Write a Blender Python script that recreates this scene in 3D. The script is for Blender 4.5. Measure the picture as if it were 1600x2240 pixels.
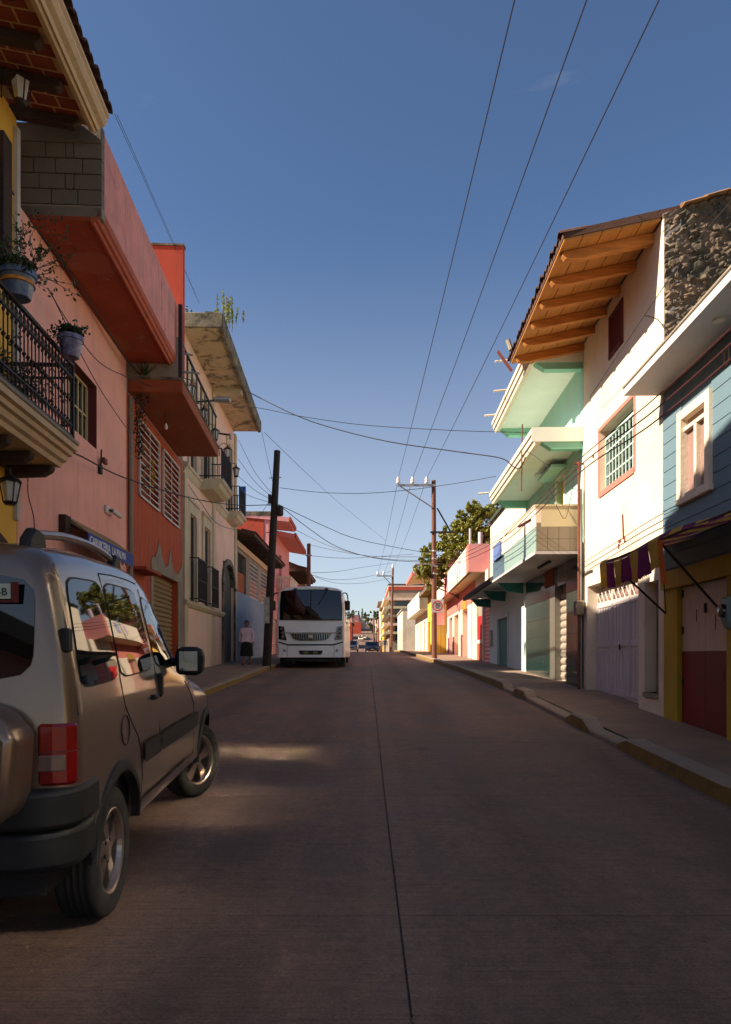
import bpy, bmesh, math, random
from mathutils import Vector, Matrix
random.seed(7)
scene = bpy.context.scene
for o in list(bpy.data.objects):
    bpy.data.objects.remove(o)
# ------------------------------------------------------------------ camera
EYE, FOC, CX, HOR = 1.33, 1600.0, 800.0, 1430.0
cam = bpy.data.objects.new('camera', bpy.data.cameras.new('camera'))
scene.collection.objects.link(cam)
cam.location = (0, 0, EYE)
cam.rotation_euler = (math.radians(90), 0, 0)
cam.data.sensor_width = 36
cam.data.sensor_fit = 'AUTO'
cam.data.lens = 36 * FOC / 2240
cam.data.shift_y = (HOR - 1120) / 2240
cam.data.clip_start = 0.05
cam.data.clip_end = 4000
scene.camera = cam
# ------------------------------------------------------------------ sky and sun
TO_SUN = Vector((-1.41, -0.26, 1.045)).normalized()
world = bpy.data.worlds.new('World')
scene.world = world
world.use_nodes = True
wn, wl = world.node_tree.nodes, world.node_tree.links
sky = wn.new('ShaderNodeTexSky')
sky.sky_type = 'NISHITA'
sky.sun_disc = False
sky.sun_elevation = math.asin(TO_SUN.z)
sky.sun_rotation = math.atan2(TO_SUN.x, TO_SUN.y)
sky.altitude = 1400
sky.air_density = 1.0
sky.dust_density = 1.6
sky.ozone_density = 4.5
wbg = wn['Background']
wbg.inputs['Strength'].default_value = 0.062
tc = wn.new('ShaderNodeTexCoord')
mp = wn.new('ShaderNodeMapping')
mp.inputs['Scale'].default_value = (2.2, 2.2, 9.0)
mp.inputs['Rotation'].default_value = (0.25, 0.3, 0.5)
mp.inputs['Location'].default_value = (0.9, 0.35, 0.6)
nz = wn.new('ShaderNodeTexNoise')
nz.inputs['Scale'].default_value = 1.6
nz.inputs['Detail'].default_value = 9
nz.inputs['Roughness'].default_value = 0.62
nz.inputs['Distortion'].default_value = 0.7
rp = wn.new('ShaderNodeValToRGB')
rp.color_ramp.elements[0].position = 0.66
rp.color_ramp.elements[0].color = (0, 0, 0, 1)
rp.color_ramp.elements[1].position = 0.95
rp.color_ramp.elements[1].color = (0.13, 0.13, 0.13, 1)
mx = wn.new('ShaderNodeMix')
mx.data_type = 'RGBA'
mx.inputs['B'].default_value = (9.5, 9.6, 9.8, 1)
wl.new(tc.outputs['Generated'], mp.inputs['Vector'])
wl.new(mp.outputs['Vector'], nz.inputs['Vector'])
wl.new(nz.outputs['Fac'], rp.inputs['Fac'])
wl.new(rp.outputs['Color'], mx.inputs['Factor'])
wl.new(sky.outputs['Color'], mx.inputs['A'])
# pale veil of high haze and cirrus that thickens towards the horizon
sx = wn.new('ShaderNodeSeparateXYZ')
wl.new(tc.outputs['Generated'], sx.inputs['Vector'])
hz = wn.new('ShaderNodeMapRange')
hz.interpolation_type = 'SMOOTHSTEP'
hz.inputs['From Min'].default_value = 0.0
hz.inputs['From Max'].default_value = 0.52
hz.inputs['To Min'].default_value = 0.36
hz.inputs['To Max'].default_value = 0.0
wl.new(sx.outputs['Z'], hz.inputs['Value'])
mh = wn.new('ShaderNodeMix')
mh.data_type = 'RGBA'
mh.inputs['B'].default_value = (7.6, 7.3, 6.6, 1)
wl.new(hz.outputs['Result'], mh.inputs['Factor'])
wl.new(mx.outputs['Result'], mh.inputs['A'])
wl.new(mh.outputs['Result'], wbg.inputs['Color'])
sun = bpy.data.objects.new('sun', bpy.data.lights.new('sun', 'SUN'))
scene.collection.objects.link(sun)
sun.location = (-30, -10, 30)
sun.rotation_euler = (-TO_SUN).to_track_quat('-Z', 'Y').to_euler()
sun.data.energy = 5.0
sun.data.angle = math.radians(0.55)
sun.data.color = (1.0, 0.86, 0.68)
vs = scene.view_settings
vs.view_transform = 'Standard'
vs.look = 'None'
vs.exposure = 1.15
vs.gamma = 1.0
vs.use_curve_mapping = False
scene.cycles.use_denoising = True
scene.cycles.max_bounces = 8
scene.cycles.diffuse_bounces = 4
scene.cycles.sample_clamp_indirect = 0.0
scene.cycles.blur_glossy = 0.0

# ------------------------------------------------------------------ materials
def lin(c):
    return tuple((v / 12.92 if v <= 0.04045 else ((v + 0.055) / 1.055) ** 2.4) for v in (x / 255.0 for x in c))
MATS = {}
def mat(name, col, rough=0.85, metal=0.0, var=0.16, scale=1.6, streak=0.0, dirt=(0.05, 0.045, 0.035), blot=0.0,
        bump=0.12, bscale=45.0, coat=0.0, spec=0.5, stretch=(1, 1, 1), bstretch=(1, 1, 1), island=0.0, trans=0.0, alpha=1.0, two=None, bl=(0.54, 0.70), peel=None):
    """col is sRGB 0-255; a wall paint with cloudy tone, rain streaks, blotches of dirt and fine relief"""
    m = bpy.data.materials.new(name)
    m.use_nodes = True
    n, l = m.node_tree.nodes, m.node_tree.links
    b = n['Principled BSDF']
    c = lin(col)
    geo = n.new('ShaderNodeNewGeometry')
    def noise(sc, st, detail=6, rough_=0.6, dist=0.0):
        mpn = n.new('ShaderNodeMapping')
        mpn.inputs['Scale'].default_value = st
        l.new(geo.outputs['Position'], mpn.inputs['Vector'])
        x = n.new('ShaderNodeTexNoise')
        x.inputs['Scale'].default_value = sc
        x.inputs['Detail'].default_value = detail
        x.inputs['Roughness'].default_value = rough_
        x.inputs['Distortion'].default_value = dist
        l.new(mpn.outputs['Vector'], x.inputs['Vector'])
        return x
    def ramp(src, a, b_):
        r = n.new('ShaderNodeMapRange')
        r.inputs['From Min'].default_value = a
        r.inputs['From Max'].default_value = b_
        l.new(src, r.inputs['Value'])
        return r.outputs['Result']
    def mix(fac, A, B):
        k = n.new('ShaderNodeMix')
        k.data_type = 'RGBA'
        if isinstance(fac, float):
            k.inputs['Factor'].default_value = fac
        else:
            l.new(fac, k.inputs['Factor'])
        for s, v in (('A', A), ('B', B)):
            if isinstance(v, tuple):
                k.inputs[s].default_value = (*v[:3], 1)
            else:
                l.new(v, k.inputs[s])
        return k.outputs['Result']
    hi = tuple(min(0.95, v * (1 + var)) for v in c)
    lo = tuple(v * (1 - var) for v in c)
    if two:
        lo = lin(two)
    cur = mix(ramp(noise(scale, stretch).outputs['Fac'], 0.3, 0.7), lo, hi)
    if island:
        rnd = ramp(geo.outputs['Random Per Island'], 0, 1)
        cur = mix(rnd, cur, tuple(max(0, v * (1 - island)) for v in c))
    if streak:
        s = noise(3.0, (3.2, 3.2, 0.22), 5, 0.65, 0.4)
        mul = n.new('ShaderNodeMath'); mul.operation = 'MULTIPLY'
        l.new(ramp(s.outputs['Fac'], 0.52, 0.78), mul.inputs[0]); mul.inputs[1].default_value = streak
        cur = mix(mul.outputs[0], cur, dirt)
    if blot:
        s = noise(2.3, (1, 1, 1), 9, 0.72, 0.5)
        mul = n.new('ShaderNodeMath'); mul.operation = 'MULTIPLY'
        l.new(ramp(s.outputs['Fac'], *bl), mul.inputs[0]); mul.inputs[1].default_value = blot
        cur = mix(mul.outputs[0], cur, dirt)
    if peel:
        s = noise(1.15, (1, 1, 1.2), 12, 0.74, 0.3)
        cur = mix(ramp(s.outputs['Fac'], peel[0], peel[0] + 0.012), cur, lin(peel[1]))
        s = noise(0.8, (1.3, 1.3, 0.8), 3, 0.4, 0.2)
        rp2 = n.new('ShaderNodeMapRange')
        for k_, v_ in (('From Min', 0.60), ('From Max', 0.625), ('To Min', 0.0), ('To Max', 0.16)): rp2.inputs[k_].default_value = v_
        l.new(s.outputs['Fac'], rp2.inputs['Value'])
        cur = mix(rp2.outputs['Result'], cur, lin(peel[1]))
    l.new(cur, b.inputs['Base Color'])
    b.inputs['Roughness'].default_value = rough
    b.inputs['Metallic'].default_value = metal
    b.inputs['Specular IOR Level'].default_value = spec
    b.inputs['Coat Weight'].default_value = coat
    b.inputs['Coat Roughness'].default_value = 0.06
    if trans:
        tr = n.new('ShaderNodeBsdfTranslucent')
        l.new(cur, tr.inputs['Color'])
        ms = n.new('ShaderNodeMixShader')
        ms.inputs['Fac'].default_value = trans
        l.new(b.outputs['BSDF'], ms.inputs[1]); l.new(tr.outputs['BSDF'], ms.inputs[2])
        l.new(ms.outputs['Shader'], n['Material Output'].inputs['Surface'])
    if bump:
        bn = noise(bscale, bstretch, 5, 0.6)
        bp = n.new('ShaderNodeBump')
        bp.inputs['Strength'].default_value = bump
        bp.inputs['Distance'].default_value = 0.02
        l.new(bn.outputs['Fac'], bp.inputs['Height'])
        l.new(bp.outputs['Normal'], b.inputs['Normal'])
    MATS[name] = m
    return m
def glassy(name, col, rough=0.03, see=0.0):
    m = bpy.data.materials.new(name); m.use_nodes = True
    n, l = m.node_tree.nodes, m.node_tree.links
    b = n['Principled BSDF']
    b.inputs['Base Color'].default_value = (*lin(col), 1)
    b.inputs['Roughness'].default_value = rough
    b.inputs['Specular IOR Level'].default_value = 0.8
    if see:
        t = n.new('ShaderNodeBsdfTransparent'); t.inputs['Color'].default_value = (0.55, 0.6, 0.6, 1)
        ms = n.new('ShaderNodeMixShader'); fr = n.new('ShaderNodeFresnel'); fr.inputs['IOR'].default_value = 1.5
        mr = n.new('ShaderNodeMapRange'); mr.inputs['To Min'].default_value = 1 - see; mr.inputs['To Max'].default_value = 1.0
        l.new(fr.outputs['Fac'], mr.inputs['Value']); l.new(mr.outputs['Result'], ms.inputs['Fac'])
        l.new(t.outputs['BSDF'], ms.inputs[1]); l.new(b.outputs['BSDF'], ms.inputs[2])
        l.new(ms.outputs['Shader'], n['Material Output'].inputs['Surface'])
    MATS[name] = m
    return m

# ------------------------------------------------------------------ mesh helpers
COL = scene.collection
ZB = {}
def P(x, y, Y):
    """a photograph pixel at depth Y, as a place in the street"""
    return Vector(((x - CX) / FOC * Y, Y, EYE + (HOR - y) / FOC * Y))
class MB:
    def __init__(s):
        s.v, s.f, s.m = [], [], []
    def add(s, vs_, fs, m=0):
        o = len(s.v)
        s.v += [tuple(p) for p in vs_]
        s.f += [tuple(i + o for i in f) for f in fs]
        s.m += [m] * len(fs)
        return s
    def box(s, x0, x1, y0, y1, z0, z1, m=0):
        x0, x1 = sorted((x0, x1)); y0, y1 = sorted((y0, y1)); z0, z1 = sorted((z0, z1))
        return s.add([(x0, y0, z0), (x1, y0, z0), (x1, y1, z0), (x0, y1, z0), (x0, y0, z1), (x1, y0, z1), (x1, y1, z1), (x0, y1, z1)],
                     [(3, 2, 1, 0), (4, 5, 6, 7), (0, 1, 5, 4), (1, 2, 6, 5), (2, 3, 7, 6), (3, 0, 4, 7)], m)
    def quad(s, a, b, c, d, m=0):
        return s.add([a, b, c, d], [(0, 1, 2, 3)], m)
    def prism(s, poly, axis, a, b, m=0):
        """poly of 2d points extruded along axis from a to b; poly coords are the other two axes in order"""
        def pt(p, t):
            return (t, p[0], p[1]) if axis == 'x' else ((p[0], t, p[1]) if axis == 'y' else (p[0], p[1], t))
        n = len(poly)
        vs_ = [pt(p, a) for p in poly] + [pt(p, b) for p in poly]
        fs = [tuple(range(n))[::-1], tuple(range(n, 2 * n))] + [(i, (i + 1) % n, n + (i + 1) % n, n + i) for i in range(n)]
        return s.add(vs_, fs, m)
    def tube(s, pts, r, n=6, m=0, cap=True, r1=None):
        pts = [Vector(p) for p in pts]
        k = len(pts)
        rings = []
        up = Vector((0, 0, 1))
        for i, p in enumerate(pts):
            t = (pts[min(i + 1, k - 1)] - pts[max(i - 1, 0)])
            t = t.normalized() if t.length > 1e-9 else Vector((0, 1, 0))
            a = t.cross(up)
            if a.length < 1e-3:
                a = t.cross(Vector((1, 0, 0)))
            a.normalize(); b = t.cross(a)
            rr = r if r1 is None else r + (r1 - r) * i / max(1, k - 1)
            rings.append([p + a * (rr * math.cos(2 * math.pi * j / n)) + b * (rr * math.sin(2 * math.pi * j / n)) for j in range(n)])
        vs_ = [q for ring in rings for q in ring]
        fs = [(i * n + j, i * n + (j + 1) % n, (i + 1) * n + (j + 1) % n, (i + 1) * n + j) for i in range(k - 1) for j in range(n)]
        if cap:
            fs += [tuple(range(n))[::-1], tuple((k - 1) * n + j for j in range(n))]
        return s.add(vs_, fs, m)
    def lathe(s, prof, c=(0, 0, 0), n=16, m=0, axis='z'):
        vs_, fs = [], []
        for (r, z) in prof:
            for j in range(n):
                a = 2 * math.pi * j / n
                p = (r * math.cos(a), r * math.sin(a), z)
                if axis == 'x':
                    p = (z, r * math.cos(a), r * math.sin(a))
                elif axis == 'y':
                    p = (r * math.cos(a), z, r * math.sin(a))
                vs_.append((p[0] + c[0], p[1] + c[1], p[2] + c[2]))
        k = len(prof)
        fs = [(i * n + j, i * n + (j + 1) % n, (i + 1) * n + (j + 1) % n, (i + 1) * n + j) for i in range(k - 1) for j in range(n)]
        if prof[0][0] > 1e-6:
            fs.append(tuple(range(n))[::-1])
        if prof[-1][0] > 1e-6:
            fs.append(tuple((k - 1) * n + j for j in range(n)))
        return s.add(vs_, fs, m)
    def grid(s, fn, nu, nv, m=0, close=False):
        vs_ = [fn(i / nu, j / nv) for i in range(nu + 1) for j in range(nv + 1)]
        w = nv + 1
        return s.add(vs_, [(i * w + j, i * w + j + 1, (i + 1) * w + j + 1, (i + 1) * w + j) for i in range(nu) for j in range(nv)], m)
    def mesh(s, name, mats, smooth=False, off=(0, 0, 0)):
        me = bpy.data.meshes.new(name)
        me.from_pydata([(v[0] - off[0], v[1] - off[1], v[2] - off[2]) for v in s.v], [], s.f)
        for m_ in (mats if isinstance(mats, (list, tuple)) else [mats]):
            me.materials.append(m_)
        me.polygons.foreach_set('material_index', s.m)
        if smooth:
            me.polygons.foreach_set('use_smooth', [True] * len(s.f))
        me.update()
        return me
    def build(s, name, mats, parent=None, smooth=False, bev=0.0, off=None):
        if off is None:
            off = (0, 0, ZB.get(parent.name, 0.0) if parent else 0.0)
        o = bpy.data.objects.new(name, s.mesh(name, mats, smooth, off))
        COL.objects.link(o)
        if parent:
            o.parent = parent
        else:
            o.location = off
        if bev:
            b = o.modifiers.new('bevel', 'BEVEL'); b.width = bev; b.segments = 3 if smooth else 1; b.limit_method = 'ANGLE'
        if smooth:
            try:
                o.data.set_sharp_from_angle(angle=math.radians(40))
            except Exception:
                pass
        return o
def tag(o, label=None, cat=None, group=None, kind=None):
    if label: o['label'] = label
    if cat: o['category'] = cat
    if group: o['group'] = group
    if kind: o['kind'] = kind
    return o
def thing(name, label, cat, loc=(0, 0, 0), rz=0.0, group=None, zb=0.0):
    """an Empty at the thing's base; children give heights in world z when zb is passed"""
    o = bpy.data.objects.new(name, None)
    COL.objects.link(o)
    o.empty_display_size = 0.2
    o.location = loc; o.rotation_euler = (0, 0, rz)
    ZB[o.name] = zb
    return tag(o, label, cat, group)
def solo(mb, name, mats, label, cat, group=None, base=None, smooth=False, bev=0.0):
    """a thing that is one mesh, its origin at its base"""
    if base is None:
        xs = [v[0] for v in mb.v]; ys = [v[1] for v in mb.v]; zs = [v[2] for v in mb.v]
        base = ((min(xs) + max(xs)) / 2, (min(ys) + max(ys)) / 2, min(zs))
    return tag(mb.build(name, mats, None, smooth, bev, off=base), label, cat, group)
def place(me, name, parent, loc, rot=(0, 0, 0), scale=(1, 1, 1)):
    """one more piece that shares its mesh with its alikes"""
    o = bpy.data.objects.new(name, me)
    COL.objects.link(o)
    o.parent = parent
    o.location = (loc[0], loc[1], loc[2] - ZB.get(parent.name, 0.0)) if parent else loc
    o.rotation_euler = rot; o.scale = scale
    return o
def copy_tree(o, parent=None):
    c = o.copy(); COL.objects.link(c); c.parent = parent
    for ch in list(o.children):
        copy_tree(ch, c)
    return c
def lettering(body, size, m, parent, org, xd, yd, name='lettering', depth=0.004, stretch=1.0, align='LEFT'):
    cu = bpy.data.curves.new('t', 'FONT'); cu.body = body; cu.size = size; cu.extrude = depth; cu.align_x = align
    ob = bpy.data.objects.new('t', cu); COL.objects.link(ob)
    dg = bpy.context.evaluated_depsgraph_get()
    me = bpy.data.meshes.new_from_object(ob.evaluated_get(dg))
    bpy.data.objects.remove(ob)
    xd = Vector(xd).normalized(); yd = Vector(yd).normalized(); zd = xd.cross(yd)
    M = Matrix(((xd.x * stretch, yd.x, zd.x, 0), (xd.y * stretch, yd.y, zd.y, 0), (xd.z * stretch, yd.z, zd.z, 0), (0, 0, 0, 1)))
    me.transform(M)
    me.materials.clear(); me.materials.append(m)
    o = bpy.data.objects.new(name, me); COL.objects.link(o)
    if parent:
        o.parent = parent
        o.location = (org[0], org[1], org[2] - ZB.get(parent.name, 0))
    else:
        o.location = org
    return o
# ------------------------------------------------------------------ street profile
PROF = [(-60, -0.9), (-10, -0.12), (0, 0.0), (3.6, 0.04), (6.4, 0.11), (8.6, 0.22), (10.8, 0.33), (14.5, 0.51), (20, 0.69), (24, 0.79), (32, 0.95),
        (45, 1.2), (58, 1.42), (68, 1.51), (75, 1.53), (85, 1.48), (110, 1.2), (160, 1.5), (220, 4.2), (300, 9.5), (420, 17), (700, 30), (1500, 60)]
def zr(Y):
    p = PROF
    if Y <= p[0][0]: return p[0][1]
    for i in range(len(p) - 1):
        if Y <= p[i + 1][0]:
            def slope(k):
                if k == 0: return (p[1][1] - p[0][1]) / (p[1][0] - p[0][0])
                if k == len(p) - 1: return (p[k][1] - p[k - 1][1]) / (p[k][0] - p[k - 1][0])
                return (p[k + 1][1] - p[k - 1][1]) / (p[k + 1][0] - p[k - 1][0])
            h = p[i + 1][0] - p[i][0]; t = (Y - p[i][0]) / h
            a, b = p[i][1], p[i + 1][1]
            return (2 * t**3 - 3 * t**2 + 1) * a + (t**3 - 2 * t**2 + t) * h * slope(i) + (-2 * t**3 + 3 * t**2) * b + (t**3 - t**2) * h * slope(i + 1)
    return p[-1][1]
WALK = 0.13
def zs(Y): return zr(Y) + WALK
def kerb_l(Y):
    if Y < 10: return -3.28
    if Y < 16: return -3.28 + (Y - 10) / 6 * 0.22
    return -3.06 - 0.011 * (Y - 16)
def kerb_r(Y): return 2.95
class Frame:
    """a building line: local y runs along the facade away from the camera, local x is world-right; side +1 left of the street, -1 right"""
    def __init__(s, X0, k, Y0, side):
        s.O = (X0 + k * Y0, Y0); s.side = side; s.k = k
        q = math.sqrt(1 + k * k); s.sk, s.c = k / q, 1 / q
        s.rz = -math.atan(k)
    def u(s, x, n=0.0):
        t = (x - CX) / FOC; lx = s.side * n
        return (t * s.O[1] - t * lx * s.sk - s.O[0] - lx * s.c) / (s.sk - t * s.c)
    def world(s, lx, ly):
        return s.O[0] + lx * s.c + ly * s.sk, s.O[1] - lx * s.sk + ly * s.c
    def z(s, x, y, n=0.0):
        Y = s.world(s.side * n, s.u(x, n))[1]
        return EYE + (HOR - y) / FOC * Y
    def root(s, name, label, cat, group=None):
        zb = zs(s.O[1])
        return thing(name, label, cat, (s.O[0], s.O[1], zb), s.rz, group, zb)
def wall(f, mb, n, u0, u1, z0, z1, holes=(), thick=0.25, m=0):
    """a facade sheet with thickness and real openings"""
    us = sorted({u0, u1, *[h[0] for h in holes], *[h[1] for h in holes]})
    zz = sorted({z0, z1, *[h[2] for h in holes], *[h[3] for h in holes]})
    us = [q for q in us if u0 - 1e-6 <= q <= u1 + 1e-6]; zz = [q for q in zz if z0 - 1e-6 <= q <= z1 + 1e-6]
    def solid(i, j):
        if i < 0 or j < 0 or i >= len(us) - 1 or j >= len(zz) - 1: return False
        cu, cz = (us[i] + us[i + 1]) / 2, (zz[j] + zz[j + 1]) / 2
        return not any(h[0] < cu < h[1] and h[2] < cz < h[3] for h in holes)
    xf, xb = f.side * n, f.side * (n - thick)
    for i in range(len(us) - 1):
        for j in range(len(zz) - 1):
            if not solid(i, j): continue
            a, b, c, d = us[i], us[i + 1], zz[j], zz[j + 1]
            q = [(xf, a, c), (xf, b, c), (xf, b, d), (xf, a, d)]
            mb.add(q if f.side > 0 else q[::-1], [(0, 1, 2, 3)], m)
            if not solid(i - 1, j): mb.quad((xb, a, c), (xf, a, c), (xf, a, d), (xb, a, d), m)
            if not solid(i + 1, j): mb.quad((xf, b, c), (xb, b, c), (xb, b, d), (xf, b, d), m)
            if not solid(i, j - 1): mb.quad((xb, a, c), (xb, b, c), (xf, b, c), (xf, a, c), m)
            if not solid(i, j + 1): mb.quad((xf, a, d), (xf, b, d), (xb, b, d), (xb, a, d), m)
    return mb
def fb(f, mb, n0, n1, u0, u1, z0, z1, m=0):
    return mb.box(f.side * n0, f.side * n1, u0, u1, z0, z1, m)
# ------------------------------------------------------------------ palette
m_road = mat('road_concrete', (120, 94, 79), rough=0.85, var=0.10, scale=0.55, blot=0.0, bump=0.0)
def road_detail(m):
    """broom lines, tyre-worn tracks, oil drips, hairline cracks and grit on the concrete"""
    n, l = m.node_tree.nodes, m.node_tree.links
    b = n['Principled BSDF']
    src = b.inputs['Base Color'].links[0].from_socket
    geo = n.new('ShaderNodeNewGeometry')
    def mapped(sc):
        q = n.new('ShaderNodeMapping'); q.inputs['Scale'].default_value = sc; l.new(geo.outputs['Position'], q.inputs['Vector']); return q.outputs['Vector']
    def noise(sc, scale, det=6, ro=0.6, di=0.0):
        q = n.new('ShaderNodeTexNoise'); q.inputs['Scale'].default_value = scale; q.inputs['Detail'].default_value = det; q.inputs['Roughness'].default_value = ro; q.inputs['Distortion'].default_value = di
        l.new(mapped(sc), q.inputs['Vector']); return q.outputs['Fac']
    def rng(v, a, c, lo=0.0, hi=1.0):
        q = n.new('ShaderNodeMapRange'); q.inputs['From Min'].default_value = a; q.inputs['From Max'].default_value = c; q.inputs['To Min'].default_value = lo; q.inputs['To Max'].default_value = hi
        l.new(v, q.inputs['Value']); return q.outputs['Result']
    def mth(op, a, c):
        q = n.new('ShaderNodeMath'); q.operation = op
        for i, v in enumerate((a, c)):
            if isinstance(v, (int, float)): q.inputs[i].default_value = v
            else: l.new(v, q.inputs[i])
        return q.outputs[0]
    def mul(col, fac):
        q = n.new('ShaderNodeMix'); q.data_type = 'RGBA'; q.blend_type = 'MULTIPLY'; q.inputs['Factor'].default_value = 1.0
        l.new(col, q.inputs['A']); l.new(fac, q.inputs['B']); return q.outputs['Result']
    sep = n.new('ShaderNodeSeparateXYZ'); l.new(geo.outputs['Position'], sep.inputs['Vector'])
    grit = mth('MULTIPLY', rng(noise((1, 1, 1), 70, 3, 0.8), 0.3, 0.7, 0.62, 1.36), rng(noise((1, 0.7, 1), 16, 6, 0.75), 0.3, 0.7, 0.78, 1.2))
    broom = rng(noise((1.2, 30, 1), 2.0, 4, 0.6), 0.3, 0.7, 0.74, 1.22)
    patch = rng(noise((1, 0.45, 1), 1.5, 8, 0.7, 0.6), 0.35, 0.68, 0.66, 1.28)
    # two worn wheel tracks in each lane
    tr = None
    for x in (-2.2, -0.75, 1.05, 2.45):
        d = rng(mth('ABSOLUTE', mth('SUBTRACT', sep.outputs['X'], x), 0), 0.10, 0.42, 1.0, 0.0)
        tr = d if tr is None else mth('MAXIMUM', tr, d)
    wob = rng(noise((1, 0.12, 1), 2.2, 5, 0.6), 0.35, 0.65, 0.2, 1.0)
    track = rng(mth('MULTIPLY', tr, wob), 0.0, 1.0, 1.0, 0.70)
    band = rng(mth('ABSOLUTE', mth('SUBTRACT', sep.outputs['X'], 0.165), 0), 0.15, 0.19, 1.13, 1.0)
    vor = n.new('ShaderNodeTexVoronoi'); vor.inputs['Scale'].default_value = 1.1; l.new(mapped((1, 0.8, 1)), vor.inputs['Vector'])
    spot = rng(mth('ADD', vor.outputs['Distance'], rng(noise((1, 1, 1), 6, 4), 0.3, 0.7, -0.05, 0.05)), 0.03, 0.15, 0.50, 1.0)
    cr = n.new('ShaderNodeTexVoronoi'); cr.feature = 'DISTANCE_TO_EDGE'; cr.inputs['Scale'].default_value = 0.33
    wv = n.new('ShaderNodeVectorMath'); wv.operation = 'ADD'
    nn = n.new('ShaderNodeTexNoise'); nn.inputs['Scale'].default_value = 1.7; nn.inputs['Detail'].default_value = 6
    l.new(geo.outputs['Position'], nn.inputs['Vector']); l.new(geo.outputs['Position'], wv.inputs[0])
    l.new(nn.outputs['Color'], wv.inputs[1]); l.new(wv.outputs['Vector'], cr.inputs['Vector'])
    crack = rng(cr.outputs['Distance'], 0.0006, 0.0016, 0.72, 1.0)
    col = src
    for f_ in (grit, broom, patch, track, band, spot, crack): col = mul(col, f_)
    l.new(col, b.inputs['Base Color'])
    h = mth('ADD', mth('MULTIPLY', broom, 0.6), mth('MULTIPLY', grit, 0.5))
    bp = n.new('ShaderNodeBump'); bp.inputs['Strength'].default_value = 0.5; bp.inputs['Distance'].default_value = 0.006
    l.new(h, bp.inputs['Height']); l.new(bp.outputs['Normal'], b.inputs['Normal'])
    l.new(rng(patch, 0.74, 1.2, 0.7, 0.92), b.inputs['Roughness'])
road_detail(m_road)
m_joint = mat('joint_tar', (30, 27, 25), rough=0.9)
m_walk = mat('pavement_concrete', (134, 111, 92), rough=0.9, var=0.2, blot=0.25, bump=0.3, bscale=30)
m_kerb = mat('kerb_concrete', (150, 132, 112), rough=0.9, var=0.2, blot=0.3, bump=0.3, bscale=25)
m_kerby = mat('worn_yellow_kerb_paint', (132, 104, 44), rough=0.85, var=0.2, scale=5, blot=0.95, dirt=(0.10, 0.082, 0.06), bump=0.4, bscale=22)
m_earth = mat('earth', (96, 92, 62), rough=1.0, var=0.3)
m_pink = mat('pink_plaster', (240, 170, 150), var=0.09, scale=0.9, streak=0.3, blot=0.14, bl=(0.5, 0.7), dirt=(0.34, 0.14, 0.10), bump=0.25, bscale=30, peel=(0.69, (206, 176, 150)))
m_pinkdirty = mat('weathered_pink_plaster', (216, 140, 128), var=0.14, scale=1.6, streak=0.85, dirt=(0.20, 0.105, 0.09), blot=0.4, bl=(0.5, 0.66), bump=0.3, bscale=28, peel=(0.655, (168, 140, 126)))
m_soffitred = mat('oxide_red_plaster', (150, 60, 30), var=0.2, blot=0.28, bl=(0.58, 0.66), dirt=(0.34, 0.25, 0.18), bump=0.2, peel=(0.675, (176, 140, 110)))
m_redtrim = mat('brick_red_trim', (176, 84, 56), var=0.16, streak=0.2, blot=0.25, bump=0.2)
m_redwall = mat('red_orange_plaster', (184, 72, 46), var=0.10, streak=0.35, dirt=(0.10, 0.05, 0.03), bump=0.2, peel=(0.67, (150, 110, 90)))
m_maroon = mat('maroon_paint', (104, 38, 34), var=0.1, bump=0.15)
m_block = mat('concrete_block', (122, 110, 94), var=0.25, blot=0.25, dirt=(0.05, 0.05, 0.035), bump=0.6, bscale=35, island=0.2)
m_mortar = mat('mortar', (104, 94, 80), var=0.2, bump=0.5)
m_conc = mat('bare_concrete', (142, 130, 112), var=0.2, streak=0.3, blot=0.25, bump=0.4, bscale=25)
m_concdark = mat('mouldy_concrete', (128, 114, 92), var=0.3, streak=0.8, blot=0.85, bl=(0.44, 0.58), dirt=(0.035, 0.032, 0.02), bump=0.5, bscale=18)
m_orange = mat('burnt_orange_stucco', (180, 76, 36), var=0.2, scale=3, stretch=(3, 3, 0.4), streak=0.6, dirt=(0.20, 0.045, 0.012), bump=0.9, bscale=30, bstretch=(1, 1, 0.18), peel=(0.685, (150, 120, 98)))
m_orangeslab = mat('orange_soffit', (150, 74, 38), var=0.15, blot=0.2, dirt=(0.07, 0.04, 0.025), bump=0.25, peel=(0.68, (150, 116, 88)))
m_cream = mat('cream_plaster', (234, 196, 172), var=0.08, scale=0.8, streak=0.2, dirt=(0.22, 0.16, 0.11), bump=0.25, peel=(0.68, (176, 158, 138)))
m_creamtrim = mat('cream_stone_trim', (204, 186, 154), var=0.12, streak=0.35, dirt=(0.12, 0.10, 0.06), bump=0.3, peel=(0.66, (150, 136, 112)))
m_creamsof = mat('stained_cream_soffit', (200, 176, 142), var=0.15, blot=0.85, bl=(0.50, 0.60), dirt=(0.075, 0.065, 0.035), bump=0.2)
m_yellow = mat('ochre_yellow_paint', (226, 172, 62), var=0.08, streak=0.12, dirt=(0.25, 0.15, 0.05), bump=0.2, peel=(0.68, (200, 180, 140)))
m_mould = mat('pale_stone_moulding', (206, 176, 138), var=0.1, streak=0.25, dirt=(0.16, 0.11, 0.07), bump=0.2)
m_terra = mat('terracotta_tile', (146, 62, 34), var=0.2, scale=6, island=0.35, bump=0.3)
m_rooftile = mat('weathered_clay_tile', (96, 62, 46), var=0.35, scale=5, blot=0.4, island=0.3, bump=0.5)
m_grout = mat('pale_grout', (196, 160, 116), var=0.1, bump=0.3)
m_darkwood = mat('dark_timber', (58, 38, 26), var=0.3, scale=6, stretch=(0.5, 4, 4), bump=0.4)
m_wood = mat('amber_timber', (194, 124, 58), var=0.34, scale=5, stretch=(0.4, 5, 5), streak=0.0, bump=0.3)
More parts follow.
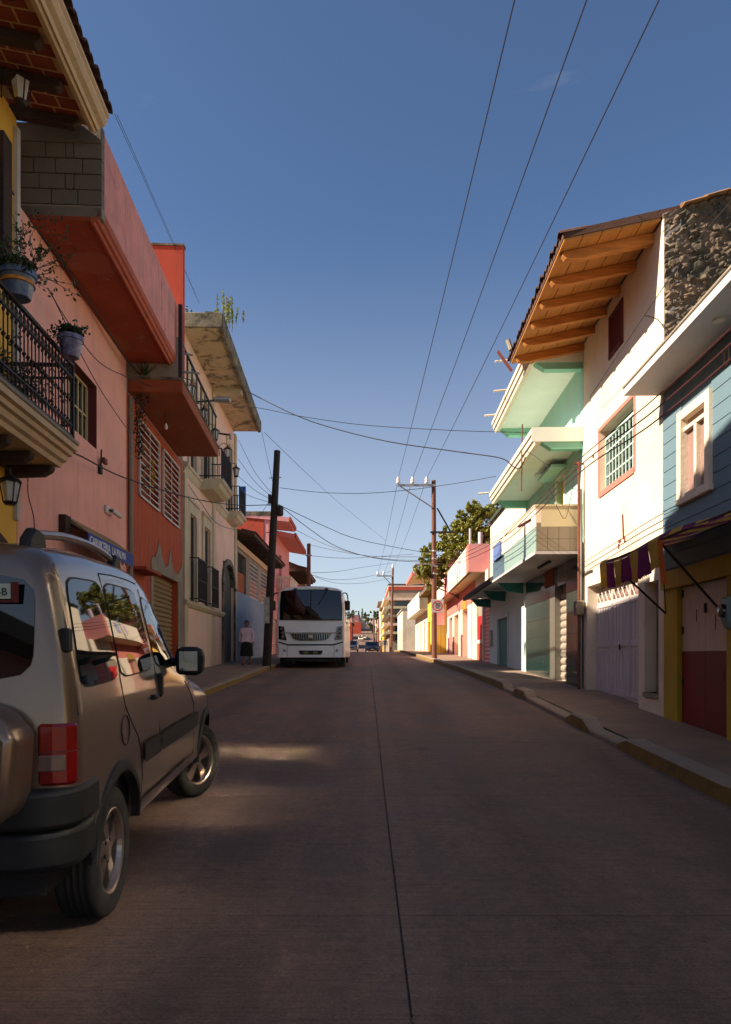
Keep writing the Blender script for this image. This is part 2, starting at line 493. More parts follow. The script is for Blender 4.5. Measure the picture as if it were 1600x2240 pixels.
m_woodboard = mat('amber_board', (204, 136, 64), var=0.26, scale=4, stretch=(3, 0.5, 3), island=0.3, bump=0.2)
m_iron = mat('dark_iron', (48, 36, 32), rough=0.6, metal=0.3, var=0.2, bump=0.1)
m_ironrust = mat('rusty_iron', (112, 58, 40), rough=0.75, var=0.3, scale=8, bump=0.2)
m_whiteiron = mat('white_painted_iron', (206, 198, 188), rough=0.5, var=0.1, bump=0.0)
m_creamiron = mat('cream_painted_iron', (206, 184, 128), rough=0.5, var=0.1, bump=0.0)
m_mintiron = mat('mint_painted_iron', (186, 212, 200), rough=0.5, var=0.1, bump=0.0)
m_white = mat('white_limewash', (224, 208, 184), var=0.09, scale=1.3, streak=0.18, dirt=(0.42, 0.34, 0.26), bump=0.3, bscale=22, peel=(0.69, (176, 150, 124)))
m_whitegrey = mat('white_door_paint', (196, 186, 186), rough=0.6, var=0.08, streak=0.2, dirt=(0.22, 0.18, 0.16), bump=0.1, peel=(0.67, (140, 120, 106)))
m_pinkred = mat('salmon_paint', (208, 118, 104), var=0.1, streak=0.15, bump=0.15)
m_blue = mat('grey_blue_board', (100, 126, 138), rough=0.7, var=0.1, scale=2, island=0.12, streak=0.12, dirt=(0.08, 0.11, 0.14), bump=0.15)
m_navy = mat('navy_paint', (52, 56, 72), rough=0.7, var=0.15, bump=0.15)
m_mustard = mat('mustard_paint', (188, 156, 20), rough=0.7, var=0.12, streak=0.25, dirt=(0.16, 0.11, 0.01), bump=0.15, peel=(0.68, (120, 104, 60)))
m_doorwhite = mat('off_white_door', (206, 188, 178), rough=0.6, var=0.08, streak=0.15, bump=0.1, peel=(0.67, (140, 110, 90)))
m_doorred = mat('oxblood_door', (116, 24, 26), rough=0.55, var=0.12, bump=0.1, peel=(0.68, (74, 50, 44)))
m_stone = mat('rubble_stone', (134, 112, 90), var=0.55, scale=4, blot=0.9, bl=(0.42, 0.56), dirt=(0.045, 0.04, 0.025), bump=1.0, bscale=16, island=0.45)
m_mint = mat('mint_plaster', (164, 206, 192), var=0.06, streak=0.10, dirt=(0.2, 0.34, 0.28), bump=0.15, peel=(0.7, (190, 200, 186)))
m_mintsof = mat('pale_mint_plaster', (226, 232, 220), var=0.05, streak=0.05, bump=0.15)
m_mintdeep = mat('deep_mint_paint', (136, 196, 172), var=0.07, bump=0.1)
m_teal = mat('teal_paint', (44, 122, 118), rough=0.6, var=0.1, bump=0.1)
m_palewall = mat('pale_blue_white_plaster', (214, 224, 220), var=0.06, streak=0.12, dirt=(0.3, 0.33, 0.3), bump=0.15)
m_beige = mat('beige_glazed_tile', (206, 190, 150), rough=0.35, var=0.1, island=0.08, bump=0.1)
m_taupe = mat('taupe_glazed_tile', (140, 126, 104), rough=0.3, var=0.1, island=0.12, bump=0.1)
m_tealtile = mat('sage_glazed_tile', (150, 176, 164), rough=0.3, var=0.08, island=0.1, bump=0.05)
m_darktile = mat('polished_dark_green_and_shaded_tile', (36, 58, 52), rough=0.10, var=0.15, island=0.1, bump=0.02, spec=0.7)
m_greytile = mat('polished_grey_tile', (112, 108, 98), rough=0.14, var=0.1, island=0.1, bump=0.02, spec=0.6)
m_shutter = mat('steel_shutter', (176, 162, 146), rough=0.5, metal=0.25, var=0.08, streak=0.2, bump=0.05)
m_yellowdoor = mat('yellow_door', (216, 186, 30), rough=0.5, var=0.06, bump=0.05)
m_red = mat('signal_red_paint', (206, 24, 30), rough=0.5, var=0.08, bump=0.05)
m_rust = mat('rust_red_paint', (178, 70, 48), rough=0.7, var=0.12, bump=0.1)
m_rose = mat('rose_plaster', (222, 150, 146), var=0.07, streak=0.15, dirt=(0.35, 0.16, 0.14), bump=0.2, peel=(0.68, (190, 170, 160)))
m_lblue = mat('faded_blue_plaster', (120, 146, 168), var=0.14, streak=0.35, dirt=(0.10, 0.11, 0.12), blot=0.2, bump=0.25, peel=(0.64, (150, 150, 144)))
m_brick = mat('orange_brick', (196, 104, 56), var=0.2, scale=6, island=0.3, bump=0.4)
m_glass = glassy('window_glass', (26, 30, 36))
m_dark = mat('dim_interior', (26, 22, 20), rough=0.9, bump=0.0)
m_purple = mat('purple_awning_cloth', (122, 40, 96), rough=0.9, var=0.15, trans=0.35, bump=0.1)
m_awnyel = mat('yellow_awning_cloth', (200, 160, 66), rough=0.9, var=0.15, trans=0.35, bump=0.1)
m_awnor = mat('orange_awning_cloth', (214, 110, 36), rough=0.9, var=0.15, trans=0.35, bump=0.1)
m_bluecloth = mat('blue_awning_cloth', (60, 80, 150), rough=0.85, var=0.1, bump=0.05)
m_olivecloth = mat('olive_awning_cloth', (150, 124, 84), rough=0.9, var=0.12, bump=0.05)
m_letter = mat('white_lettering', (232, 230, 226), rough=0.6, var=0.03, bump=0.0)
m_black = mat('black_paint', (20, 19, 20), rough=0.5, var=0.1, bump=0.0)
m_wire = mat('cable_sheath', (40, 32, 36), rough=0.7, var=0.1, bump=0.0)
m_wirer = mat('brown_cable_sheath', (84, 34, 34), rough=0.7, var=0.1, bump=0.0)
m_pole = mat('tarred_pole', (50, 38, 32), rough=0.85, var=0.3, scale=5, streak=0.4, bump=0.4)
m_poleb = mat('brown_wooden_pole', (112, 72, 56), rough=0.85, var=0.25, scale=5, stretch=(4, 4, 0.3), bump=0.4)
m_galv = mat('galvanised_steel', (166, 162, 158), rough=0.45, metal=0.6, var=0.1, bump=0.0)
m_porc = mat('white_porcelain', (222, 214, 206), rough=0.2, var=0.04, bump=0.0)
m_leaf = mat('glossy_leaf', (152, 150, 54), rough=0.45, var=0.35, scale=1.2, island=0.6, trans=0.25, bump=0.0)
m_leafd = mat('dark_leaf', (62, 80, 34), rough=0.5, var=0.35, island=0.5, trans=0.2, bump=0.0)
m_leafy = mat('yellow_green_sprig', (150, 156, 50), rough=0.6, var=0.25, island=0.4, trans=0.3, bump=0.0)
m_twig = mat('twig', (74, 54, 40), rough=0.9, bump=0.0)
m_bark = mat('bark', (86, 70, 54), rough=0.95, var=0.3, bump=0.6)
m_tyre = mat('tyre_rubber', (34, 31, 29), rough=0.85, var=0.2, blot=0.2, dirt=(0.10, 0.075, 0.045), bump=0.2)
m_alloy = mat('alloy_silver', (168, 150, 138), rough=0.3, metal=0.85, var=0.05, bump=0.0)
m_trim = mat('black_plastic_trim', (17, 16, 16), rough=0.62, var=0.1, bump=0.1, bscale=200)
# ------------------------------------------------------------------ road, pavements, terrain
def strip(fa, fb_, ys, za, zb_, m=0):
    mb = MB()
    mb.add([p for Y in ys for p in ((fa(Y), Y, za(Y)), (fb_(Y), Y, zb_(Y)))], [(2 * i, 2 * i + 1, 2 * i + 3, 2 * i + 2) for i in range(len(ys) - 1)], m)
    return mb
YS = [-8 + 0.5 * i for i in range(140)] + [62 + 4 * i for i in range(30)] + [182 + 12 * i for i in range(45)]
road = tag(strip(lambda Y: kerb_l(Y) - 0.05, lambda Y: kerb_r(Y) + 0.05, YS, lambda Y: zr(Y) - 0.018, lambda Y: zr(Y) - 0.018).build('road', m_joint if False else m_road), kind='structure')
MIDX = 0.165
rows = [-7.2 + 2.7 * i for i in range(30)]
for i in range(len(rows) - 1):
    for s in (0, 1):
        a, b = rows[i] + 0.004, rows[i + 1] - 0.004
        n = 6
        ys = [a + (b - a) * j / n for j in range(n + 1)]
        L = (lambda Y: kerb_l(Y) - 0.04) if s == 0 else (lambda Y: MIDX + 0.005)
        R = (lambda Y: MIDX - 0.005) if s == 0 else (lambda Y: kerb_r(Y) + 0.04)
        mb = MB()
        k = n + 1
        vs_ = [(L(Y), Y, zr(Y)) for Y in ys] + [(R(Y), Y, zr(Y)) for Y in ys] + [(L(Y), Y, zr(Y) - 0.016) for Y in ys] + [(R(Y), Y, zr(Y) - 0.016) for Y in ys]
        fs = [(j, k + j, k + j + 1, j + 1) for j in range(n)] + [(j, j + 1, 2 * k + j + 1, 2 * k + j) for j in range(n)] + [(k + j + 1, k + j, 3 * k + j, 3 * k + j + 1) for j in range(n)]
        fs += [(k, 0, 2 * k, 3 * k), (n, k + n, 3 * k + n, 2 * k + n)]
        mb.add(vs_, fs)
        o = mb.build('slab', m_road, road)
WYS = [-8 + 0.8 * i for i in range(112)]
tag(strip(lambda Y: -9.0, lambda Y: kerb_l(Y) - 0.16, WYS, lambda Y: zs(Y) + 0.05, lambda Y: zs(Y) - 0.02).build('pavement_left', m_walk), kind='structure')
walk_r = tag(strip(lambda Y: kerb_r(Y) + 0.2, lambda Y: 9.0, WYS, lambda Y: zr(Y) + 0.085, lambda Y: zs(Y) + 0.03).build('pavement_right', m_walk), kind='structure')
walk_l = bpy.data.objects['pavement_left']
def kerb(x0, x1, ya, yb, top, slope_a, slope_b, parent, m, low=0.07):
    """a kerb block whose ends may ramp down to the low kerb"""
    mb = MB()
    st = [ya]
    if slope_a: st.append(ya + slope_a)
    k = max(1, int((yb - ya) / 1.4))
    st += [ya + slope_a + (yb - slope_b - ya - slope_a) * j / k for j in range(1, k + 1)]
    if slope_b: st.append(yb)
    ring = []
    for Y in st:
        h = top
        if slope_a and Y == ya or slope_b and Y == yb: h = low
        h += random.uniform(-0.006, 0.006)
        z = zr(Y)
        a, b = (x0(Y), x1(Y))
        ring.append([(a, Y, z - 0.1), (a, Y, z + h - 0.02), (a + (b - a) * 0.1, Y, z + h), (b, Y, z + h), (b, Y, z - 0.1)])
    vs_ = [p for r in ring for p in r]
    fs = [(i * 5 + j, i * 5 + (j + 1) % 5, (i + 1) * 5 + (j + 1) % 5, (i + 1) * 5 + j) for i in range(len(ring) - 1) for j in range(5)]
    fs += [(4, 3, 2, 1, 0), tuple((len(ring) - 1) * 5 + j for j in range(5))]
    mb.add(vs_, fs)
    for q in range(len(mb.f)):
        if mb.f[q][0] % 5 == 0 and len(mb.f[q]) == 4 and (mb.f[q][1] - mb.f[q][0]) == 1: mb.m[q] = 1
    return mb.build('kerb_stone', [m_kerb, m], parent)
kr0, kr1 = (lambda Y: kerb_r(Y)), (lambda Y: kerb_r(Y) + 0.2)
for (a, b, hi) in [(-6, -2, 1), (-2, 1, 1), (1, 3.4, 1), (3.4, 6, 1), (6, 8.6, 2), (8.6, 9.65, 0), (9.65, 10.8, 3), (10.8, 13.4, 0), (13.4, 14.7, 3), (14.7, 15.6, 0),
                   (15.6, 17.6, 4), (17.6, 20, 1), (20, 23, 1), (23, 26, 1), (26, 29, 1), (29, 32, 1), (32, 36, 1), (36, 40, 1), (40, 46, 1), (46, 54, 1), (54, 66, 1), (66, 80, 1)]:
    if hi == 0: kerb(kr0, kr1, a, b - 0.004, 0.07, 0, 0, walk_r, m_kerb)
    else: kerb(kr0, kr1, a, b - 0.004, 0.165 if a < 16 else 0.15, 0.3 if hi in (3, 4) else 0, 0.3 if hi in (2, 3) else 0, walk_r, m_kerby)
kl0, kl1 = (lambda Y: kerb_l(Y)), (lambda Y: kerb_l(Y) - 0.18)
for i in range(34):
    a = -6 + 2.4 * i
    kerb(kl0, kl1, a, a + 2.394, 0.135, 0, 0, walk_l, m_kerby)
mb = MB()
gy = [-80, -30, -8, 0, 10, 20, 30, 45, 60, 75, 95, 120, 160, 200, 240, 300, 360, 420, 520, 700, 1000, 1500]
gx = [-900, -400, -200, -100, -50, -25, -9, 9, 25, 50, 100, 200, 400, 900]
mb.add([(x, Y, zr(Y) - 0.35 + (0 if abs(x) < 20 else 0.02 * (abs(x) - 20) * min(1.0, max(0, Y) / 300))) for Y in gy for x in gx],
       [(i * 14 + j, i * 14 + j + 1, (i + 1) * 14 + j + 1, (i + 1) * 14 + j) for i in range(len(gy) - 1) for j in range(13)])
tag(mb.build('terrain', m_earth), kind='structure')

m_leaff = mat('hazy_far_leaf', (104, 112, 74), rough=0.7, var=0.3, island=0.4, bump=0.0)
m_coping = mat('mossy_coping_tile', (140, 104, 70), var=0.35, scale=6, blot=0.5, bump=0.5)
m_palestrip = mat('pale_grey_plaster', (196, 186, 176), var=0.15, streak=0.4, bump=0.2)

gr_ = MB(); random.seed(31)
for _ in range(420):
    Y = 2.4 + 22 * random.random() ** 1.6; x = random.uniform(-2.9, 2.85)
    if random.random() < 0.55: x = random.choice((random.uniform(2.6, 2.93), random.uniform(-3.2, -2.9), MIDX + random.gauss(0, 0.05)))
    r = random.choice((0.004, 0.006, 0.008, 0.012)); z = zr(Y)
    pts = [(x + r * math.cos(q) * random.uniform(.7, 1.2), Y + r * math.sin(q) * random.uniform(.7, 1.2), z - 0.001) for q in (0, 1.6, 3.1, 4.7)]
    gr_.add(pts + [(x + r * .2, Y, z + r * random.uniform(.5, .9))], [(0, 1, 4), (1, 2, 4), (2, 3, 4), (3, 0, 4)])
tag(gr_.build('grit', mat('pale_grit', (150, 128, 96), var=0.4, island=0.5, bump=0.0)), 'loose grit and small stones scattered over the concrete road', 'grit', kind='stuff')
# ------------------------------------------------------------------ shared building pieces
def grille(f, root, n, u0, u1, z0, z1, nh, nv, m, r=0.012, name='window_grille', fr=0.02):
    mb = MB(); x = f.side * n
    for (a, b) in (((u0, z0), (u1, z0)), ((u1, z0), (u1, z1)), ((u1, z1), (u0, z1)), ((u0, z1), (u0, z0))):
        mb.box(x - fr, x + fr, min(a[0], b[0]) - fr, max(a[0], b[0]) + fr, min(a[1], b[1]) - fr, max(a[1], b[1]) + fr)
    for i in range(1, nh + 1):
        z = z0 + (z1 - z0) * i / (nh + 1); mb.box(x - r, x + r, u0 + fr, u1 - fr, z - r, z + r)
    for i in range(1, nv + 1):
        u = u0 + (u1 - u0) * i / (nv + 1); mb.box(x - r * 0.8, x + r * 0.8, u - r, u + r, z0 + fr, z1 - fr)
    return mb.build(name, m, root)
def pane(f, root, n, u0, u1, z0, z1, m=None, name='pane'):
    return fb(f, MB(), n, n - 0.02, u0, u1, z0, z1).build(name, m or m_glass, root)
def shutter(f, root, n, u0, u1, z0, z1, pitch, m, name='roller_shutter'):
    sh = fb(f, MB(), n - 0.03, n - 0.05, u0, u1, z0, z1).build(name, m, root)
    k = int((z1 - z0) / pitch)
    pr = [(f.side * -0.02, 0.004), (f.side * 0.012, pitch * 0.25), (f.side * 0.02, pitch * 0.5), (f.side * 0.012, pitch * 0.75), (f.side * -0.02, pitch - 0.004)]
    me = MB().prism(pr, 'y', u0, u1).mesh('slat', m)
    for i in range(k):
        place(me, 'slat', sh, (f.side * n, 0, z0 + i * pitch - ZB[root.name]))
    return sh
def lantern(loc, label, rz=0, scale=1.0, group=None, arm=0.22):
    """wrought iron wall lantern: bracket, cage, four panes, cap"""
    t = thing('wall_lantern', label, 'lantern', loc, rz, group)
    s = scale
    MB().tube([(-arm, 0, -0.12 * s), (-arm, 0, 0.16 * s), (-arm * 0.6, 0, 0.24 * s), (0, 0, 0.2 * s), (0, 0, 0.13 * s)], 0.012, 6).build('bracket', m_iron, t)
    b = MB()
    for (sx, sy) in ((1, 1), (1, -1), (-1, -1), (-1, 1)):
        b.tube([(0.05 * s * sx, 0.05 * s * sy, -0.16 * s), (0.08 * s * sx, 0.08 * s * sy, 0.06 * s)], 0.008 * s, 4)
    b.lathe([(0.05 * s, -0.19 * s), (0.075 * s, -0.16 * s), (0.06 * s, -0.15 * s)], n=8)
    b.build('cage', m_iron, t)
    MB().lathe([(0.055 * s, -0.15 * s), (0.09 * s, 0.055 * s)], n=4).build('pane', m_lampglass, t)
    MB().lathe([(0.125 * s, 0.055 * s), (0.10 * s, 0.085 * s), (0.03 * s, 0.13 * s), (0.02 * s, 0.16 * s), (0.0, 0.17 * s)], n=8).build('cap', m_iron, t)
    return t
m_lampglass = mat('milky_glass', (196, 190, 180), rough=0.2, var=0.05, bump=0.0)
def foliage(mb, c, r, n, size, m=0, squash=1.0, up=0.3):
    for _ in range(n):
        d = Vector((random.gauss(0, 1), random.gauss(0, 1), random.gauss(0, 1))).normalized() * (r * random.random() ** 0.45)
        p = Vector(c) + Vector((d.x, d.y, d.z * squash))
        a = Vector((random.gauss(0, 1), random.gauss(0, 1), random.gauss(0, 1) + up)).normalized()
        b = a.cross(Vector((random.gauss(0, 1), random.gauss(0, 1), random.gauss(0, 1)))).normalized()
        s = size * random.uniform(0.6, 1.3)
        q = a.cross(b).normalized() * s * 0.12
        mb.add([p - a * s * 0.5, p + b * s * 0.26 + q, p + a * s * 0.5, p - b * s * 0.26 + q], [(0, 1, 2, 3)], m)
def twigs(mb, c, n, length, r, droop=0.0, m=0, spread=1.0):
    tips = []
    for _ in range(n):
        d = Vector((random.gauss(0, spread), random.gauss(0, spread), random.uniform(0.3, 1.2))).normalized()
        pts = [Vector(c)]
        for k in range(4):
            d = (d + Vector((random.gauss(0, 0.28), random.gauss(0, 0.28), random.gauss(0, 0.2) - droop))).normalized()
            pts.append(pts[-1] + d * length / 4 * random.uniform(0.7, 1.2))
        mb.tube(pts, r, 4, m, False, r * 0.4)
        tips += pts[2:]
    return tips
def body(f, root, m, n_back, u0, u1, z0, z1, depth=7.0, name='side_wall'):
    return fb(f, MB(), n_back, n_back - depth, u0, u1, z0, z1).build(name, m, root)

# ================================================================== LEFT: the ochre yellow house (nearest, cut by the picture's edge)
f1 = Frame(-3.9, -0.053, 9.2, 1)
r1 = f1.root('yellow_house', 'ochre yellow house with brick soffit eave and iron balcony beside the parked van', 'house')
g1 = zr(4) - 0.3
U = lambda Y: (Y - 9.2) / f1.c
mb = MB()
wall(f1, mb, 0, -9.5, -0.004, g1, 8.05, [(-3.0, -0.62, 4.1, 7.15), (-2.6, -1.2, g1, 2.6)], 0.3)
mb.build('wall', m_yellow, r1)
body(f1, r1, m_yellow, -0.32, -9.5, -0.004, g1, 8.1)
# tall door with dark timber frame onto the balcony
d = MB()
for (a, b) in ((-0.74, -0.62), (-3.0, -2.88), (-1.9, -1.78)):
    fb(f1, d, 0.05, -0.12, a, b, 4.1, 7.15)
for z in (4.1, 5.72, 6.55, 7.03):
    fb(f1, d, 0.045, -0.12, -2.88, -1.9, z, z + 0.12); fb(f1, d, 0.045, -0.12, -1.78, -0.74, z, z + 0.12)
d.build('door_frame', m_darkwood, r1)
pane(f1, r1, -0.10, -2.88, -0.74, 4.2, 7.05)
# dark shutter leaf standing open, proud of the wall
MB().box(0.03, 0.10, -0.60, -0.36, 5.9, 7.5).build('open_shutter', m_darkwood, r1, bev=0.01)
# ground floor door
fb(f1, MB(), -0.12, -0.18, -2.6, -1.2, g1, 2.6).build('door', m_darkwood, r1)
# pilaster strip, pale, at the party line
MB().box(0.002, 0.05, -0.10, -0.006, 3.0, 7.9).build('corner_strip', m_palestrip, r1)
# eave: grout bed, terracotta soffit tiles, beams, cornice, roof tiles
EAV = 0.90
zin, zout = 8.24, 8.10
def zso(n): return zin + (zout - zin) * n / EAV
mb = MB().prism([(-0.3, zso(-0.3) + 0.006), (EAV, zso(EAV) + 0.006), (EAV, zso(EAV) + 0.16), (-0.3, zso(-0.3) + 0.16)], 'y', -9.5, 0.16)
sof = mb.build('eave_bed', m_grout, r1)
tw, tl = 0.295, 0.205
me = MB().prism([(0, 0), (tw - 0.03, 0), (tw - 0.03, 0.03), (0, 0.03)], 'y', 0, tl - 0.03).mesh('tile', m_terra)
ang = math.atan2(zout - zin, EAV)
j = 0
uu = 0.14 - tl
while uu > -4.2:
    for i in range(4):
        n0 = -0.1 + tw * i + (0.10 if j % 2 else 0.0)
        if n0 + tw > EAV + 0.05: continue
        place(me, 'tile', sof, (n0, uu + random.uniform(-0.003, 0.003), zso(n0) - ZB[r1.name]), (random.uniform(-.01, .01), -ang, 0))
    uu -= tl; j += 1
for u in (0.06, -0.56, -1.18, -1.8, -2.42, -3.04, -3.66):
    o = MB().prism([(-0.1, zso(-0.1) - 0.13), (0.70, zso(0.70) - 0.13), (0.76, zso(0.76) - 0.07), (0.76, zso(0.76) - 0.005), (-0.1, zso(-0.1) - 0.005)], 'y', u - 0.06, u + 0.06)
    o.build('beam', m_darkwood, r1, bev=0.012)
prof = [(EAV - 0.06, zout - 0.03), (EAV + 0.0, zout - 0.05), (EAV + 0.02, zout - 0.02), (EAV + 0.05, zout - 0.03), (EAV + 0.07, zout + 0.01), (EAV + 0.13, zout + 0.035),
        (EAV + 0.165, zout + 0.085), (EAV + 0.16, zout + 0.13), (EAV + 0.19, zout + 0.15), (EAV + 0.19, zout + 0.19), (EAV - 0.06, zout + 0.19)]
MB().prism(prof, 'y', -9.5, 0.19).build('cornice', m_mould, r1, smooth=False)
roof = MB().prism([(EAV + 0.15, zout + 0.19), (EAV + 0.15, zout + 0.24), (-4.2, zout + 1.55), (-4.2, zout + 1.45)], 'y', -9.5, 0.2).build('roof', m_rooftile, r1)
MB().prism([(0.35, zout + 0.36), (0.35, zout + 0.42), (-4.2, zout + 1.55), (-4.2, zout + 1.45)], 'y', 0.201, 0.6).build('shade_slab', m_rooftile, r1)  # hidden slab added past the roof end to shade the block wall
arc = [(0.095 * math.cos(math.pi * k / 8), 0.085 * math.sin(math.pi * k / 8)) for k in range(9)]
tile = MB()
for k in range(8):
    tile.quad((-0.46, arc[k][0], arc[k][1] + 0.115), (0.0, arc[k][0], arc[k][1]), (0.0, arc[k + 1][0], arc[k + 1][1]), (-0.46, arc[k + 1][0], arc[k + 1][1] + 0.115))
    tile.quad((0.0, arc[k][0] * 0.82, arc[k][1] * 0.8), (0.0, arc[k][0], arc[k][1]), (0.0, arc[k + 1][0], arc[k + 1][1]), (0.0, arc[k + 1][0] * 0.82, arc[k + 1][1] * 0.8))
    tile.quad((-0.46, arc[k + 1][0] * .82, arc[k + 1][1] * .8 + 0.115), (0.0, arc[k + 1][0] * .82, arc[k + 1][1] * .8), (0.0, arc[k][0] * .82, arc[k][1] * .8), (-0.46, arc[k][0] * .82, arc[k][1] * .8 + 0.115))
tme = tile.mesh('tile', m_rooftile)
for k in range(26):
    for row in range(2):
        place(tme, 'tile', roof, (EAV + 0.24 - 0.42 * row + random.uniform(-.012, .012), 0.12 - 0.19 * k, zout + 0.215 + 0.105 * row - ZB[r1.name]), (0, 0, random.uniform(-.03, .03)))
# unseen wall added above the eave, profile shaped for its shadow across the street
MB().prism([(-9.5, 8.3), (-0.2, 8.3), (-0.35, 9.7), (-0.9, 9.78), (-1.05, 9.93), (-1.54, 10.13), (-1.82, 10.3), (-2.35, 10.38), (-2.9, 9.5), (-3.1, 8.9), (-9.5, 8.9)], 'x', -0.25, -0.05).build('shadow_wall', m_yellow, r1)
# balcony
BO = 0.80; zb_ = 3.93
slab = MB().prism([(0.0, zb_ - 0.02), (BO, zb_ - 0.02), (BO, zb_ - 0.09), (BO - 0.05, zb_ - 0.10), (BO - 0.06, zb_ - 0.15), (BO - 0.11, zb_ - 0.16), (BO - 0.13, zb_ - 0.22),
                   (BO - 0.18, zb_ - 0.24), (BO - 0.20, zb_ - 0.29), (0.0, zb_ - 0.31)], 'y', -5.0, -0.15)
slab.build('balcony_slab', m_mould, r1)
MB().box(0.0, BO + 0.02, -5.0, -0.13, zb_ - 0.02, zb_ + 0.03).build('balcony_edge', m_conc, r1, bev=0.01)
for u in (-0.28, -0.9, -1.5, -2.1, -2.7):
    MB().prism([(0, zb_ - 0.312), (BO - 0.24, zb_ - 0.312), (BO - 0.26, zb_ - 0.37), (BO - 0.36, zb_ - 0.43), (0, zb_ - 0.45)], 'y', u - 0.07, u + 0.07).build('corbel', m_darkwood, r1, bev=0.01)
rail = MB()
zt_ = zb_ + 0.97
for z, r_ in ((zt_, 0.020), (zt_ - 0.16, 0.011), (zb_ + 0.22, 0.011), (zb_ + 0.08, 0.013)):
    rail.box(BO - 0.05 - r_, BO - 0.05 + r_, -5.0, -0.18, z - r_, z + r_)
    rail.box(0.0, BO - 0.05 + r_, -0.19 - r_, -0.19 + r_, z - r_ - 0.001, z + r_ - 0.001)
for u in (-0.18, -2.4, -4.6):
    rail.box(BO - 0.07, BO - 0.03, u - 0.02, u + 0.02, zb_ + 0.03, zt_ + 0.03)
railing = rail.build('railing', m_iron, r1)
bal = MB()
bal.tube([(0, 0, 0), (0, 0, 0.2), (0, 0, 0.42), (0, 0, 0.62), (0, 0, 0.9)], 0.0085, 5)
for z, r_ in ((0.2, 0.02), (0.46, 0.026), (0.7, 0.02)):
    bal.lathe([(0.006, z - 0.03), (r_, z), (0.006, z + 0.03)], n=6)
for s in (-1, 1):
    bal.tube([(0, 0, 0.08), (0, s * 0.03, 0.12), (0, s * 0.035, 0.16), (0, 0.0, 0.2)], 0.006, 4)
    bal.tube([(0, 0, 0.70), (0, s * 0.032, 0.75), (0, s * 0.034, 0.82), (0, 0.0, 0.88)], 0.006, 4)
bme = bal.mesh('baluster', m_iron)
k = 0
for k in range(36):
    place(bme, 'baluster', railing, (BO - 0.05, -0.26 - 0.098 * k, zb_ + 0.06 - ZB[r1.name]))
bme2 = bme
for k in range(5):
    place(bme, 'baluster', railing, (BO - 0.17 - 0.125 * k, -0.19, zb_ + 0.06 - ZB[r1.name]), (0, 0, math.pi / 2))
def f1w(n, u, z):
    X, Y = f1.world(n, u); return (X, Y, z)
# pots on the railing
def pot(label, loc, mpot, h, r, leafm, n, tw_, droop, wild, rim=None):
    t = thing('flower_pot', label, 'plant pot', loc)
    MB().lathe([(r * 0.68, 0), (r * 0.72, 0.01), (r * 0.92, h * 0.74), (r * 0.95, h * 0.78), (r * 1.06, h * 0.79), (r * 1.08, h), (r * 0.96, h), (r * 0.9, h * 0.85), (0, h * 0.82)], n=20).build('pot', mpot, t, smooth=True)
    if rim: MB().lathe([(r * 0.955, h * 0.5), (r * 0.975, h * 0.52), (r * 0.975, h * 0.62), (r * 0.955, h * 0.64)], n=20).build('painted_band', rim, t, smooth=True)
    tw2 = MB(); tips = twigs(tw2, (0, 0, h * 0.85), tw_, wild, 0.005, droop)
    tw2.build('stem', m_twig, t)
    lf = MB()
    foliage(lf, (0, 0, h + 0.06), r * 1.05, n, 0.055, squash=0.5)
    for p in tips: foliage(lf, p, 0.06, 5, 0.05)
    lf.build('leaves', leafm, t)
    return t
m_talav = mat('blue_white_glaze', (150, 140, 164), rough=0.25, var=0.1, scale=14, two=(62, 56, 92), bump=0.0)
m_talay = mat('yellow_glaze', (214, 150, 40), rough=0.3, var=0.2, scale=12, two=(180, 90, 30), bump=0.0)
m_talab = mat('pale_blue_glaze', (120, 132, 150), rough=0.25, var=0.1, scale=10, two=(60, 84, 120), bump=0.0)
pot('blue and white glazed pot hanging on the iron balcony rail', f1w(BO + 0.12, -0.75, zt_ - 0.13), m_talav, 0.24, 0.14, m_leafd, 420, 12, 0.02, 0.24)
pot('yellow and blue glazed pot with wiry plant on the balcony rail', f1w(BO - 0.02, -1.85, zt_ + 0.02), m_talab, 0.26, 0.17, m_leafd, 620, 46, 0.06, 0.66, rim=m_talay)
for (u, n, hh, lab) in ((-1.0, 0.4, 0.3, 'potted plant on the balcony floor behind the balusters, farther of two'), (-1.7, 0.42, 0.45, 'leafy potted plant on the balcony floor under the yellow pot')):
    pot(lab, f1w(n, u, zb_ + 0.035), m_talab, 0.24, 0.13, m_leafd, 500, 40, 0.03, hh + 0.2)
lantern(f1w(0.30, -0.62, 8.0), 'iron lantern with milky panes hanging under the brick soffit', f1.rz, 1.15)
lantern(f1w(0.34, -1.0, 3.2), 'iron lantern with milky panes hung below the balcony', f1.rz, 1.05)
# the dark post below the lower lantern
t = thing('street_door_hood', 'dark timber door hood on the yellow wall under the lower lantern', 'door hood', f1w(0.15, -1.15, 1.9), f1.rz)
MB().prism([(-0.14, 0.0), (0.20, 0.0), (0.20, 0.62), (0.06, 0.80), (-0.14, 0.84)], 'y', -0.5, 0.22).build('hood', m_darkwood, t, bev=0.01)
MB().box(-0.15, 0.25, -0.52, 0.24, -0.05, 0.0).build('ledge', m_darkwood, t)

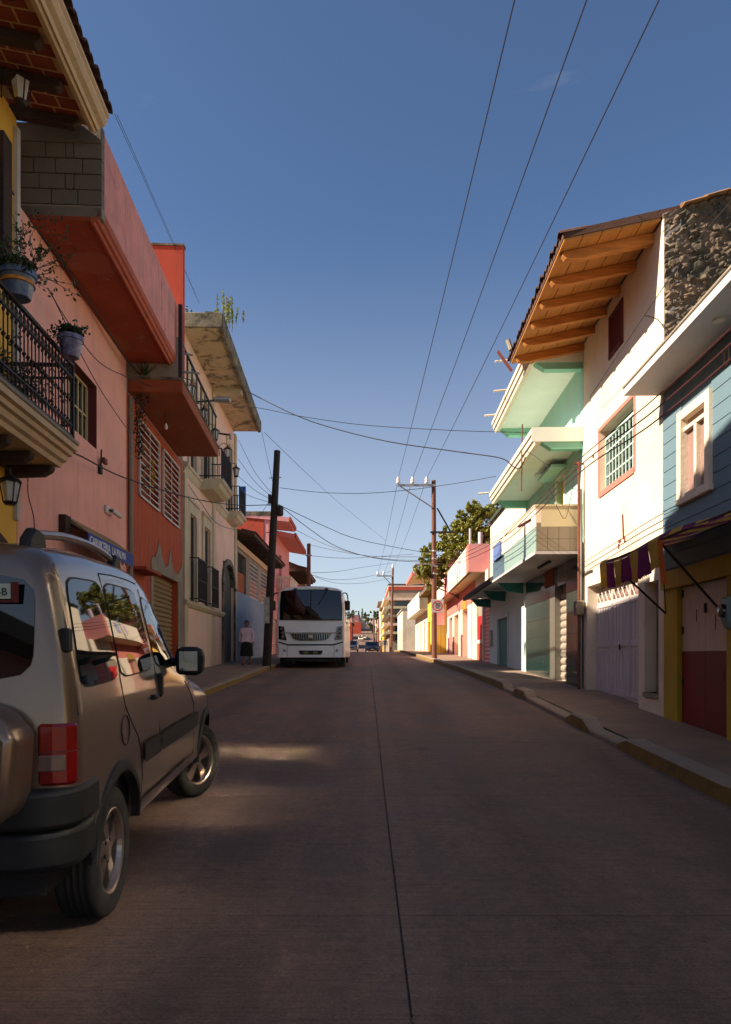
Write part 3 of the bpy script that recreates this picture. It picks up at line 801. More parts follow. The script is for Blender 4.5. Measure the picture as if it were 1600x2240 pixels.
# ================================================================== LEFT: the salmon pink house with the red overhang
f2 = Frame(-3.9, -0.053, 9.22, 1)
r2 = f2.root('pink_house', 'salmon pink house with red soffit overhang and weathered parapet', 'house')
E2 = f2.u(277)
g2 = zr(9) - 0.3
w0, w1 = f2.u(150), f2.u(212)
sh0, sh1 = f2.u(170), f2.u(262)
mb = MB()
wall(f2, mb, 0, 0, E2 - 0.003, g2, 7.02, [(w0, w1, 4.79, 5.86), (sh0, sh1, g2, 2.75)], 0.2)
mb.build('wall', m_pink, r2)
body(f2, r2, m_pink, -0.22, 0.0, E2 - 0.003, g2, 7.0)
OV = 0.93
s0 = 0.36
MB().box(-1.5, OV - 0.14, s0, E2 + 0.32, 7.022, 7.2).build('overhang_soffit', m_soffitred, r2)
MB().prism([(OV - 0.14, 7.0), (OV - 0.10, 6.985), (OV - 0.08, 7.02), (OV - 0.045, 7.03), (OV - 0.03, 7.08), (OV - 0.002, 7.10), (OV - 0.002, 7.2), (OV - 0.14, 7.2)], 'y', s0, E2 + 0.32).build('overhang_moulding', m_redtrim, r2)
MB().prism([(OV - 0.15, 7.2), (OV, 7.2), (OV, 8.26), (OV - 0.02, 8.30), (OV - 0.13, 8.30), (OV - 0.15, 8.26)], 'y', s0 + 0.14, E2 + 0.33).build('parapet', m_pinkdirty, r2)
MB().box(-2.0, OV + 0.012, s0 + 0.0, s0 + 0.14, 7.07, 7.23).build('end_beam', m_conc, r2, bev=0.01)
MB().box(-2.0, OV - 0.02, s0 + 0.035, s0 + 0.135, 7.23, 8.10).build('block_mortar', m_mortar, r2)
blk = bpy.data.objects['block_mortar']
ZB[blk.name] = ZB[r2.name]
bl = {}
zc = 7.235
row = 0
pat = [[-0.9, -0.52, -0.12, 0.28, 0.62, 0.94], [-0.9, -0.7, -0.32, 0.12, 0.46, 0.57, 0.94], [-0.9, -0.5, 0.05, 0.33, 0.68, 0.94], [-0.9, -0.62, -0.2, 0.2, 0.46, 0.57, 0.94]]
for row in range(4):
    h = 0.205
    xs = pat[row]
    for a, b in zip(xs[:-1], xs[1:]):
        MB().box(a + 0.006, b - 0.006, s0 + 0.012 + random.uniform(-.004, .004), s0 + 0.13, zc + 0.006, zc + h - 0.006).build('block', m_block, blk, bev=0.006)
    zc += h
MB().box(-0.92, OV + 0.004, s0 + 0.005, s0 + 0.145, zc, 8.30).build('cap_beam', m_block, r2, bev=0.012)
# window recess, maroon reveal, cream grille
fb(f2, MB(), -0.205, -0.219, w0, w1, 4.79, 5.86).build('window', m_glass, r2)
rv = MB()
rv.box(0.001, -0.17, w1 - 0.012, w1 - 0.002, 4.792, 5.858); rv.box(0.001, -0.17, w0 + 0.002, w1 - 0.012, 5.846, 5.858)
rv.build('reveal_paint', m_maroon, r2)
grille(f2, r2, -0.16, w0 + 0.05, w1 - 0.03, 4.83, 5.82, 1, 5, m_creamiron, 0.012, fr=0.018)
shutter(f2, r2, -0.12, sh0, sh1, g2 + 0.2, 2.75, 0.11, m_shutter)
# thin red party wall standing on the roof beyond the parapet
pw = MB().box(-4.0, 1.03, E2 + 0.36, E2 + 0.50, 6.9, 9.5)
pw.build('party_wall', m_redwall, r2, bev=0.01)
MB().box(-4.0, 1.045, E2 + 0.345, E2 + 0.515, 9.5, 9.54).build('party_wall_coping', m_concdark, r2)
# butcher's awning
def f2w(n, u, z):
    X, Y = f2.world(n, u); return (X, Y, z)
a0, a1 = f2.u(193, 0.35), f2.u(291, 0.35)
X_, Y_ = f2.world(0, a0)
aw = thing('shop_awning', 'small butcher shop awning with blue lettered valance on the pink house', 'awning', (X_, Y_, 2.85), f2.rz, None, 2.85)
L = a1 - a0
MB().prism([(0.004, 3.36), (0.03, 3.38), (0.35, 3.14), (0.35, 3.12), (0.004, 3.33)], 'y', 0, L).build('roof_cloth', m_olivecloth, aw)
vb = MB()
vb.box(0.345, 0.36, 0, L, 2.93, 3.135)
nsc = 9
for i in range(nsc):
    q0, q1 = L * i / nsc, L * (i + 1) / nsc
    vb.prism([(q0 + 0.01, 2.93), ((q0 + q1) / 2, 2.86), (q1 - 0.01, 2.93)], 'x', 0.347, 0.358)
vb.build('valance', m_bluecloth, aw)
MB().tube([(0.36, -0.01, 2.93)] + [(0.362, L * i / 18, 2.93 - (0.06 if i % 2 else 0)) for i in range(19)], 0.008, 4).build('fringe', m_awnyel, aw)
lettering('CARNICERIA  LA PALMA', 0.185, m_letter, aw, (0.362, 0.04, 2.968), (0, 1, 0), (0, 0, 1), stretch=(L - 0.08) / 2.12 if False else 0.98)
for q in (0.0, L):
    MB().tube([(0.0, q, 3.3), (0.34, q, 3.12)], 0.015, 5).build('arm', m_iron, aw)
MB().box(0.003, 0.10, -0.22, 0.0, 3.02, 3.36).build('bracket_box', m_darkwood, aw)
# bullet camera and iron cross on the pink wall
c0 = f2.u(232)
cz = f2.z(232, 1115)
t = thing('security_camera', 'white bullet security camera on the pink wall above the awning', 'camera', f2w(0, c0, cz), f2.rz)
MB().box(0.002, 0.05, -0.1, 0.1, -0.07, 0.07).build('mount', m_whiteiron, t, bev=0.01)
MB().tube([(0.04, 0.02, 0), (0.10, 0.07, -0.01)], 0.02, 8).build('arm', m_iron, t)
MB().tube([(0.09, 0.06, 0.0), (0.15, 0.36, -0.05)], 0.045, 10).build('barrel', m_whiteiron, t, smooth=True)
c0 = f2.u(216); cz = f2.z(216, 1015)
t = thing('wall_bracket', 'small dark iron bracket on the pink wall below the window', 'bracket', f2w(0, c0, cz - 0.15), f2.rz)
MB().box(0.002, 0.06, -0.05, 0.05, -0.02, 0.14).build('plate', m_iron, t, bev=0.01)
MB().box(0.06, 0.12, -0.04, 0.12, 0.16, 0.26).build('clamp', m_ironrust, t, bev=0.01)
MB().tube([(0.04, 0, 0.1), (0.05, 0.0, 0.4)], 0.015, 5).build('rod', m_iron, t)

# ================================================================== LEFT: the burnt orange stucco house
f3 = Frame(-3.9, -0.053, 14.25, 1)
r3 = f3.root('orange_house', 'burnt orange stucco house with two white window grilles and a garage shutter', 'house')
E3 = f3.u(399)
g3 = zr(14) - 0.3
A0, A1, B0, B1 = f3.u(303), f3.u(346), f3.u(355), f3.u(390)
G0, G1 = f3.u(335), f3.u(389)
mb = MB()
wall(f3, mb, 0, 0.003, E3 - 0.003, g3, 6.45, [(A0, A1, 4.62, 6.16), (B0, B1, 4.62, 6.16), (G0, G1, g3, 3.2)], 0.25)
mb.build('wall', m_orange, r3)
body(f3, r3, m_conc, -0.27, 0.003, E3 - 0.003, g3, 7.6)

for (a, b) in ((A0, A1), (B0, B1)):
    fb(f3, MB(), -0.22, -0.268, a, b, 4.62, 6.16).build('window', m_orangeslab, r3)
    grille(f3, r3, 0.03, a, b, 4.62, 6.18, 10, 1, m_whiteiron, 0.011, fr=0.02)
shutter(f3, r3, -0.16, G0, G1, g3 + 0.2, 3.2, 0.115, m_olivecloth)
# bare cement patch with ragged upper edge round the garage
p0, p1 = f3.u(330), f3.u(398)
rag = [(p0, 3.42)]
random.seed(3)
peaks = [0.0, .05, .1, .16, .22, .3, .36, .42, .5, .56, .62, .7, .78, .86, .93, 1.0]
hs = [3.42, 3.52, 3.5, 3.66, 3.95, 3.62, 3.48, 3.4, 3.5, 3.92, 3.62, 3.42, 3.38, 3.45, 3.6, 3.7]
pp = [(p0 + (p1 - p0) * a, h) for a, h in zip(peaks, hs)]
mb = MB()
mb.prism([(p0, 3.2)] + pp + [(p1, 3.2)], 'x', 0.003, 0.02)
mb.box(0.003, 0.018, G1, p1, g3, 3.2); mb.box(0.003, 0.018, p0, G0, g3, 3.2)
mb.build('cement_patch', m_conc, r3)
# balcony slab over the windows with grey end panel
SB0, SB1 = 0.05, f3.u(478, 1.07)
MB().prism([(0.0, 6.46), (1.07, 6.46), (1.07, 6.70), (0.0, 6.72)], 'y', SB0, SB1).build('balcony_slab', m_orangeslab, r3, bev=0.015)
MB().box(0.0, 1.085, SB0 - 0.012, SB1 + 0.012, 6.70, 6.755).build('balcony_edge', m_concdark, r3, bev=0.012)
MB().box(-0.2, 0.98, SB0 + 0.02, SB0 + 0.12, 6.755, 7.55).build('end_panel', m_conc, r3)
MB().box(0.98, 1.05, SB0 + 0.02, SB0 + 0.1, 6.755, 8.2).build('post', m_iron, r3)
rr = MB()
for q in range(9):
    u = SB0 + 0.2 + q * 0.55
    rr.box(1.0, 1.03, u, u + 0.03, 6.755, 7.5)
rr.box(0.995, 1.035, SB0, SB1, 7.48, 7.52)
rr.build('balcony_rail', m_iron, r3)
for (z, l) in ((7.35, 0.2), (6.98, 0.34)):
    MB().tube([(1.0, SB0 + 0.3, z), (1.0 + l, SB0 + 0.36, z - 0.01)], 0.022, 8).build('drain_spout', m_galv, r3)
MB().tube([(0.5, 1.2, 6.46), (0.5, 1.2, 6.2)], 0.006, 4).build('lamp_cord', m_wire, r3)
MB().lathe([(0.0, 6.06), (0.03, 6.09), (0.035, 6.13), (0.015, 6.2)], (0.5, 1.2, 0), 8).build('bulb', m_porc, r3, smooth=True)
MB().tube([(0.04, 0.14, 6.4), (0.05, 0.15, 5.0), (0.04, 0.14, 3.2), (0.05, 0.15, g3)], 0.05, 8).build('downpipe', m_conc, r3)
MB().box(0.003, 0.34, f3.u(282), f3.u(318), 3.0, 3.06).build('door_hood', m_soffitred, r3)
def f3w(n, u, z):
    X, Y = f3.world(n, u); return (X, Y, z)
# things hanging inside the window grilles
t = thing('yellow_garland', 'yellow garland hanging on the nearer white window grille', 'garland', f3w(0.07, (A0 + A1) / 2 + 0.1, 4.95), f3.rz)
lf = MB(); 
for k in range(14): foliage(lf, (0, random.uniform(-.04, .04), 0.05 * k), 0.055, 9, 0.05)
lf.build('flowers', mat('marigold', (206, 168, 20), rough=0.7, island=0.4, bump=0.0), t)
for (u, z, lab) in ((A0 + 0.35, 4.68, 'green plant behind the bars of the nearer white grille'), (B0 + 0.45, 4.72, 'green plant behind the bars of the farther white grille')):
    t = thing('window_plant', lab, 'plant', f3w(-0.1, u, z), f3.rz)
    MB().lathe([(0.06, 0), (0.09, 0.16), (0.0, 0.15)], n=10).build('pot', m_terra, t)
    lf = MB(); foliage(lf, (0, 0.05, 0.45), 0.24, 110, 0.09, squash=1.6); lf.build('leaves', m_leafd, t)
# creeper at the party corner
t = thing('creeper', 'dark creeper hanging down the corner beside the grey balcony panel', 'creeper', f3w(0.12, 0.1, 5.3), f3.rz)
lf = MB()
for k in range(16): foliage(lf, (0.06 + 0.25 * (k / 16) ** 3, 0.12 + random.uniform(-.12, .12), 0.10 * k), 0.10 + 0.08 * (k / 16), 36, 0.06)
lf.build('leaves', mat('dry_dark_leaf', (50, 44, 26), rough=0.8, island=0.5, bump=0.0), t)
tw2 = MB(); tw2.tube([(0, 0.1, 0), (0.03, 0.14, 0.5), (0, 0.1, 1.0), (0.1, 0.1, 1.5)], 0.012, 5); tw2.build('stem', m_twig, t)
t = thing('spiky_plant', 'green spiky plant growing by the grey balcony panel', 'plant', f3w(0.35, 0.0, 6.76), f3.rz)
lf = MB()
for k in range(40):
    d = Vector((random.gauss(0, .5), random.gauss(0, .3), 1)).normalized(); l_ = random.uniform(.2, .42)
    s_ = Vector((d.y, -d.x, 0)).normalized() * 0.012
    lf.add([s_, -s_, d * l_ + Vector((d.x, d.y, -0.3)) * 0.1], [(0, 1, 2)])
lf.build('leaves', m_leafd, t)
# ================================================================== LEFT: the cream house with the deep mouldy cornice slab
f4 = Frame(-4.336, -0.031, 19.8, 1)
r4 = f4.root('cream_house', 'tall cream house with deep stained concrete roof slab and arched stone doorway', 'house')
E4 = f4.u(516); g4 = zr(19) - 0.3
W1, W2 = (f4.u(413.5), f4.u(427.5)), (f4.u(445.7), f4.u(457.5))
D1, D2, D3 = (f4.u(414), f4.u(427)), (f4.u(444), f4.u(457)), (f4.u(497), f4.u(506))
AR = (f4.u(488), f4.u(511))
holes = [(W1[0], W1[1], 2.82, 5.28), (W2[0], W2[1], 2.82, 5.28), (D1[0], D1[1], 6.62, 9.2), (D2[0], D2[1], 6.62, 9.2), (D3[0], D3[1], 6.62, 9.2), (AR[0], AR[1], g4, 4.72)]
mb = MB(); wall(f4, mb, 0, 0.003, E4, g4, 10.14, holes, 0.3); mb.build('wall', m_cream, r4)
body(f4, r4, m_cream, -0.32, 0.003, E4, g4, 10.14)
# doors and windows: leaf, frame, railing
for i, (a, b) in enumerate((W1, W2)):
    w = fb(f4, MB(), -0.05, -0.3, a, b, 2.82, 5.28).build('window', m_dark, r4)
    fr = MB()
    fb(f4, fr, 0.05, 0.002, a - 0.3, a - 0.004, 2.82, 5.30); fb(f4, fr, 0.05, 0.002, b + 0.004, b + 0.3, 2.82, 5.30); fb(f4, fr, 0.055, 0.002, a - 0.3, b + 0.3, 5.30, 5.62)
    fb(f4, fr, 0.09, 0.002, a - 0.36, b + 0.36, 5.62, 5.70)
    fr.build('window_surround', m_creamtrim, r4)
    rl = MB()
    for k in range(12):
        u = a - 0.12 + (b - a + 0.24) * k / 11; fb(f4, rl, 0.30, 0.28, u - 0.01, u + 0.01, 2.80, 4.0)
    fb(f4, rl, 0.305, 0.275, a - 0.14, b + 0.14, 4.0, 4.03); fb(f4, rl, 0.305, 0.275, a - 0.14, b + 0.14, 2.86, 2.89); fb(f4, rl, 0.305, 0.275, a - 0.14, b + 0.14, 3.4, 3.42)
    for u in (a - 0.13, b + 0.13): fb(f4, rl, 0.28, 0.0, u - 0.012, u + 0.012, 4.0, 4.03); fb(f4, rl, 0.28, 0.0, u - 0.012, u + 0.012, 2.86, 2.89)
    rl.build('window_railing', m_iron, r4)
for i, (a, b) in enumerate((D1, D2, D3)):
    fb(f4, MB(), -0.05, -0.3, a, b, 6.62, 9.2).build('door', m_dark, r4)
    fr = MB()
    fb(f4, fr, 0.05, 0.002, a - 0.25, a - 0.004, 6.62, 9.22); fb(f4, fr, 0.05, 0.002, b + 0.004, b + 0.25, 6.62, 9.22); fb(f4, fr, 0.055, 0.002, a - 0.25, b + 0.25, 9.22, 9.45)
    fr.build('door_surround', m_creamtrim, r4)
def balcony4(u0, u1, out):
    MB().prism([(0.0, 6.62), (out, 6.62), (out, 6.54), (out - 0.08, 6.50), (out - 0.14, 6.40), (out - 0.3, 6.32), (0.0, 6.28)], 'y', u0, u1).build('balcony_slab', m_creamtrim, r4)
    rl = MB(); k = int((u1 - u0) / 0.13)
    for q in range(k + 1):
        u = u0 + 0.05 + (u1 - u0 - 0.1) * q / k; rl.box(out - 0.07, out - 0.045, u - 0.011, u + 0.011, 6.62, 7.55)
    for q in range(1, 5):
        for u in (u0 + 0.05, u1 - 0.05): rl.box(out * q / 5.5, out * q / 5.5 + 0.022, u - 0.011, u + 0.011, 6.62, 7.55)
    for z in (6.7, 7.53):
        rl.box(out - 0.075, out - 0.04, u0 + 0.03, u1 - 0.03, z, z + 0.03)
        for u in (u0 + 0.05, u1 - 0.05): rl.box(0.0, out - 0.075, u - 0.014, u + 0.014, z, z + 0.03)
    rl.build('balcony_railing', m_iron, r4)
balcony4(f4.u(436), f4.u(462), 0.72)
balcony4(f4.u(494), f4.u(509), 0.55)
MB().box(0.30, 0.52, f4.u(509) - 0.03, f4.u(509) + 0.06, 6.65, 7.9).build('blue_panel', mat('blue_plastic', (40, 90, 190), rough=0.4, bump=0.0), r4)
# belt cornice between storeys, plinth ledge, pilasters
MB().prism([(0.002, 6.25), (0.03, 6.27), (0.10, 6.42), (0.14, 6.44), (0.14, 6.52), (0.002, 6.56)], 'y', 0.01, f4.u(434)).build('belt_cornice', m_creamtrim, r4)
MB().prism([(0.002, 6.25), (0.03, 6.27), (0.10, 6.42), (0.14, 6.44), (0.14, 6.52), (0.002, 6.56)], 'y', f4.u(464), f4.u(493)).build('belt_cornice', m_creamtrim, r4)
MB().prism([(0.002, 2.62), (0.05, 2.64), (0.12, 2.72), (0.12, 2.80), (0.002, 2.82)], 'y', 0.01, f4.u(486)).build('plinth_ledge', m_creamtrim, r4)
for (a, b, z0, z1) in ((0.01, 0.42, g4, 6.24), (f4.u(464), f4.u(468), g4, 2.6), (f4.u(464), f4.u(468), 2.83, 6.24), (f4.u(464), f4.u(468), 6.57, 10.1), (E4 - 0.42, E4 - 0.01, g4, 10.1)):
    fb(f4, MB(), 0.06, 0.003, a, b, z0, z1).build('pilaster', m_creamtrim, r4)
# stone arched doorway
a, b = AR; c_ = (a + b) / 2; R_ = (b - a) / 2; zsps = 4.72 - R_ * 0.62
def arch(rad, zs_, squ=0.62, k=14):
    return [(c_ + rad * math.cos(math.pi * i / k), zs_ + rad * squ * math.sin(math.pi * i / k)) for i in range(k + 1)]
ao, ai = arch(R_ + 0.28, zsps), arch(R_ - 0.03, zsps)
mb = MB()
for i in range(14):
    q = [ai[i], ao[i], ao[i + 1], ai[i + 1]]
    mb.prism(q, 'x', -0.27, 0.07)
fb(f4, mb, 0.069, 0.003, a - 0.28, a - 0.0, g4, zsps); fb(f4, mb, 0.069, 0.003, b, b + 0.28, g4, zsps)
fb(f4, mb, 0.11, 0.004, a - 0.32, a, zsps - 0.12, zsps - 0.002); fb(f4, mb, 0.11, 0.004, b, b + 0.32, zsps - 0.12, zsps - 0.002)
mb.build('doorway_surround', m_concdark, r4)
fb(f4, MB(), -0.10, -0.28, a, b, g4, 4.7).build('door', m_teal if False else mat('weathered_green_door', (70, 72, 60), var=0.2, scale=5, stretch=(1, 5, 0.4), bump=0.3), r4)
# roof slab
SO = 1.1; S1 = f4.u(572, SO)
MB().box(-7.0, SO - 0.12, 0.0, S1, 10.142, 10.3).build('roof_soffit', m_creamsof, r4)
MB().prism([(SO - 0.12, 10.10), (SO - 0.03, 10.12), (SO, 10.2), (SO, 10.52), (SO - 0.04, 10.58), (SO - 0.5, 10.6), (SO - 0.5, 10.3), (SO - 0.12, 10.3)], 'y', -0.02, S1 + 0.02).build('roof_fascia', m_concdark, r4)
MB().box(-7.0, SO - 0.02, -0.06, 0.08, 10.15, 10.56).build('roof_edge_beam', m_concdark, r4, bev=0.02)
MB().box(0.0, SO - 0.13, f4.u(464), f4.u(464) + 0.35, 9.98, 10.141).build('soffit_beam', m_creamtrim, r4)
MB().box(-7.0, SO - 0.5, 0.1, S1, 10.3, 10.5).build('roof', m_concdark, r4)
def f4w(n, u, z):
    X, Y = f4.world(n, u); return (X, Y, z)
for i, (x, y, lab) in enumerate(((417, 852, 'first of the lanterns along the upper floor of the cream house, nearest the orange house'), (446, 905, 'second lantern along the upper floor of the cream house'),
                                 (471, 948, 'third lantern along the cream house, above the first balcony end'), (498, 988, 'fourth lantern on the cream house, beside the tall farther door'),
                                 (517, 1030, 'last lantern, at the far corner of the cream house'))):
    u = f4.u(x, 0.3); lantern(f4w(0.3, u, f4.z(x, y, 0.3)), lab, f4.rz, 1.25, 'lanterns on the cream house', 0.28)
for i, (u, z, lab) in enumerate(((1.2, 8.55, 'grey floodlight on an arm above the orange balcony slab'), (3.4, 8.3, 'second grey arm on the cream upper wall, past the floodlight'))):
    t = thing('floodlight', lab, 'floodlight', f4w(0.0, u, z), f4.rz)
    MB().tube([(0, 0, 0), (0.35, 0, 0.03), (0.75, 0.1, 0.1 if i == 0 else 0.0)], 0.03, 6).build('arm', m_iron, t)
    if i == 0: MB().box(0.6, 1.1, -0.03, 0.2, 0.06, 0.16).build('lamp_head', m_galv, t, bev=0.03)
    else: MB().box(0.72, 0.78, 0.0, 0.2, -0.12, 0.03).build('lamp_head', m_galv, t, bev=0.01)
# plants sprouting on the roof slab
for (x, y, hh, r_, lab, mt) in ((404, 690, 0.45, 0.25, 'green weeds on the near corner of the cream roof slab', m_leafd), (497, 720, 0.75, 0.3, 'yellow green sprigs on the street edge of the cream roof slab', m_leafy)):
    p = P(x, y, 20.4)
    t = thing('roof_weeds', lab, 'plant', (p.x, p.y, 10.5))
    lf, st = MB(), MB()
    for k in range(22):
        q = Vector((random.gauss(0, r_ * .5), random.gauss(0, r_ * .9), 0)); l_ = hh * random.uniform(.45, 1.1)
        e = q + Vector((random.gauss(0, .05), random.gauss(0, .06), l_)); st.tube([q, e], 0.006, 4)
        for w in range(9): foliage(lf, q.lerp(e, 0.25 + 0.08 * w), 0.04, 3, 0.07)
    st.build('stem', m_twig, t); lf.build('leaves', mt, t)

# ================================================================== LEFT: low workshop, blue plinth, brick infill, tile eave
f5 = Frame(-5.25, 0.0, 29.7, 1)
r5 = f5.root('blue_wall_workshop', 'low workshop with faded blue wall, brick window infill and tiled eave', 'house')
g5 = zr(29) - 0.3; E5 = 10.9
wins = [(0.5, 2.6), (3.6, 6.3), (7.2, 10.2)]
mb = MB(); wall(f5, mb, 0, 0.0, E5, g5, 3.9, [], 0.25); mb.build('blue_wall', m_lblue, r5)
mb = MB(); wall(f5, mb, -0.02, 0.0, E5, 3.9, 5.85, [(a, b, 3.9, 5.55) for a, b in wins], 0.25); mb.build('wall', m_conc, r5)
body(f5, r5, m_conc, -0.3, 0.0, E5, g5, 5.9)
for (a, b) in wins:
    bw = fb(f5, MB(), -0.14, -0.2, a, b, 3.9, 4.8).build('brick_infill', m_mortar, r5)
    me = MB().box(0, 0.03, 0, 0.24, 0, 0.075).mesh('brick', m_brick)
    for rw in range(10):
        u = a + (0.13 if rw % 2 else 0)
        while u + 0.24 <= b:
            place(me, 'brick', bw, (-0.139, u, 3.91 + rw * 0.088 - ZB[r5.name])); u += 0.26
    fb(f5, MB(), -0.2, -0.28, a, b, 4.8, 5.55).build('opening', m_dark, r5)
    if a > 1: grille(f5, r5, -0.05, a + 0.03, b - 0.03, 3.95, 5.5, 7, 6, m_whiteiron, 0.014)
MB().box(-0.2, 0.06, 0.0, E5, 5.7, 5.95).build('lintel', m_mould, r5)
rf = MB().prism([(-4.0, 7.3), (0.75, 6.12), (0.78, 6.2), (-4.0, 7.42)], 'y', -0.1, E5).build('roof', m_rooftile, r5)
tme5 = MB()
for k in range(6):
    A = math.pi * k / 6; B = math.pi * (k + 1) / 6
    tme5.quad((-0.6, 0.11 * math.cos(A), 0.09 * math.sin(A) + 0.15), (0, 0.11 * math.cos(A), 0.09 * math.sin(A)), (0, 0.11 * math.cos(B), 0.09 * math.sin(B)), (-0.6, 0.11 * math.cos(B), 0.09 * math.sin(B) + 0.15))
tme5 = tme5.mesh('tile', m_rooftile)
for k in range(48): place(tme5, 'tile', rf, (0.82, 0.02 + 0.226 * k, 6.19 - ZB[r5.name]))
for k in range(18): MB().box(-0.2, 0.7, 0.2 + 0.6 * k, 0.28 + 0.6 * k, 6.0, 6.1).build('rafter', m_darkwood, r5)
# ================================================================== LEFT: the orange-flanked pink house with white balcony
f6 = Frame(-5.43, 0.0, 41.0, 1)
r6 = f6.root('pink_gabled_house', 'pink house with bright orange side wall and white balustrade behind the bus', 'house')
g6 = zr(41) - 0.3; E6 = 11.0
d6 = (5.0, 6.3); w6 = (1.2, 2.6)
mb = MB(); wall(f6, mb, 0, 0.02, E6, g6, 8.9, [(w6[0], w6[1], 6.0, 7.8), (d6[0], d6[1], 5.3, 7.6), (2, 4, g6, 3.4)], 0.25); mb.build('wall', m_rose, r6)
fb(f6, MB(), -0.27, -9.0, 0.0, E6, g6, 9.2).build('side_wall', m_redwall, r6)
MB().box(-9.0, 0.3, -0.06, 0.018, 9.05, 9.3).build('wall_coping', m_concdark, r6)
pane(f6, r6, -0.15, w6[0], w6[1], 6.0, 7.8); pane(f6, r6, -0.15, d6[0], d6[1], 5.3, 7.6)
shutter(f6, r6, -0.1, 2, 4, g6 + 0.2, 3.4, 0.14, m_shutter)
MB().prism([(-2.0, 9.05), (1.15, 8.72), (1.18, 8.95), (-2.0, 9.4)], 'y', -0.05, 3.4).build('roof_slab', m_rose, r6)
MB().prism([(-2.0, 8.9), (1.1, 8.35), (1.13, 8.6), (-2.0, 9.2)], 'y', 3.4, E6).build('roof_slab', m_rose, r6)
MB().prism([(1.13, 8.78), (1.24, 8.78), (1.24, 9.0), (1.16, 9.0)], 'y', -0.07, 3.4).build('roof_edge', m_redtrim, r6)
MB().prism([(1.1, 8.38), (1.22, 8.38), (1.22, 8.66), (1.1, 8.66)], 'y', 3.41, E6).build('roof_edge', m_redtrim, r6)
MB().box(0.0, 0.9, 3.6, 8.2, 4.7, 5.25).build('balcony', m_rose, r6)
bl6 = MB()
for q in range(28):
    u = 3.65 + 4.5 * q / 27; bl6.lathe([(0.04, 5.25), (0.07, 5.5), (0.03, 5.75), (0.05, 5.95)], (0.82, u, 0), 6)
for q in range(5):
    bl6.lathe([(0.04, 5.25), (0.07, 5.5), (0.03, 5.75), (0.05, 5.95)], (0.1 + 0.14 * q, 3.68, 0), 6)
bl6.box(0.74, 0.9, 3.6, 8.2, 5.95, 6.05); bl6.box(0.0, 0.74, 3.6, 3.76, 5.95, 6.05)
bl6.build('balustrade', m_white, r6)
# ================================================================== LEFT: house with brown tile eave behind the second pole
f7 = Frame(-5.6, 0.0, 52.2, 1)
r7 = f7.root('tile_eave_house', 'cream house with red band and drooping brown tile eave behind the bus', 'house')
g7 = zr(52) - 0.3
mb = MB(); wall(f7, mb, 0, 0, 9, g7, 7.2, [(1, 2.2, 4.6, 6.0), (5, 6.2, 4.6, 6.0)], 0.25); mb.build('wall', m_cream, r7)
body(f7, r7, m_cream, -0.27, 0, 9, g7, 7.2)
MB().box(0.002, 0.03, 0, 9, 6.4, 7.0).build('red_band', m_redwall, r7)
pane(f7, r7, -0.15, 1, 2.2, 4.6, 6.0); pane(f7, r7, -0.15, 5, 6.2, 4.6, 6.0)
rf = MB().prism([(-3, 8.9), (1.35, 7.25), (1.4, 7.4), (-3, 9.1)], 'y', -0.3, 9.3).build('roof', m_rooftile, r7)
for k in range(16): MB().box(-0.2, 1.25, 0.1 + 0.56 * k, 0.22 + 0.56 * k, 7.1, 7.22).build('rafter', m_darkwood, r7)
for k in range(42): place(tme5, 'tile', rf, (1.45, -0.2 + 0.226 * k, 7.38 - ZB[r7.name]))
# more of the left row beyond, seen only past the bus
def plain_house(f, length, h, mw, label, name, depth=7.0, floors=2, mr=None, over=0.5, mtrim=None, gap=2.6, win_m=None):
    r = f.root(name, label, 'house')
    g = zr(f.O[1]) - 0.4
    fl = (h - 0.4) / floors; base = zs(f.O[1])
    holes = []
    k = max(1, int(length / gap))
    for q in range(floors):
        for i in range(k):
            c_ = (i + 0.5) * length / k; ww = 0.55 if (i + q) % 2 else 0.7
            if q == 0: holes.append((c_ - ww, c_ + ww, g, base + 2.3))
            else: holes.append((c_ - ww, c_ + ww, base + q * fl + 0.8, base + q * fl + 2.1))
    mb = MB(); wall(f, mb, 0, 0, length, g, base + h, holes, 0.25); mb.build('wall', mw, r)
    body(f, r, mw, -0.27, 0, length, g, base + h, depth)
    for i, hq in enumerate(holes):
        if hq[2] == g: fb(f, MB(), -0.14, -0.2, *hq).build('door', [m_whitegrey, m_teal, m_maroon, m_shutter][i % 4], r)
        else:
            w = fb(f, MB(), -0.16, -0.2, *hq).build('window', win_m or m_glass, r)
            fr = MB(); fb(f, fr, 0.03, 0.0, hq[0] - 0.08, hq[1] + 0.08, hq[2] - 0.1, hq[2] - 0.01); fr.build('sill', mtrim or m_creamtrim, r)
    fb(f, MB(), over, -depth, -0.02, length + 0.02, base + h, base + h + 0.22).build('roof', mr or m_conc, r)
    return r
plain_house(Frame(-5.6, 0.0, 61.5, 1), 13, 5.6, m_rust, 'rust red house past the tile eave house, behind the bus', 'rust_red_house')
plain_house(Frame(-5.6, 0.0, 75, 1), 16, 6.2, m_white, 'white house at the crest of the street behind the bus', 'white_crest_house')
# ================================================================== RIGHT: grey-blue boarded house with yellow shopfront
k1 = Frame(4.0, 0.028, 10.54, -1)
q1 = Frame(4.0, 0.028, 10.54, -1).root('blue_house', 'grey blue boarded house with mustard shopfront and concrete slab canopy', 'house')
h1 = zr(3) - 0.3
wa, wb = k1.u(1557), k1.u(1494)          # window, near to far
da, db = k1.u(1590), k1.u(1481)
NEAR = -10.0
mb = MB()
wall(k1, mb, 0, NEAR, -0.004, 2.5, 5.06, [(wa, wb, 3.48, 4.5), (-4.0, -3.1, 3.8, 4.75), (-6.6, -5.0, 3.8, 4.75), (-9.3, -7.7, 3.8, 4.75)], 0.2)
bw = mb.build('wall', m_blue, q1)
ZB[bw.name] = ZB[q1.name]
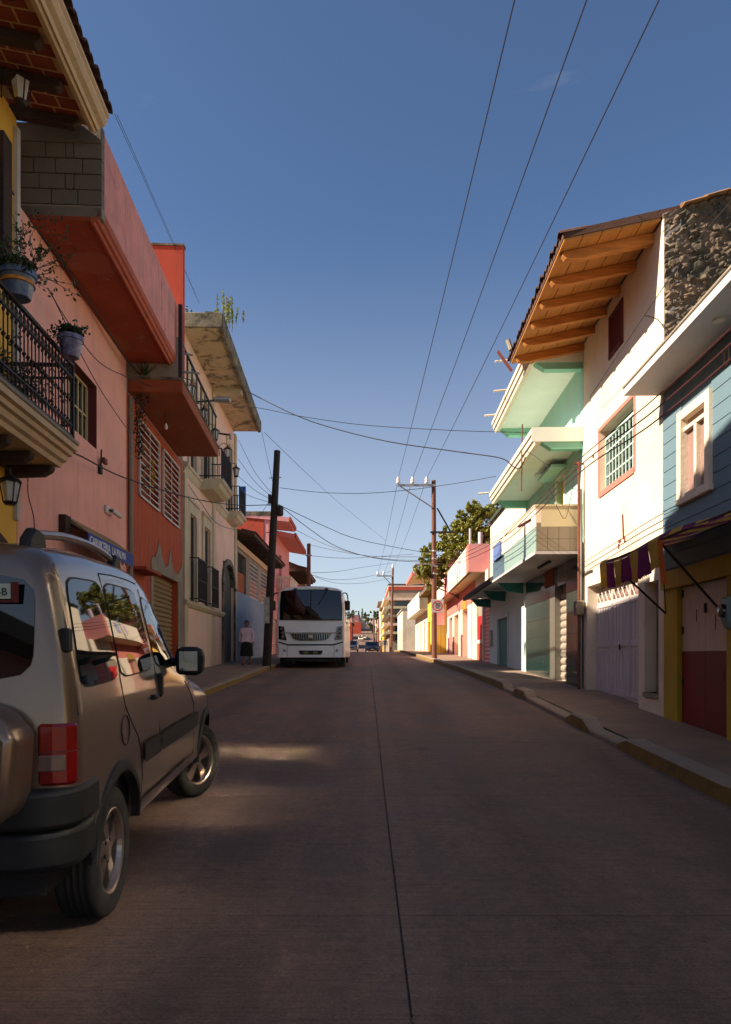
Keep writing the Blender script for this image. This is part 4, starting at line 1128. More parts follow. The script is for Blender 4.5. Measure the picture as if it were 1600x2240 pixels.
# boards, each proud of the sheathing
zz = 2.52
while zz < 5.0:
    z1_ = min(zz + 0.2, 5.05)
    segs = [(NEAR, -0.006)]
    if z1_ > 3.44 and zz < 4.9: segs = [(NEAR, -9.32), (-7.68, -6.62), (-4.98, -4.02), (-3.08, wa - 0.02), (wb + 0.02, -0.006)]
    for (a, b) in segs:
        MB().prism([(-0.003, zz + 0.006), (-0.016, zz + 0.004), (-0.011, z1_ - 0.003), (-0.003, z1_ - 0.002)], 'y', a, b).build('plank', m_blue, bw)
    zz += 0.2
mb = MB(); wall(k1, mb, 0, NEAR, -0.004, h1, 2.5, [(da, db, h1, 2.24), (-5.6, -3.2, h1, 2.24)], 0.16); mb.build('shopfront_wall', m_mustard, q1)
body(k1, q1, m_blue, -0.22, NEAR, -0.004, h1, 5.06)
def window_white(u0, u1):
    fr = MB()
    fb(k1, fr, 0.06, -0.1, u0 - 0.06, u0 + 0.07, 3.40, 4.58); fb(k1, fr, 0.06, -0.1, u1 - 0.07, u1 + 0.06, 3.40, 4.58)
    fb(k1, fr, 0.07, -0.1, u0 - 0.09, u1 + 0.09, 3.33, 3.40); fb(k1, fr, 0.055, -0.1, u0 + 0.07, u1 - 0.07, 4.46, 4.58)
    fb(k1, fr, 0.02, -0.1, (u0 + u1) / 2 - 0.04, (u0 + u1) / 2 + 0.04, 3.40, 4.30); fb(k1, fr, 0.02, -0.1, u0 + 0.07, u1 - 0.07, 4.30, 4.35); fb(k1, fr, 0.02, -0.1, u0 + 0.07, u1 - 0.07, 3.40, 3.46)
    w = fr.build('window_frame', m_white, q1)
    for (a, b, z0, z1) in ((u0 + 0.07, (u0 + u1) / 2 - 0.04, 3.46, 4.30), ((u0 + u1) / 2 + 0.04, u1 - 0.07, 3.46, 4.30), (u0 + 0.07, u1 - 0.07, 4.35, 4.46)):
        pane(k1, w, -0.04, a, b, z0 - ZB[q1.name], z1 - ZB[q1.name], m_curtain)
m_curtain = glassy('glass_over_curtain', (150, 120, 112), 0.06)
window_white(wa, wb)
def patch_mirror_mat(name, rough, c):
    m = bpy.data.materials.new(name); m.use_nodes = True; b = m.node_tree.nodes['Principled BSDF']
    b.inputs['Base Color'].default_value = (c, c, c * 0.97, 1); b.inputs['Metallic'].default_value = 1.0; b.inputs['Roughness'].default_value = rough
    return m
for (a, b, m_) in ((-4.0, -3.1, patch_mirror_mat('patch_mirror', 0.085, 0.95)), (-6.6, -5.0, patch_mirror_mat('dim_patch_mirror', 0.13, 0.3)), (-9.3, -7.7, patch_mirror_mat('soft_patch_mirror', 0.2, 0.32))):  # unseen windows added to bounce patches of sun onto the road
    fr = MB()
    for u in (a, (a + b) / 2 - 0.03, b - 0.06): fb(k1, fr, 0.02, -0.08, u, u + 0.06, 3.8, 4.75)
    fb(k1, fr, 0.022, -0.08, a - 0.02, b + 0.02, 3.74, 3.8); fb(k1, fr, 0.021, -0.08, a, b, 4.69, 4.75)
    w = fr.build('window_frame', m_white, q1)
    for (c, d) in ((a + 0.06, (a + b) / 2 - 0.03), ((a + b) / 2 + 0.03, b - 0.06)): pane(k1, w, -0.02, c, d, 3.8 - ZB[q1.name], 4.69 - ZB[q1.name], m_)
# double door, white above, oxblood below
mid = (da + db) / 2
for (a, b) in ((da, mid - 0.004), (mid + 0.004, db)):
    dd = fb(k1, MB(), -0.07, -0.12, a, b, 1.36, 2.24).build('door', m_doorwhite, q1, bev=0.006)
    fb(k1, MB(), -0.068, -0.121, a, b, h1, 1.358).build('door_lower_panel', m_doorred, q1, bev=0.006)
fb(k1, MB(), -0.04, -0.07, mid - 0.05, mid - 0.02, 1.85, 1.97).build('door_handle', m_iron, q1)
df = MB(); fb(k1, df, -0.03, -0.13, da - 0.05, da, h1, 2.29); fb(k1, df, -0.03, -0.13, db, db + 0.05, h1, 2.29); fb(k1, df, -0.03, -0.13, da, db, 2.24, 2.29)
df.build('door_frame', m_mustard, q1)
for u in (da + 0.03, db - 0.06):
    for z in (0.9, 1.6, 2.1): fb(k1, MB(), -0.055, -0.07, u, u + 0.03, z, z + 0.1).build('door_hinge', m_iron, q1)
for (u, z, w_, hh_) in ((mid + 0.25, 1.75, 0.02, 0.16), (mid - 0.3, 1.62, 0.015, 0.2), (da + 0.2, 1.0, 0.03, 0.12)):
    fb(k1, MB(), -0.0665, -0.07, u, u + w_, z, z + hh_).build('paint_scuff', m_darkwood, q1)
shutter(k1, q1, -0.1, -5.6, -3.2, h1 + 0.2, 2.24, 0.12, m_shutter)
MB().prism([(-0.002, 2.24), (-0.05, 2.24), (-0.05, 2.44), (-0.002, 2.44)], 'y', NEAR, -0.01).build('shop_fascia', m_mustard, q1)
# canopy slab at the top of the wall
MB().box(0.2, -0.55, NEAR, 0.06, 5.07, 5.17).build('canopy_slab', m_whitegrey, q1)
MB().box(0.2, -0.565, NEAR, 0.075, 5.17, 5.215).build('canopy_edge', m_conc, q1, bev=0.01)
MB().box(0.2, 7.0, NEAR, -0.004, 5.06, 5.3).build('roof', m_conc, q1)
MB().lathe([(0.0, 5.04), (0.06, 5.045), (0.07, 5.069)], (-0.28, k1.u(1573, 0.28), 0), 12).build('lamp_rose', m_white, q1, smooth=True)
lettering('U', 0.24, mat('gold_script', (190, 170, 130), rough=0.5, bump=0.0), q1, (-0.03, k1.u(1588), 4.70), (0, -1, 0), (0, 0, 1), name='painted_letter')
MB().prism([(-0.03, 2.0), (-0.14, 1.98), (-0.16, 1.78), (-0.10, 1.62), (-0.03, 1.6)], 'y', da - 0.36, da - 0.14).build('meter', mat('grey_blue_meter', (120, 150, 160), rough=0.3, bump=0.0), q1, bev=0.02)
MB().lathe([(0.0, -0.20), (0.07, -0.19), (0.085, -0.14), (0.085, -0.03)], (0, da - 0.25, 1.82), 14, axis='x').build('meter_glass', m_glass, q1, smooth=True)
# striped awning
kw = lambda n, u, z: (*k1.world(-n, u), z)
A1_, A0_ = -0.12, -4.6
X_, Y_ = k1.world(0, A1_)
awn = thing('striped_awning', 'purple and yellow striped cloth awning sagging over the oxblood door', 'awning', (X_, Y_, 2.1), k1.rz, None, 2.1)
NST = 14; AO = 0.95; LEN = A1_ - A0_
cloths = [m_purple, m_awnyel]
def drop(i, t):
    return 0.0
for i in range(NST):
    a, b = -LEN * i / NST, -LEN * (i + 1) / NST
    mt = cloths[(i + 1) % 2]
    z_in = 2.86 - 0.02 * math.sin(i)
    mb = MB()
    def zf(u): return 2.585 + 0.03 * math.sin(u * 2.1 + 0.5)
    pts = [(0.0, z_in), (-0.35, 2.77 - 0.01), (-0.7, 2.70), (-AO + 0.03, None)]
    def sheet(off):
        out = []
        for (x, z) in pts:
            for u in (a, b):
                zz_ = z if z is not None else zf(u) + 0.055
                out.append((x, u, zz_ + off))
        return out
    mb.add(sheet(0), [(2 * q, 2 * q + 1, 2 * q + 3, 2 * q + 2) for q in range(3)])
    mb.add([(-AO + 0.03, a, zf(a) + 0.055), (-AO + 0.03, b, zf(b) + 0.055), (-AO, b, zf(b)), (-AO, a, zf(a))], [(0, 1, 2, 3)])
    if i < 7:
        dl = 0.31 + 0.02 * math.sin(i * 1.7)
        n_ = 6
        for q in range(n_):
            u0_, u1_ = a + (b - a) * q / n_, a + (b - a) * (q + 1) / n_
            s0_, s1_ = 0.03 * math.sin(u0_ * 9), 0.03 * math.sin(u1_ * 9)
            um = (u0_ + u1_) / 2
            mb.add([(-AO, u0_, zf(u0_)), (-AO, u1_, zf(u1_)), (-AO + 0.02 + s1_, u1_, zf(u1_) - dl), (-AO + 0.03, um, zf(um) - dl - random.uniform(0.01, 0.035)), (-AO + 0.02 + s0_, u0_, zf(u0_) - dl)], [(0, 1, 2, 3, 4)])
    mb.build('cloth_stripe', mt, awn)
fl_ = MB()
fl_.add([(-AO, -LEN * 7 / NST, 2.6), (-AO, -LEN * 7.4 / NST, 2.59), (-AO + 0.05, -LEN * 7.45 / NST, 2.10), (-AO + 0.03, -LEN * 7.0 / NST, 2.12)], [(0, 1, 2, 3)])
fl_.build('side_flap', m_awnor, awn)
fr_ = MB(); fr_.tube([(-AO + 0.02, 0, 2.6), (-AO + 0.02, -LEN, 2.6)], 0.014, 6); fr_.tube([(-0.01, 0, 2.86), (-0.01, -LEN, 2.86)], 0.014, 6)
fr_.build('front_bar', m_iron, awn)
for (u0_, u1_) in ((-0.45, -0.02), (-2.25, -1.62)):
    MB().tube([(-AO + 0.03, u0_, 2.57), (-0.02, u1_, 1.90)], 0.015, 6).build('support_arm', m_iron, awn)
MB().tube([(-0.10, -0.12, 2.55), (-0.06, -0.13, 1.9)], 0.008, 5).build('pull_cord', m_wire, awn)

# ================================================================== RIGHT: tall white house with amber timber eave
k2 = Frame(4.0, 0.028, 10.54, -1)
q2 = k2.root('white_house', 'tall white house with amber timber rafters under a deep clay tile eave', 'house')
E2_ = k2.u(1277); h2 = zr(10) - 0.3
up = (k2.u(1364), k2.u(1334)); md = (k2.u(1388), k2.u(1312))
dr = (k2.u(1397), k2.u(1285)); ni = (k2.u(1441), k2.u(1410))
mb = MB()
wall(k2, mb, 0, 0.0, E2_ - 0.003, h2, 7.60, [(*up, 6.58, 7.34), (*md, 4.34, 5.48), (*dr, h2, 2.66), (*ni, h2 + 0.75, 2.42)], 0.25)
mb.build('wall', m_white, q2)
body(k2, q2, m_white, -0.27, 0.3, E2_ - 0.003, h2, 7.55)
# near end wall: rubble stone, each stone its own
zr0, zr1 = 7.45, 9.3
def roofz(n): return 7.70 - 0.27 * (n + 0.02)
ew = MB().prism([(0.004, h2), (0.004, roofz(0)), (6.0, roofz(-6.0)), (6.0, h2)], 'y', 0.02, 0.29).build('end_wall', m_stone, q2)
ZB[ew.name] = ZB[q2.name]
random.seed(11)
from mathutils import noise as mnoise
rub = MB()
NX, NZ = 46, 64
def rubz(x): return roofz(-x) - 0.02
vs_ = []
for i in range(NX + 1):
    x = 0.01 + 2.9 * i / NX
    for j in range(NZ + 1):
        z = 5.2 + (rubz(x) - 5.2) * j / NZ
        d = 0.05 * mnoise.noise(Vector((x * 9, 3, z * 9))) + 0.045 * mnoise.noise(Vector((x * 22, 7, z * 22))) + 0.02 * mnoise.noise(Vector((x * 50, 1, z * 50)))
        vs_.append((x, 0.0 - max(-0.01, d + 0.012), z))
w_ = NZ + 1
rub.add(vs_, [(i * w_ + j, (i + 1) * w_ + j, (i + 1) * w_ + j + 1, i * w_ + j + 1) for i in range(NX) for j in range(NZ)])
rub.build('rubble_mortar', m_stone, q2)
for k_ in range(270):
    x = random.uniform(0.05, 2.6); z = random.uniform(5.35, 8.2)
    if z > roofz(-x) - 0.10: continue
    r_ = random.choice((0.02, 0.03, 0.035, 0.05, 0.07)) * random.uniform(0.7, 1.2); nn_ = random.choice((5, 6, 7))
    el_ = random.uniform(0.55, 1.0); rot_ = random.uniform(0, 3.1)
    def ringp(sc_, y_):
        out = []
        for q in range(nn_):
            a_ = 2 * math.pi * q / nn_ + random.uniform(-.25, .25); rr_ = r_ * sc_ * random.uniform(0.75, 1.15)
            px_, pz_ = rr_ * math.cos(a_), rr_ * el_ * math.sin(a_)
            out.append((x + px_ * math.cos(rot_) - pz_ * math.sin(rot_), y_ + random.uniform(-.006, .006), z + px_ * math.sin(rot_) + pz_ * math.cos(rot_)))
        return out
    A_, B_ = ringp(1.0, 0.01), ringp(0.62, -0.035 - 0.25 * r_)
    MB().add(A_ + B_, [tuple(range(nn_, 2 * nn_))] + [(q, (q + 1) % nn_, nn_ + (q + 1) % nn_, nn_ + q) for q in range(nn_)]).build('stone', m_stone, ew)
# tile coping over the end wall
for i in range(12):
    x = 0.15 + 0.32 * i
    o = MB().prism([(-0.02, 0.0), (0.07, 0.055), (0.2, 0.07), (0.33, 0.045), (0.40, 0.0)], 'x', 0, 0.36).build('coping_tile', m_coping, q2)
    o.location = (x, -0.09, roofz(-x) + 0.02 + random.uniform(-.01, .01)); o.rotation_euler = (0, -math.atan(0.27), 0)
# eave
OVR = 1.42
def ez(n): return 7.62 - 0.20 * n     # underside of boards
rfm = MB().prism([(-OVR, ez(OVR) + 0.035), (0.35, ez(-0.35) + 0.035), (6.0, ez(-6.0) + 0.5), (6.0, ez(-6.0) + 0.62), (0.3, ez(-0.3) + 0.15), (-OVR, ez(OVR) + 0.13)], 'y', 0.05, E2_ + 0.35).build('roof', m_rooftile, q2)
nb = 24
for i in range(5):
    n0, n1 = 0.02 + i * 0.28, 0.02 + i * 0.28 + 0.268
    o = MB().prism([(-n0, ez(n0)), (-n1, ez(n1)), (-n1, ez(n1) + 0.03), (-n0, ez(n0) + 0.03)], 'y', 0.06, E2_ + 0.33)
    o.build('plank', m_woodboard, q2)
for i in range(6):
    u = 0.42 + i * (E2_ - 0.42) / 5 * 1.0
    e = OVR - 0.06
    pr = [(0.0, ez(0) - 0.004), (-e, ez(e) - 0.004), (-e, ez(e) - 0.05), (-e + 0.05, ez(e) - 0.115), (-e + 0.15, ez(e - 0.15) - 0.14), (-e + 0.24, ez(e - .24) - 0.155), (0.0, ez(0) - 0.165)]
    MB().prism(pr, 'y', u - 0.058, u + 0.058).build('rafter', m_wood, q2, bev=0.008)
arc2 = [(0.09 * math.cos(math.pi * k / 6), 0.07 * math.sin(math.pi * k / 6)) for k in range(7)]
tl2 = MB()
for k in range(6):
    A, B = arc2[k], arc2[k + 1]
    tl2.quad((0.42, A[0], A[1] + 0.084), (0.42, B[0], B[1] + 0.084), (0, B[0], B[1]), (0, A[0], A[1]))
    tl2.quad((0, A[0] * .8, A[1] * .78), (0, A[0], A[1]), (0, B[0], B[1]), (0, B[0] * .8, B[1] * .78))
tl2 = tl2.mesh('tile', m_rooftile)
for k in range(26):
    place(tl2, 'tile', rfm, (-OVR - 0.04 + random.uniform(-.02, .02), 0.12 + 0.18 * k, ez(OVR) + 0.10 - ZB[q2.name]), (0, 0, random.uniform(-.05, .05)))
MB().prism([(-0.02, 0), (0.13, 0.03), (0.28, 0)], 'x', 0, 0.5).build('broken_tile', m_terra, q2)
bt = bpy.data.objects['broken_tile']; bt.location = (-OVR + 0.10, E2_ + 0.22, ez(OVR) + 0.10); bt.rotation_euler = (0.3, 0.9, 0.2)
gv = MB().tube([(-OVR - 0.02, E2_ + 0.1, ez(OVR) + 0.2), (-OVR - 0.08, E2_ + 0.15, ez(OVR) + 0.42)], 0.05, 8); gv.build('vent_pipe', m_conc, q2)
# upper shuttered window
fb(k2, MB(), -0.1, -0.2, *up, 6.58, 7.34).build('window', m_dark, q2)
grille(k2, q2, -0.02, up[0] + 0.03, up[1] - 0.03, 6.62, 7.3, 0, 8, m_maroon, 0.02, fr=0.04)
# middle window with red surround and mint grille
fr = MB()
fb(k2, fr, 0.012, 0.001, md[0] - 0.07, md[0], 4.27, 5.55); fb(k2, fr, 0.012, 0.001, md[1], md[1] + 0.07, 4.27, 5.55)
fb(k2, fr, 0.014, 0.001, md[0], md[1], 5.48, 5.55); fb(k2, fr, 0.02, 0.001, md[0], md[1], 4.24, 4.34)
fr.build('window_surround', m_pinkred, q2)
fb(k2, MB(), -0.2, -0.26, *md, 4.34, 5.48).build('window', m_glass, q2)
grille(k2, q2, -0.12, md[0] + 0.04, md[1] - 0.04, 4.38, 5.32, 3, 9, m_mintiron, 0.013, fr=0.022)
fb(k2, MB(), -0.001, -0.19, md[1] - 0.008, md[1] - 0.001, 4.345, 5.475).build('reveal_paint', m_cream, q2)
# folding metal door with lattice transom
dw = (dr[1] - dr[0]) / 3
for i in range(3):
    a, b = dr[0] + dw * i + 0.012, dr[0] + dw * (i + 1) - 0.012
    lf_ = MB()
    fb(k2, lf_, -0.20, -0.24, a, b, h2, 2.30)
    for (z0, z1) in ((2.22, 2.30), (1.46, 1.56), (zs(13), zs(13) + 0.10)): fb(k2, lf_, -0.185, -0.2, a, b, z0, z1)
    for u in (a, b - 0.035): fb(k2, lf_, -0.183, -0.2, u, u + 0.035, h2, 2.30)
    leaf_o = lf_.build('door_leaf', m_whitegrey, q2)
    rib = MB(); 
    ribs = 6
    me = MB().box(0, 0.014, 0, 0.02, 0, 0.64).mesh('rib', m_whitegrey)
    for q in range(ribs):
        u = a + 0.05 + (b - a - 0.12) * q / (ribs - 1)
        for z0 in (zs(13) + 0.11, 1.57):
            o = place(me, 'rib', leaf_o, (k2.side * -0.2 - 0.014, u, z0 - ZB[q2.name]), (0, 0, 0), (1, 1, 1.0 if z0 > 1.5 else 1.1))
    lt = MB()
    fb(k2, lt, -0.185, -0.21, a, b, 2.30, 2.325); fb(k2, lt, -0.185, -0.21, a, b, 2.62, 2.645)
    for u in (a, b - 0.03): fb(k2, lt, -0.186, -0.209, u, u + 0.03, 2.325, 2.62)
    x_ = 0.195
    for q in range(-2, 5):
        u0_ = a + (b - a) * q / 4
        for s in (1, -1):
            c0_, c1_ = (u0_, u0_ + 0.3) if s == 1 else (u0_ + 0.3, u0_)
            p0_, p1_ = Vector((x_, c0_, 2.325)), Vector((x_, c1_, 2.62))
            # clip to the leaf
            t0, t1 = 0.0, 1.0
            dy = p1_.y - p0_.y
            for lim, sg in ((a + .02, 1), (b - .02, -1)):
                tt = (lim - p0_.y) / dy
                if sg * dy > 0: t0 = max(t0, tt)
                else: t1 = min(t1, tt)
            if t1 - t0 > 0.08: lt.tube([p0_.lerp(p1_, t0), p0_.lerp(p1_, t1)], 0.008, 4)
    lt.build('transom_lattice', m_whiteiron, q2)
fb(k2, MB(), -0.235, -0.25, dr[0], dr[1], 2.3, 2.66).build('transom_dark', m_curtain, q2)
fb(k2, MB(), -0.17, -0.185, dr[0] + dw * 1.5, dr[0] + dw * 1.5 + 0.05, 1.40, 1.50).build('padlock', m_iron, q2)
fb(k2, MB(), -0.2, -0.245, *ni, h2 + 0.75, 2.42).build('niche_panel', m_whitegrey, q2)
fb(k2, MB(), 0.03, -0.2, ni[0], ni[1], h2 + 0.68, h2 + 0.75).build('niche_sill', m_conc, q2)
# flaked plaster marks, a short pipe and hooks on the wall
for (x, y, w_, h_) in ((1360, 1185, 0.14, 0.05), (1356, 1200, 0.06, 0.09), (1369, 1186, 0.05, 0.1), (1300, 1000, 0.08, 0.06)):
    u = k2.u(x); z = k2.z(x, y)
    fb(k2, MB(), 0.012, 0.001, u, u + w_, z, z + h_).build('rusty_mark', m_ironrust, q2)
MB().tube([(-0.015, k2.u(1366), k2.z(1366, 1180)), (-0.015, k2.u(1364), k2.z(1364, 1125))], 0.012, 5).build('conduit', m_ironrust, q2)
# mast pipe with meter at the joint of white and mint house
pX, pY = k2.world(-0.12, E2_ - 0.1)
t = thing('service_mast', 'rusty service mast pipe with meter between the white and mint houses', 'mast', (pX, pY, zs(pY)), k2.rz, None)
MB().tube([(0, 0, -0.05), (0, 0, 4.55)], 0.028, 8).build('pipe', m_ironrust, t)
MB().tube([(0.06, 0.07, -0.05), (0.06, 0.07, 2.9), (0.05, 0.05, 4.0)], 0.03, 8).build('pipe', m_galv, t)
MB().box(-0.08, 0.10, -0.08, 0.12, 1.45, 1.75).build('meter_box', m_conc, t, bev=0.02)
MB().lathe([(0.0, 0.10), (0.09, 0.09), (0.1, 0.03), (0.1, 0.0)], (-0.08, 0.02, 1.62), 14, axis='x').build('meter_dial', m_galv, t, smooth=True)
MB().tube([(-0.1, 0, 4.5), (0.1, 0, 4.5)], 0.02, 6).build('insulator', m_ironrust, t)

# ================================================================== RIGHT: mint house with two cornice slabs and tiled balcony
k3 = Frame(4.0, 0.028, 14.82, -1)
q3 = k3.root('mint_house', 'mint green house with two white edged cornice slabs and tiled balcony', 'house')
h3 = zr(14) - 0.3; E3_ = k3.u(1072)
T1 = k3.u(1174); T2 = k3.u(1149)
yd = (k3.u(1236), k3.u(1219))
mb = MB(); wall(k3, mb, 0, 0.003, T1, 5.95, 7.45, [], 0.25); mb.build('upper_wall', m_mint, q3)
mb = MB(); wall(k3, mb, 0, 0.003, T2, 3.6, 5.949, [(*yd, 4.0, 5.35)], 0.25); mb.build('middle_wall', m_mint, q3)
mb = MB(); wall(k3, mb, -0.02, T2, E3_, 3.3, 6.3, [], 0.23); mb.build('far_wall', m_white, q3)
gd = [(k3.u(1241), k3.u(1217)), (k3.u(1112), k3.u(1088))]
mb = MB(); wall(k3, mb, 0, k3.u(1152), E3_, h3, 3.3, [(*gd[1], h3, 2.55)], 0.25); mb.build('ground_wall', m_palewall, q3)
mb = MB(); wall(k3, mb, 0, 0.003, k3.u(1152) - 0.003, h3, 3.599, [(*gd[0], h3, 2.9)], 0.25); mb.build('shop_wall', m_greytile, q3)
body(k3, q3, m_mint, -0.27, 0.003, T2, h3, 7.4); body(k3, q3, m_white, -0.27, T2 + 0.002, E3_, h3, 6.28)
MB().box(0.05, 0.5, T2 - 3.8, T2 - 3.2, 7.4, 7.5)
# polished cladding panels on the shopfront
def cladding(u0, u1, z0, z1, nu, nz_, m):
    for i in range(nu):
        for j in range(nz_):
            a, b = u0 + (u1 - u0) * i / nu, u0 + (u1 - u0) * (i + 1) / nu
            c, d = z0 + (z1 - z0) * j / nz_, z0 + (z1 - z0) * (j + 1) / nz_
            fb(k3, MB(), 0.02, 0.002, a + 0.004, b - 0.004, c + 0.004, d - 0.004).build('panel', m, sw_)
sw_ = [o for o in q3.children if o.name.startswith('shop_wall')][0]
ZBs = ZB[q3.name]
ZB[sw_.name] = ZBs
cladding(0.01, gd[0][0] - 0.01, h3 + 0.2, 3.58, 3, 7, m_darktile)
cladding(gd[0][1] + 0.55, k3.u(1152) - 0.01, h3 + 0.2, 3.58, 6, 7, m_darktile)
fb(k3, MB(), 0.03, 0.0, gd[0][1], gd[0][1] + 0.54, h3, 3.58).build('shop_pier', m_greytile, q3)
shutter(k3, q3, -0.12, gd[0][0], gd[0][1], h3 + 0.2, 2.9, 0.17, m_shutter)
fb(k3, MB(), 0.05, 0.021, k3.u(1215), k3.u(1196), 2.95, 3.5).build('sign_board', m_orangeslab, q3)
fb(k3, MB(), -0.08, -0.2, *gd[1], h3, 2.55).build('door', m_teal, q3)
fb(k3, MB(), 0.03, 0.002, gd[1][0] - 0.12, gd[1][0], h3, 2.7).build('door_frame', m_palewall, q3)
fb(k3, MB(), 0.10, 0.002, k3.u(1079), k3.u(1075), 1.6, 2.2).build('meter_box', m_galv, q3)
# yellow door with frame
fb(k3, MB(), -0.10, -0.2, *yd, 4.0, 5.35).build('balcony_door', m_yellowdoor, q3)
fr = MB(); fb(k3, fr, 0.03, 0.001, yd[0] - 0.09, yd[0], 4.0, 5.44); fb(k3, fr, 0.03, 0.001, yd[1], yd[1] + 0.09, 4.0, 5.44); fb(k3, fr, 0.03, 0.001, yd[0], yd[1], 5.35, 5.44)
fr.build('door_frame', m_mintsof, q3)
fb(k3, MB(), 0.35, 0.001, yd[0] - 0.2, yd[1] + 0.5, 5.46, 5.52).build('door_hood', m_mint, q3)
# cornice slabs
def cornice(u0, u1, zb__, out, th, inset):
    MB().box(0.24, -(out - 0.2), u0, u1, zb__ + 0.02, zb__ + th).build('cornice_soffit', m_mintsof, q3)
    MB().prism([(-(out - 0.2), zb__ + 0.0), (-(out - 0.09), zb__ - 0.03), (-(out - 0.07), zb__ + 0.05), (-(out - 0.04), zb__ + 0.06), (-(out - 0.03), zb__ + 0.15), (-out, zb__ + 0.17), (-out, zb__ + th + 0.04), (-(out - 0.2), zb__ + th + 0.04)],
               'y', u0, u1).build('cornice_moulding', m_white, q3)
    # drop beams under the slab at its two ends
    MB().prism([(0.0, zb__ - 0.16), (-(out - 0.42), zb__ - 0.16), (-(out - 0.21), zb__ + 0.018), (0.0, zb__ + 0.018)], 'y', u1 - 0.26, u1 - 0.02).build('cornice_beam', m_mintdeep, q3)
    MB().prism([(0.0, zb__ - 0.12), (-(out - 0.42), zb__ - 0.12), (-(out - 0.21), zb__ + 0.018), (0.0, zb__ + 0.018)], 'y', u0 + 0.02, u0 + 0.22).build('cornice_beam', m_mintdeep, q3)
cornice(0.02, k3.u(1076, 1.18), 7.24, 1.18, 0.22, 0)
cornice(0.02, k3.u(1071, 1.05), 5.62, 1.05, 0.24, 0)
MB().box(0.0, -1.04, 0.004, 0.02, 5.64, 5.93).build('cornice_end', m_mintsof, q3)
MB().box(0.25, 3.0, 0.02, T1, 7.45, 7.6).build('roof', m_conc, q3)
MB().prism([(-0.12, 6.30), (-0.12, 6.34), (4.0, 7.0), (4.0, 6.96)], 'y', T2 - 0.1, E3_ + 0.05).build('metal_roof', mat('green_metal_sheet', (60, 84, 72), rough=0.5, metal=0.3, bump=0.0), q3)
for (x, y, n) in ((1105, 853, 1.18), (1082, 907, 1.18), (1066, 1078, 1.05), (1108, 788, 1.18)):
    u = k3.u(x, n); z = k3.z(x, y, n)
    MB().tube([(-(n - 0.05), u, z), (-(n + 0.26), u + 0.02, z - 0.02)], 0.026, 8).build('drain_spout', m_white, q3)
# balcony: beige parapet, tiled skirt, soffit with lamp
b0, b1 = 0.06, k3.u(1103, 0.95); b2 = k3.u(1078, 0.95)
MB().box(-0.002, -0.93, b0, b2, 3.42, 4.0).build('balcony_box', m_conc, q3)
MB().box(-0.84, -0.95, b0, b2, 3.92, 4.36).build('balcony_parapet', m_white, q3)
MB().box(-0.002, -0.84, b0 - 0.002, b0 + 0.10, 3.92, 4.33).build('balcony_end_parapet', m_beige, q3)
MB().box(-0.0, -0.965, b0 - 0.02, b0 + 0.12, 4.33, 4.37).build('balcony_coping', m_beige, q3)
MB().box(-0.825, -0.965, b0 + 0.12, b2 + 0.02, 4.362, 4.40).build('balcony_coping', m_white, q3)
MB().box(0.0, -0.96, b0 - 0.01, b2 + 0.01, 3.36, 3.42).build('balcony_soffit', m_whitegrey, q3)
tile_box = [o for o in q3.children if o.name.startswith('balcony_box')][0]; ZB[tile_box.name] = ZBs
for i in range(4):
    for j in range(2):
        MB().box(-0.03 - 0.226 * i - 0.004, -0.03 - 0.226 * (i + 1) + 0.004, b0 - 0.012, b0 - 0.001, 3.43 + 0.243 * j, 3.43 + 0.243 * (j + 1) - 0.007).build('wall_tile', m_taupe, tile_box)
nt = 14
for i in range(nt):
    for j in range(2):
        u0_, u1_ = b0 + (b1 - b0) * i / nt, b0 + (b1 - b0) * (i + 1) / nt
        MB().box(-0.931, -0.943, u0_ + 0.003, u1_ - 0.003, 3.43 + 0.243 * j, 3.43 + 0.243 * (j + 1) - 0.006).build('wall_tile', m_tealtile, tile_box)
for i in range(7):  # far tiles take the darker material to paint in the shadow there
    for j in range(2):
        u0_, u1_ = b1 + (b2 - b1) * i / 7, b1 + (b2 - b1) * (i + 1) / 7
        MB().box(-0.931, -0.943, u0_ + 0.003, u1_ - 0.003, 3.43 + 0.243 * j, 3.43 + 0.243 * (j + 1) - 0.006).build('wall_tile', m_darktile, tile_box)
MB().box(-0.40, -0.46, 1.1, 2.3, 3.31, 3.355).build('tube_lamp', m_iron, q3)
MB().box(-0.952, -1.0, k3.u(1098, .95), k3.u(1083, .95), 3.9, 4.3).build('painted_shadow', mat('shadow_blue_paint', (96, 116, 170), rough=0.6, var=0.1, bump=0.05), q3)  # flat blue piece painting the shadow that falls on the white parapet
# lower canopy past the balcony
c0_, c1_ = k3.u(1082, 0.9) + 0.1, k3.u(1016, 0.9)
MB().prism([(0.0, 3.55), (-0.9, 3.44), (-0.9, 3.53), (0.0, 3.7)], 'y', b2 + 0.04, c1_).build('canopy', m_palewall, q3)
MB().prism([(-0.86, 3.42), (-0.95, 3.42), (-0.95, 3.56), (-0.86, 3.56)], 'y', b2 + 0.04, c1_).build('canopy_edge', m_darkwood, q3)
for u in (b2 + 0.4, (b2 + E3_) / 2, E3_ - 0.2):
    MB().prism([(0.0, 3.1), (-0.5, 3.16), (-0.72, 3.43), (0.0, 3.43)], 'y', u, u + 0.25).build('canopy_bracket', m_teal, q3)
MB().tube([(-1.03, 1.2, 4.9), (-1.02, 1.15, 6.35)], 0.016, 5).build('antenna_rod', m_ironrust, q3)
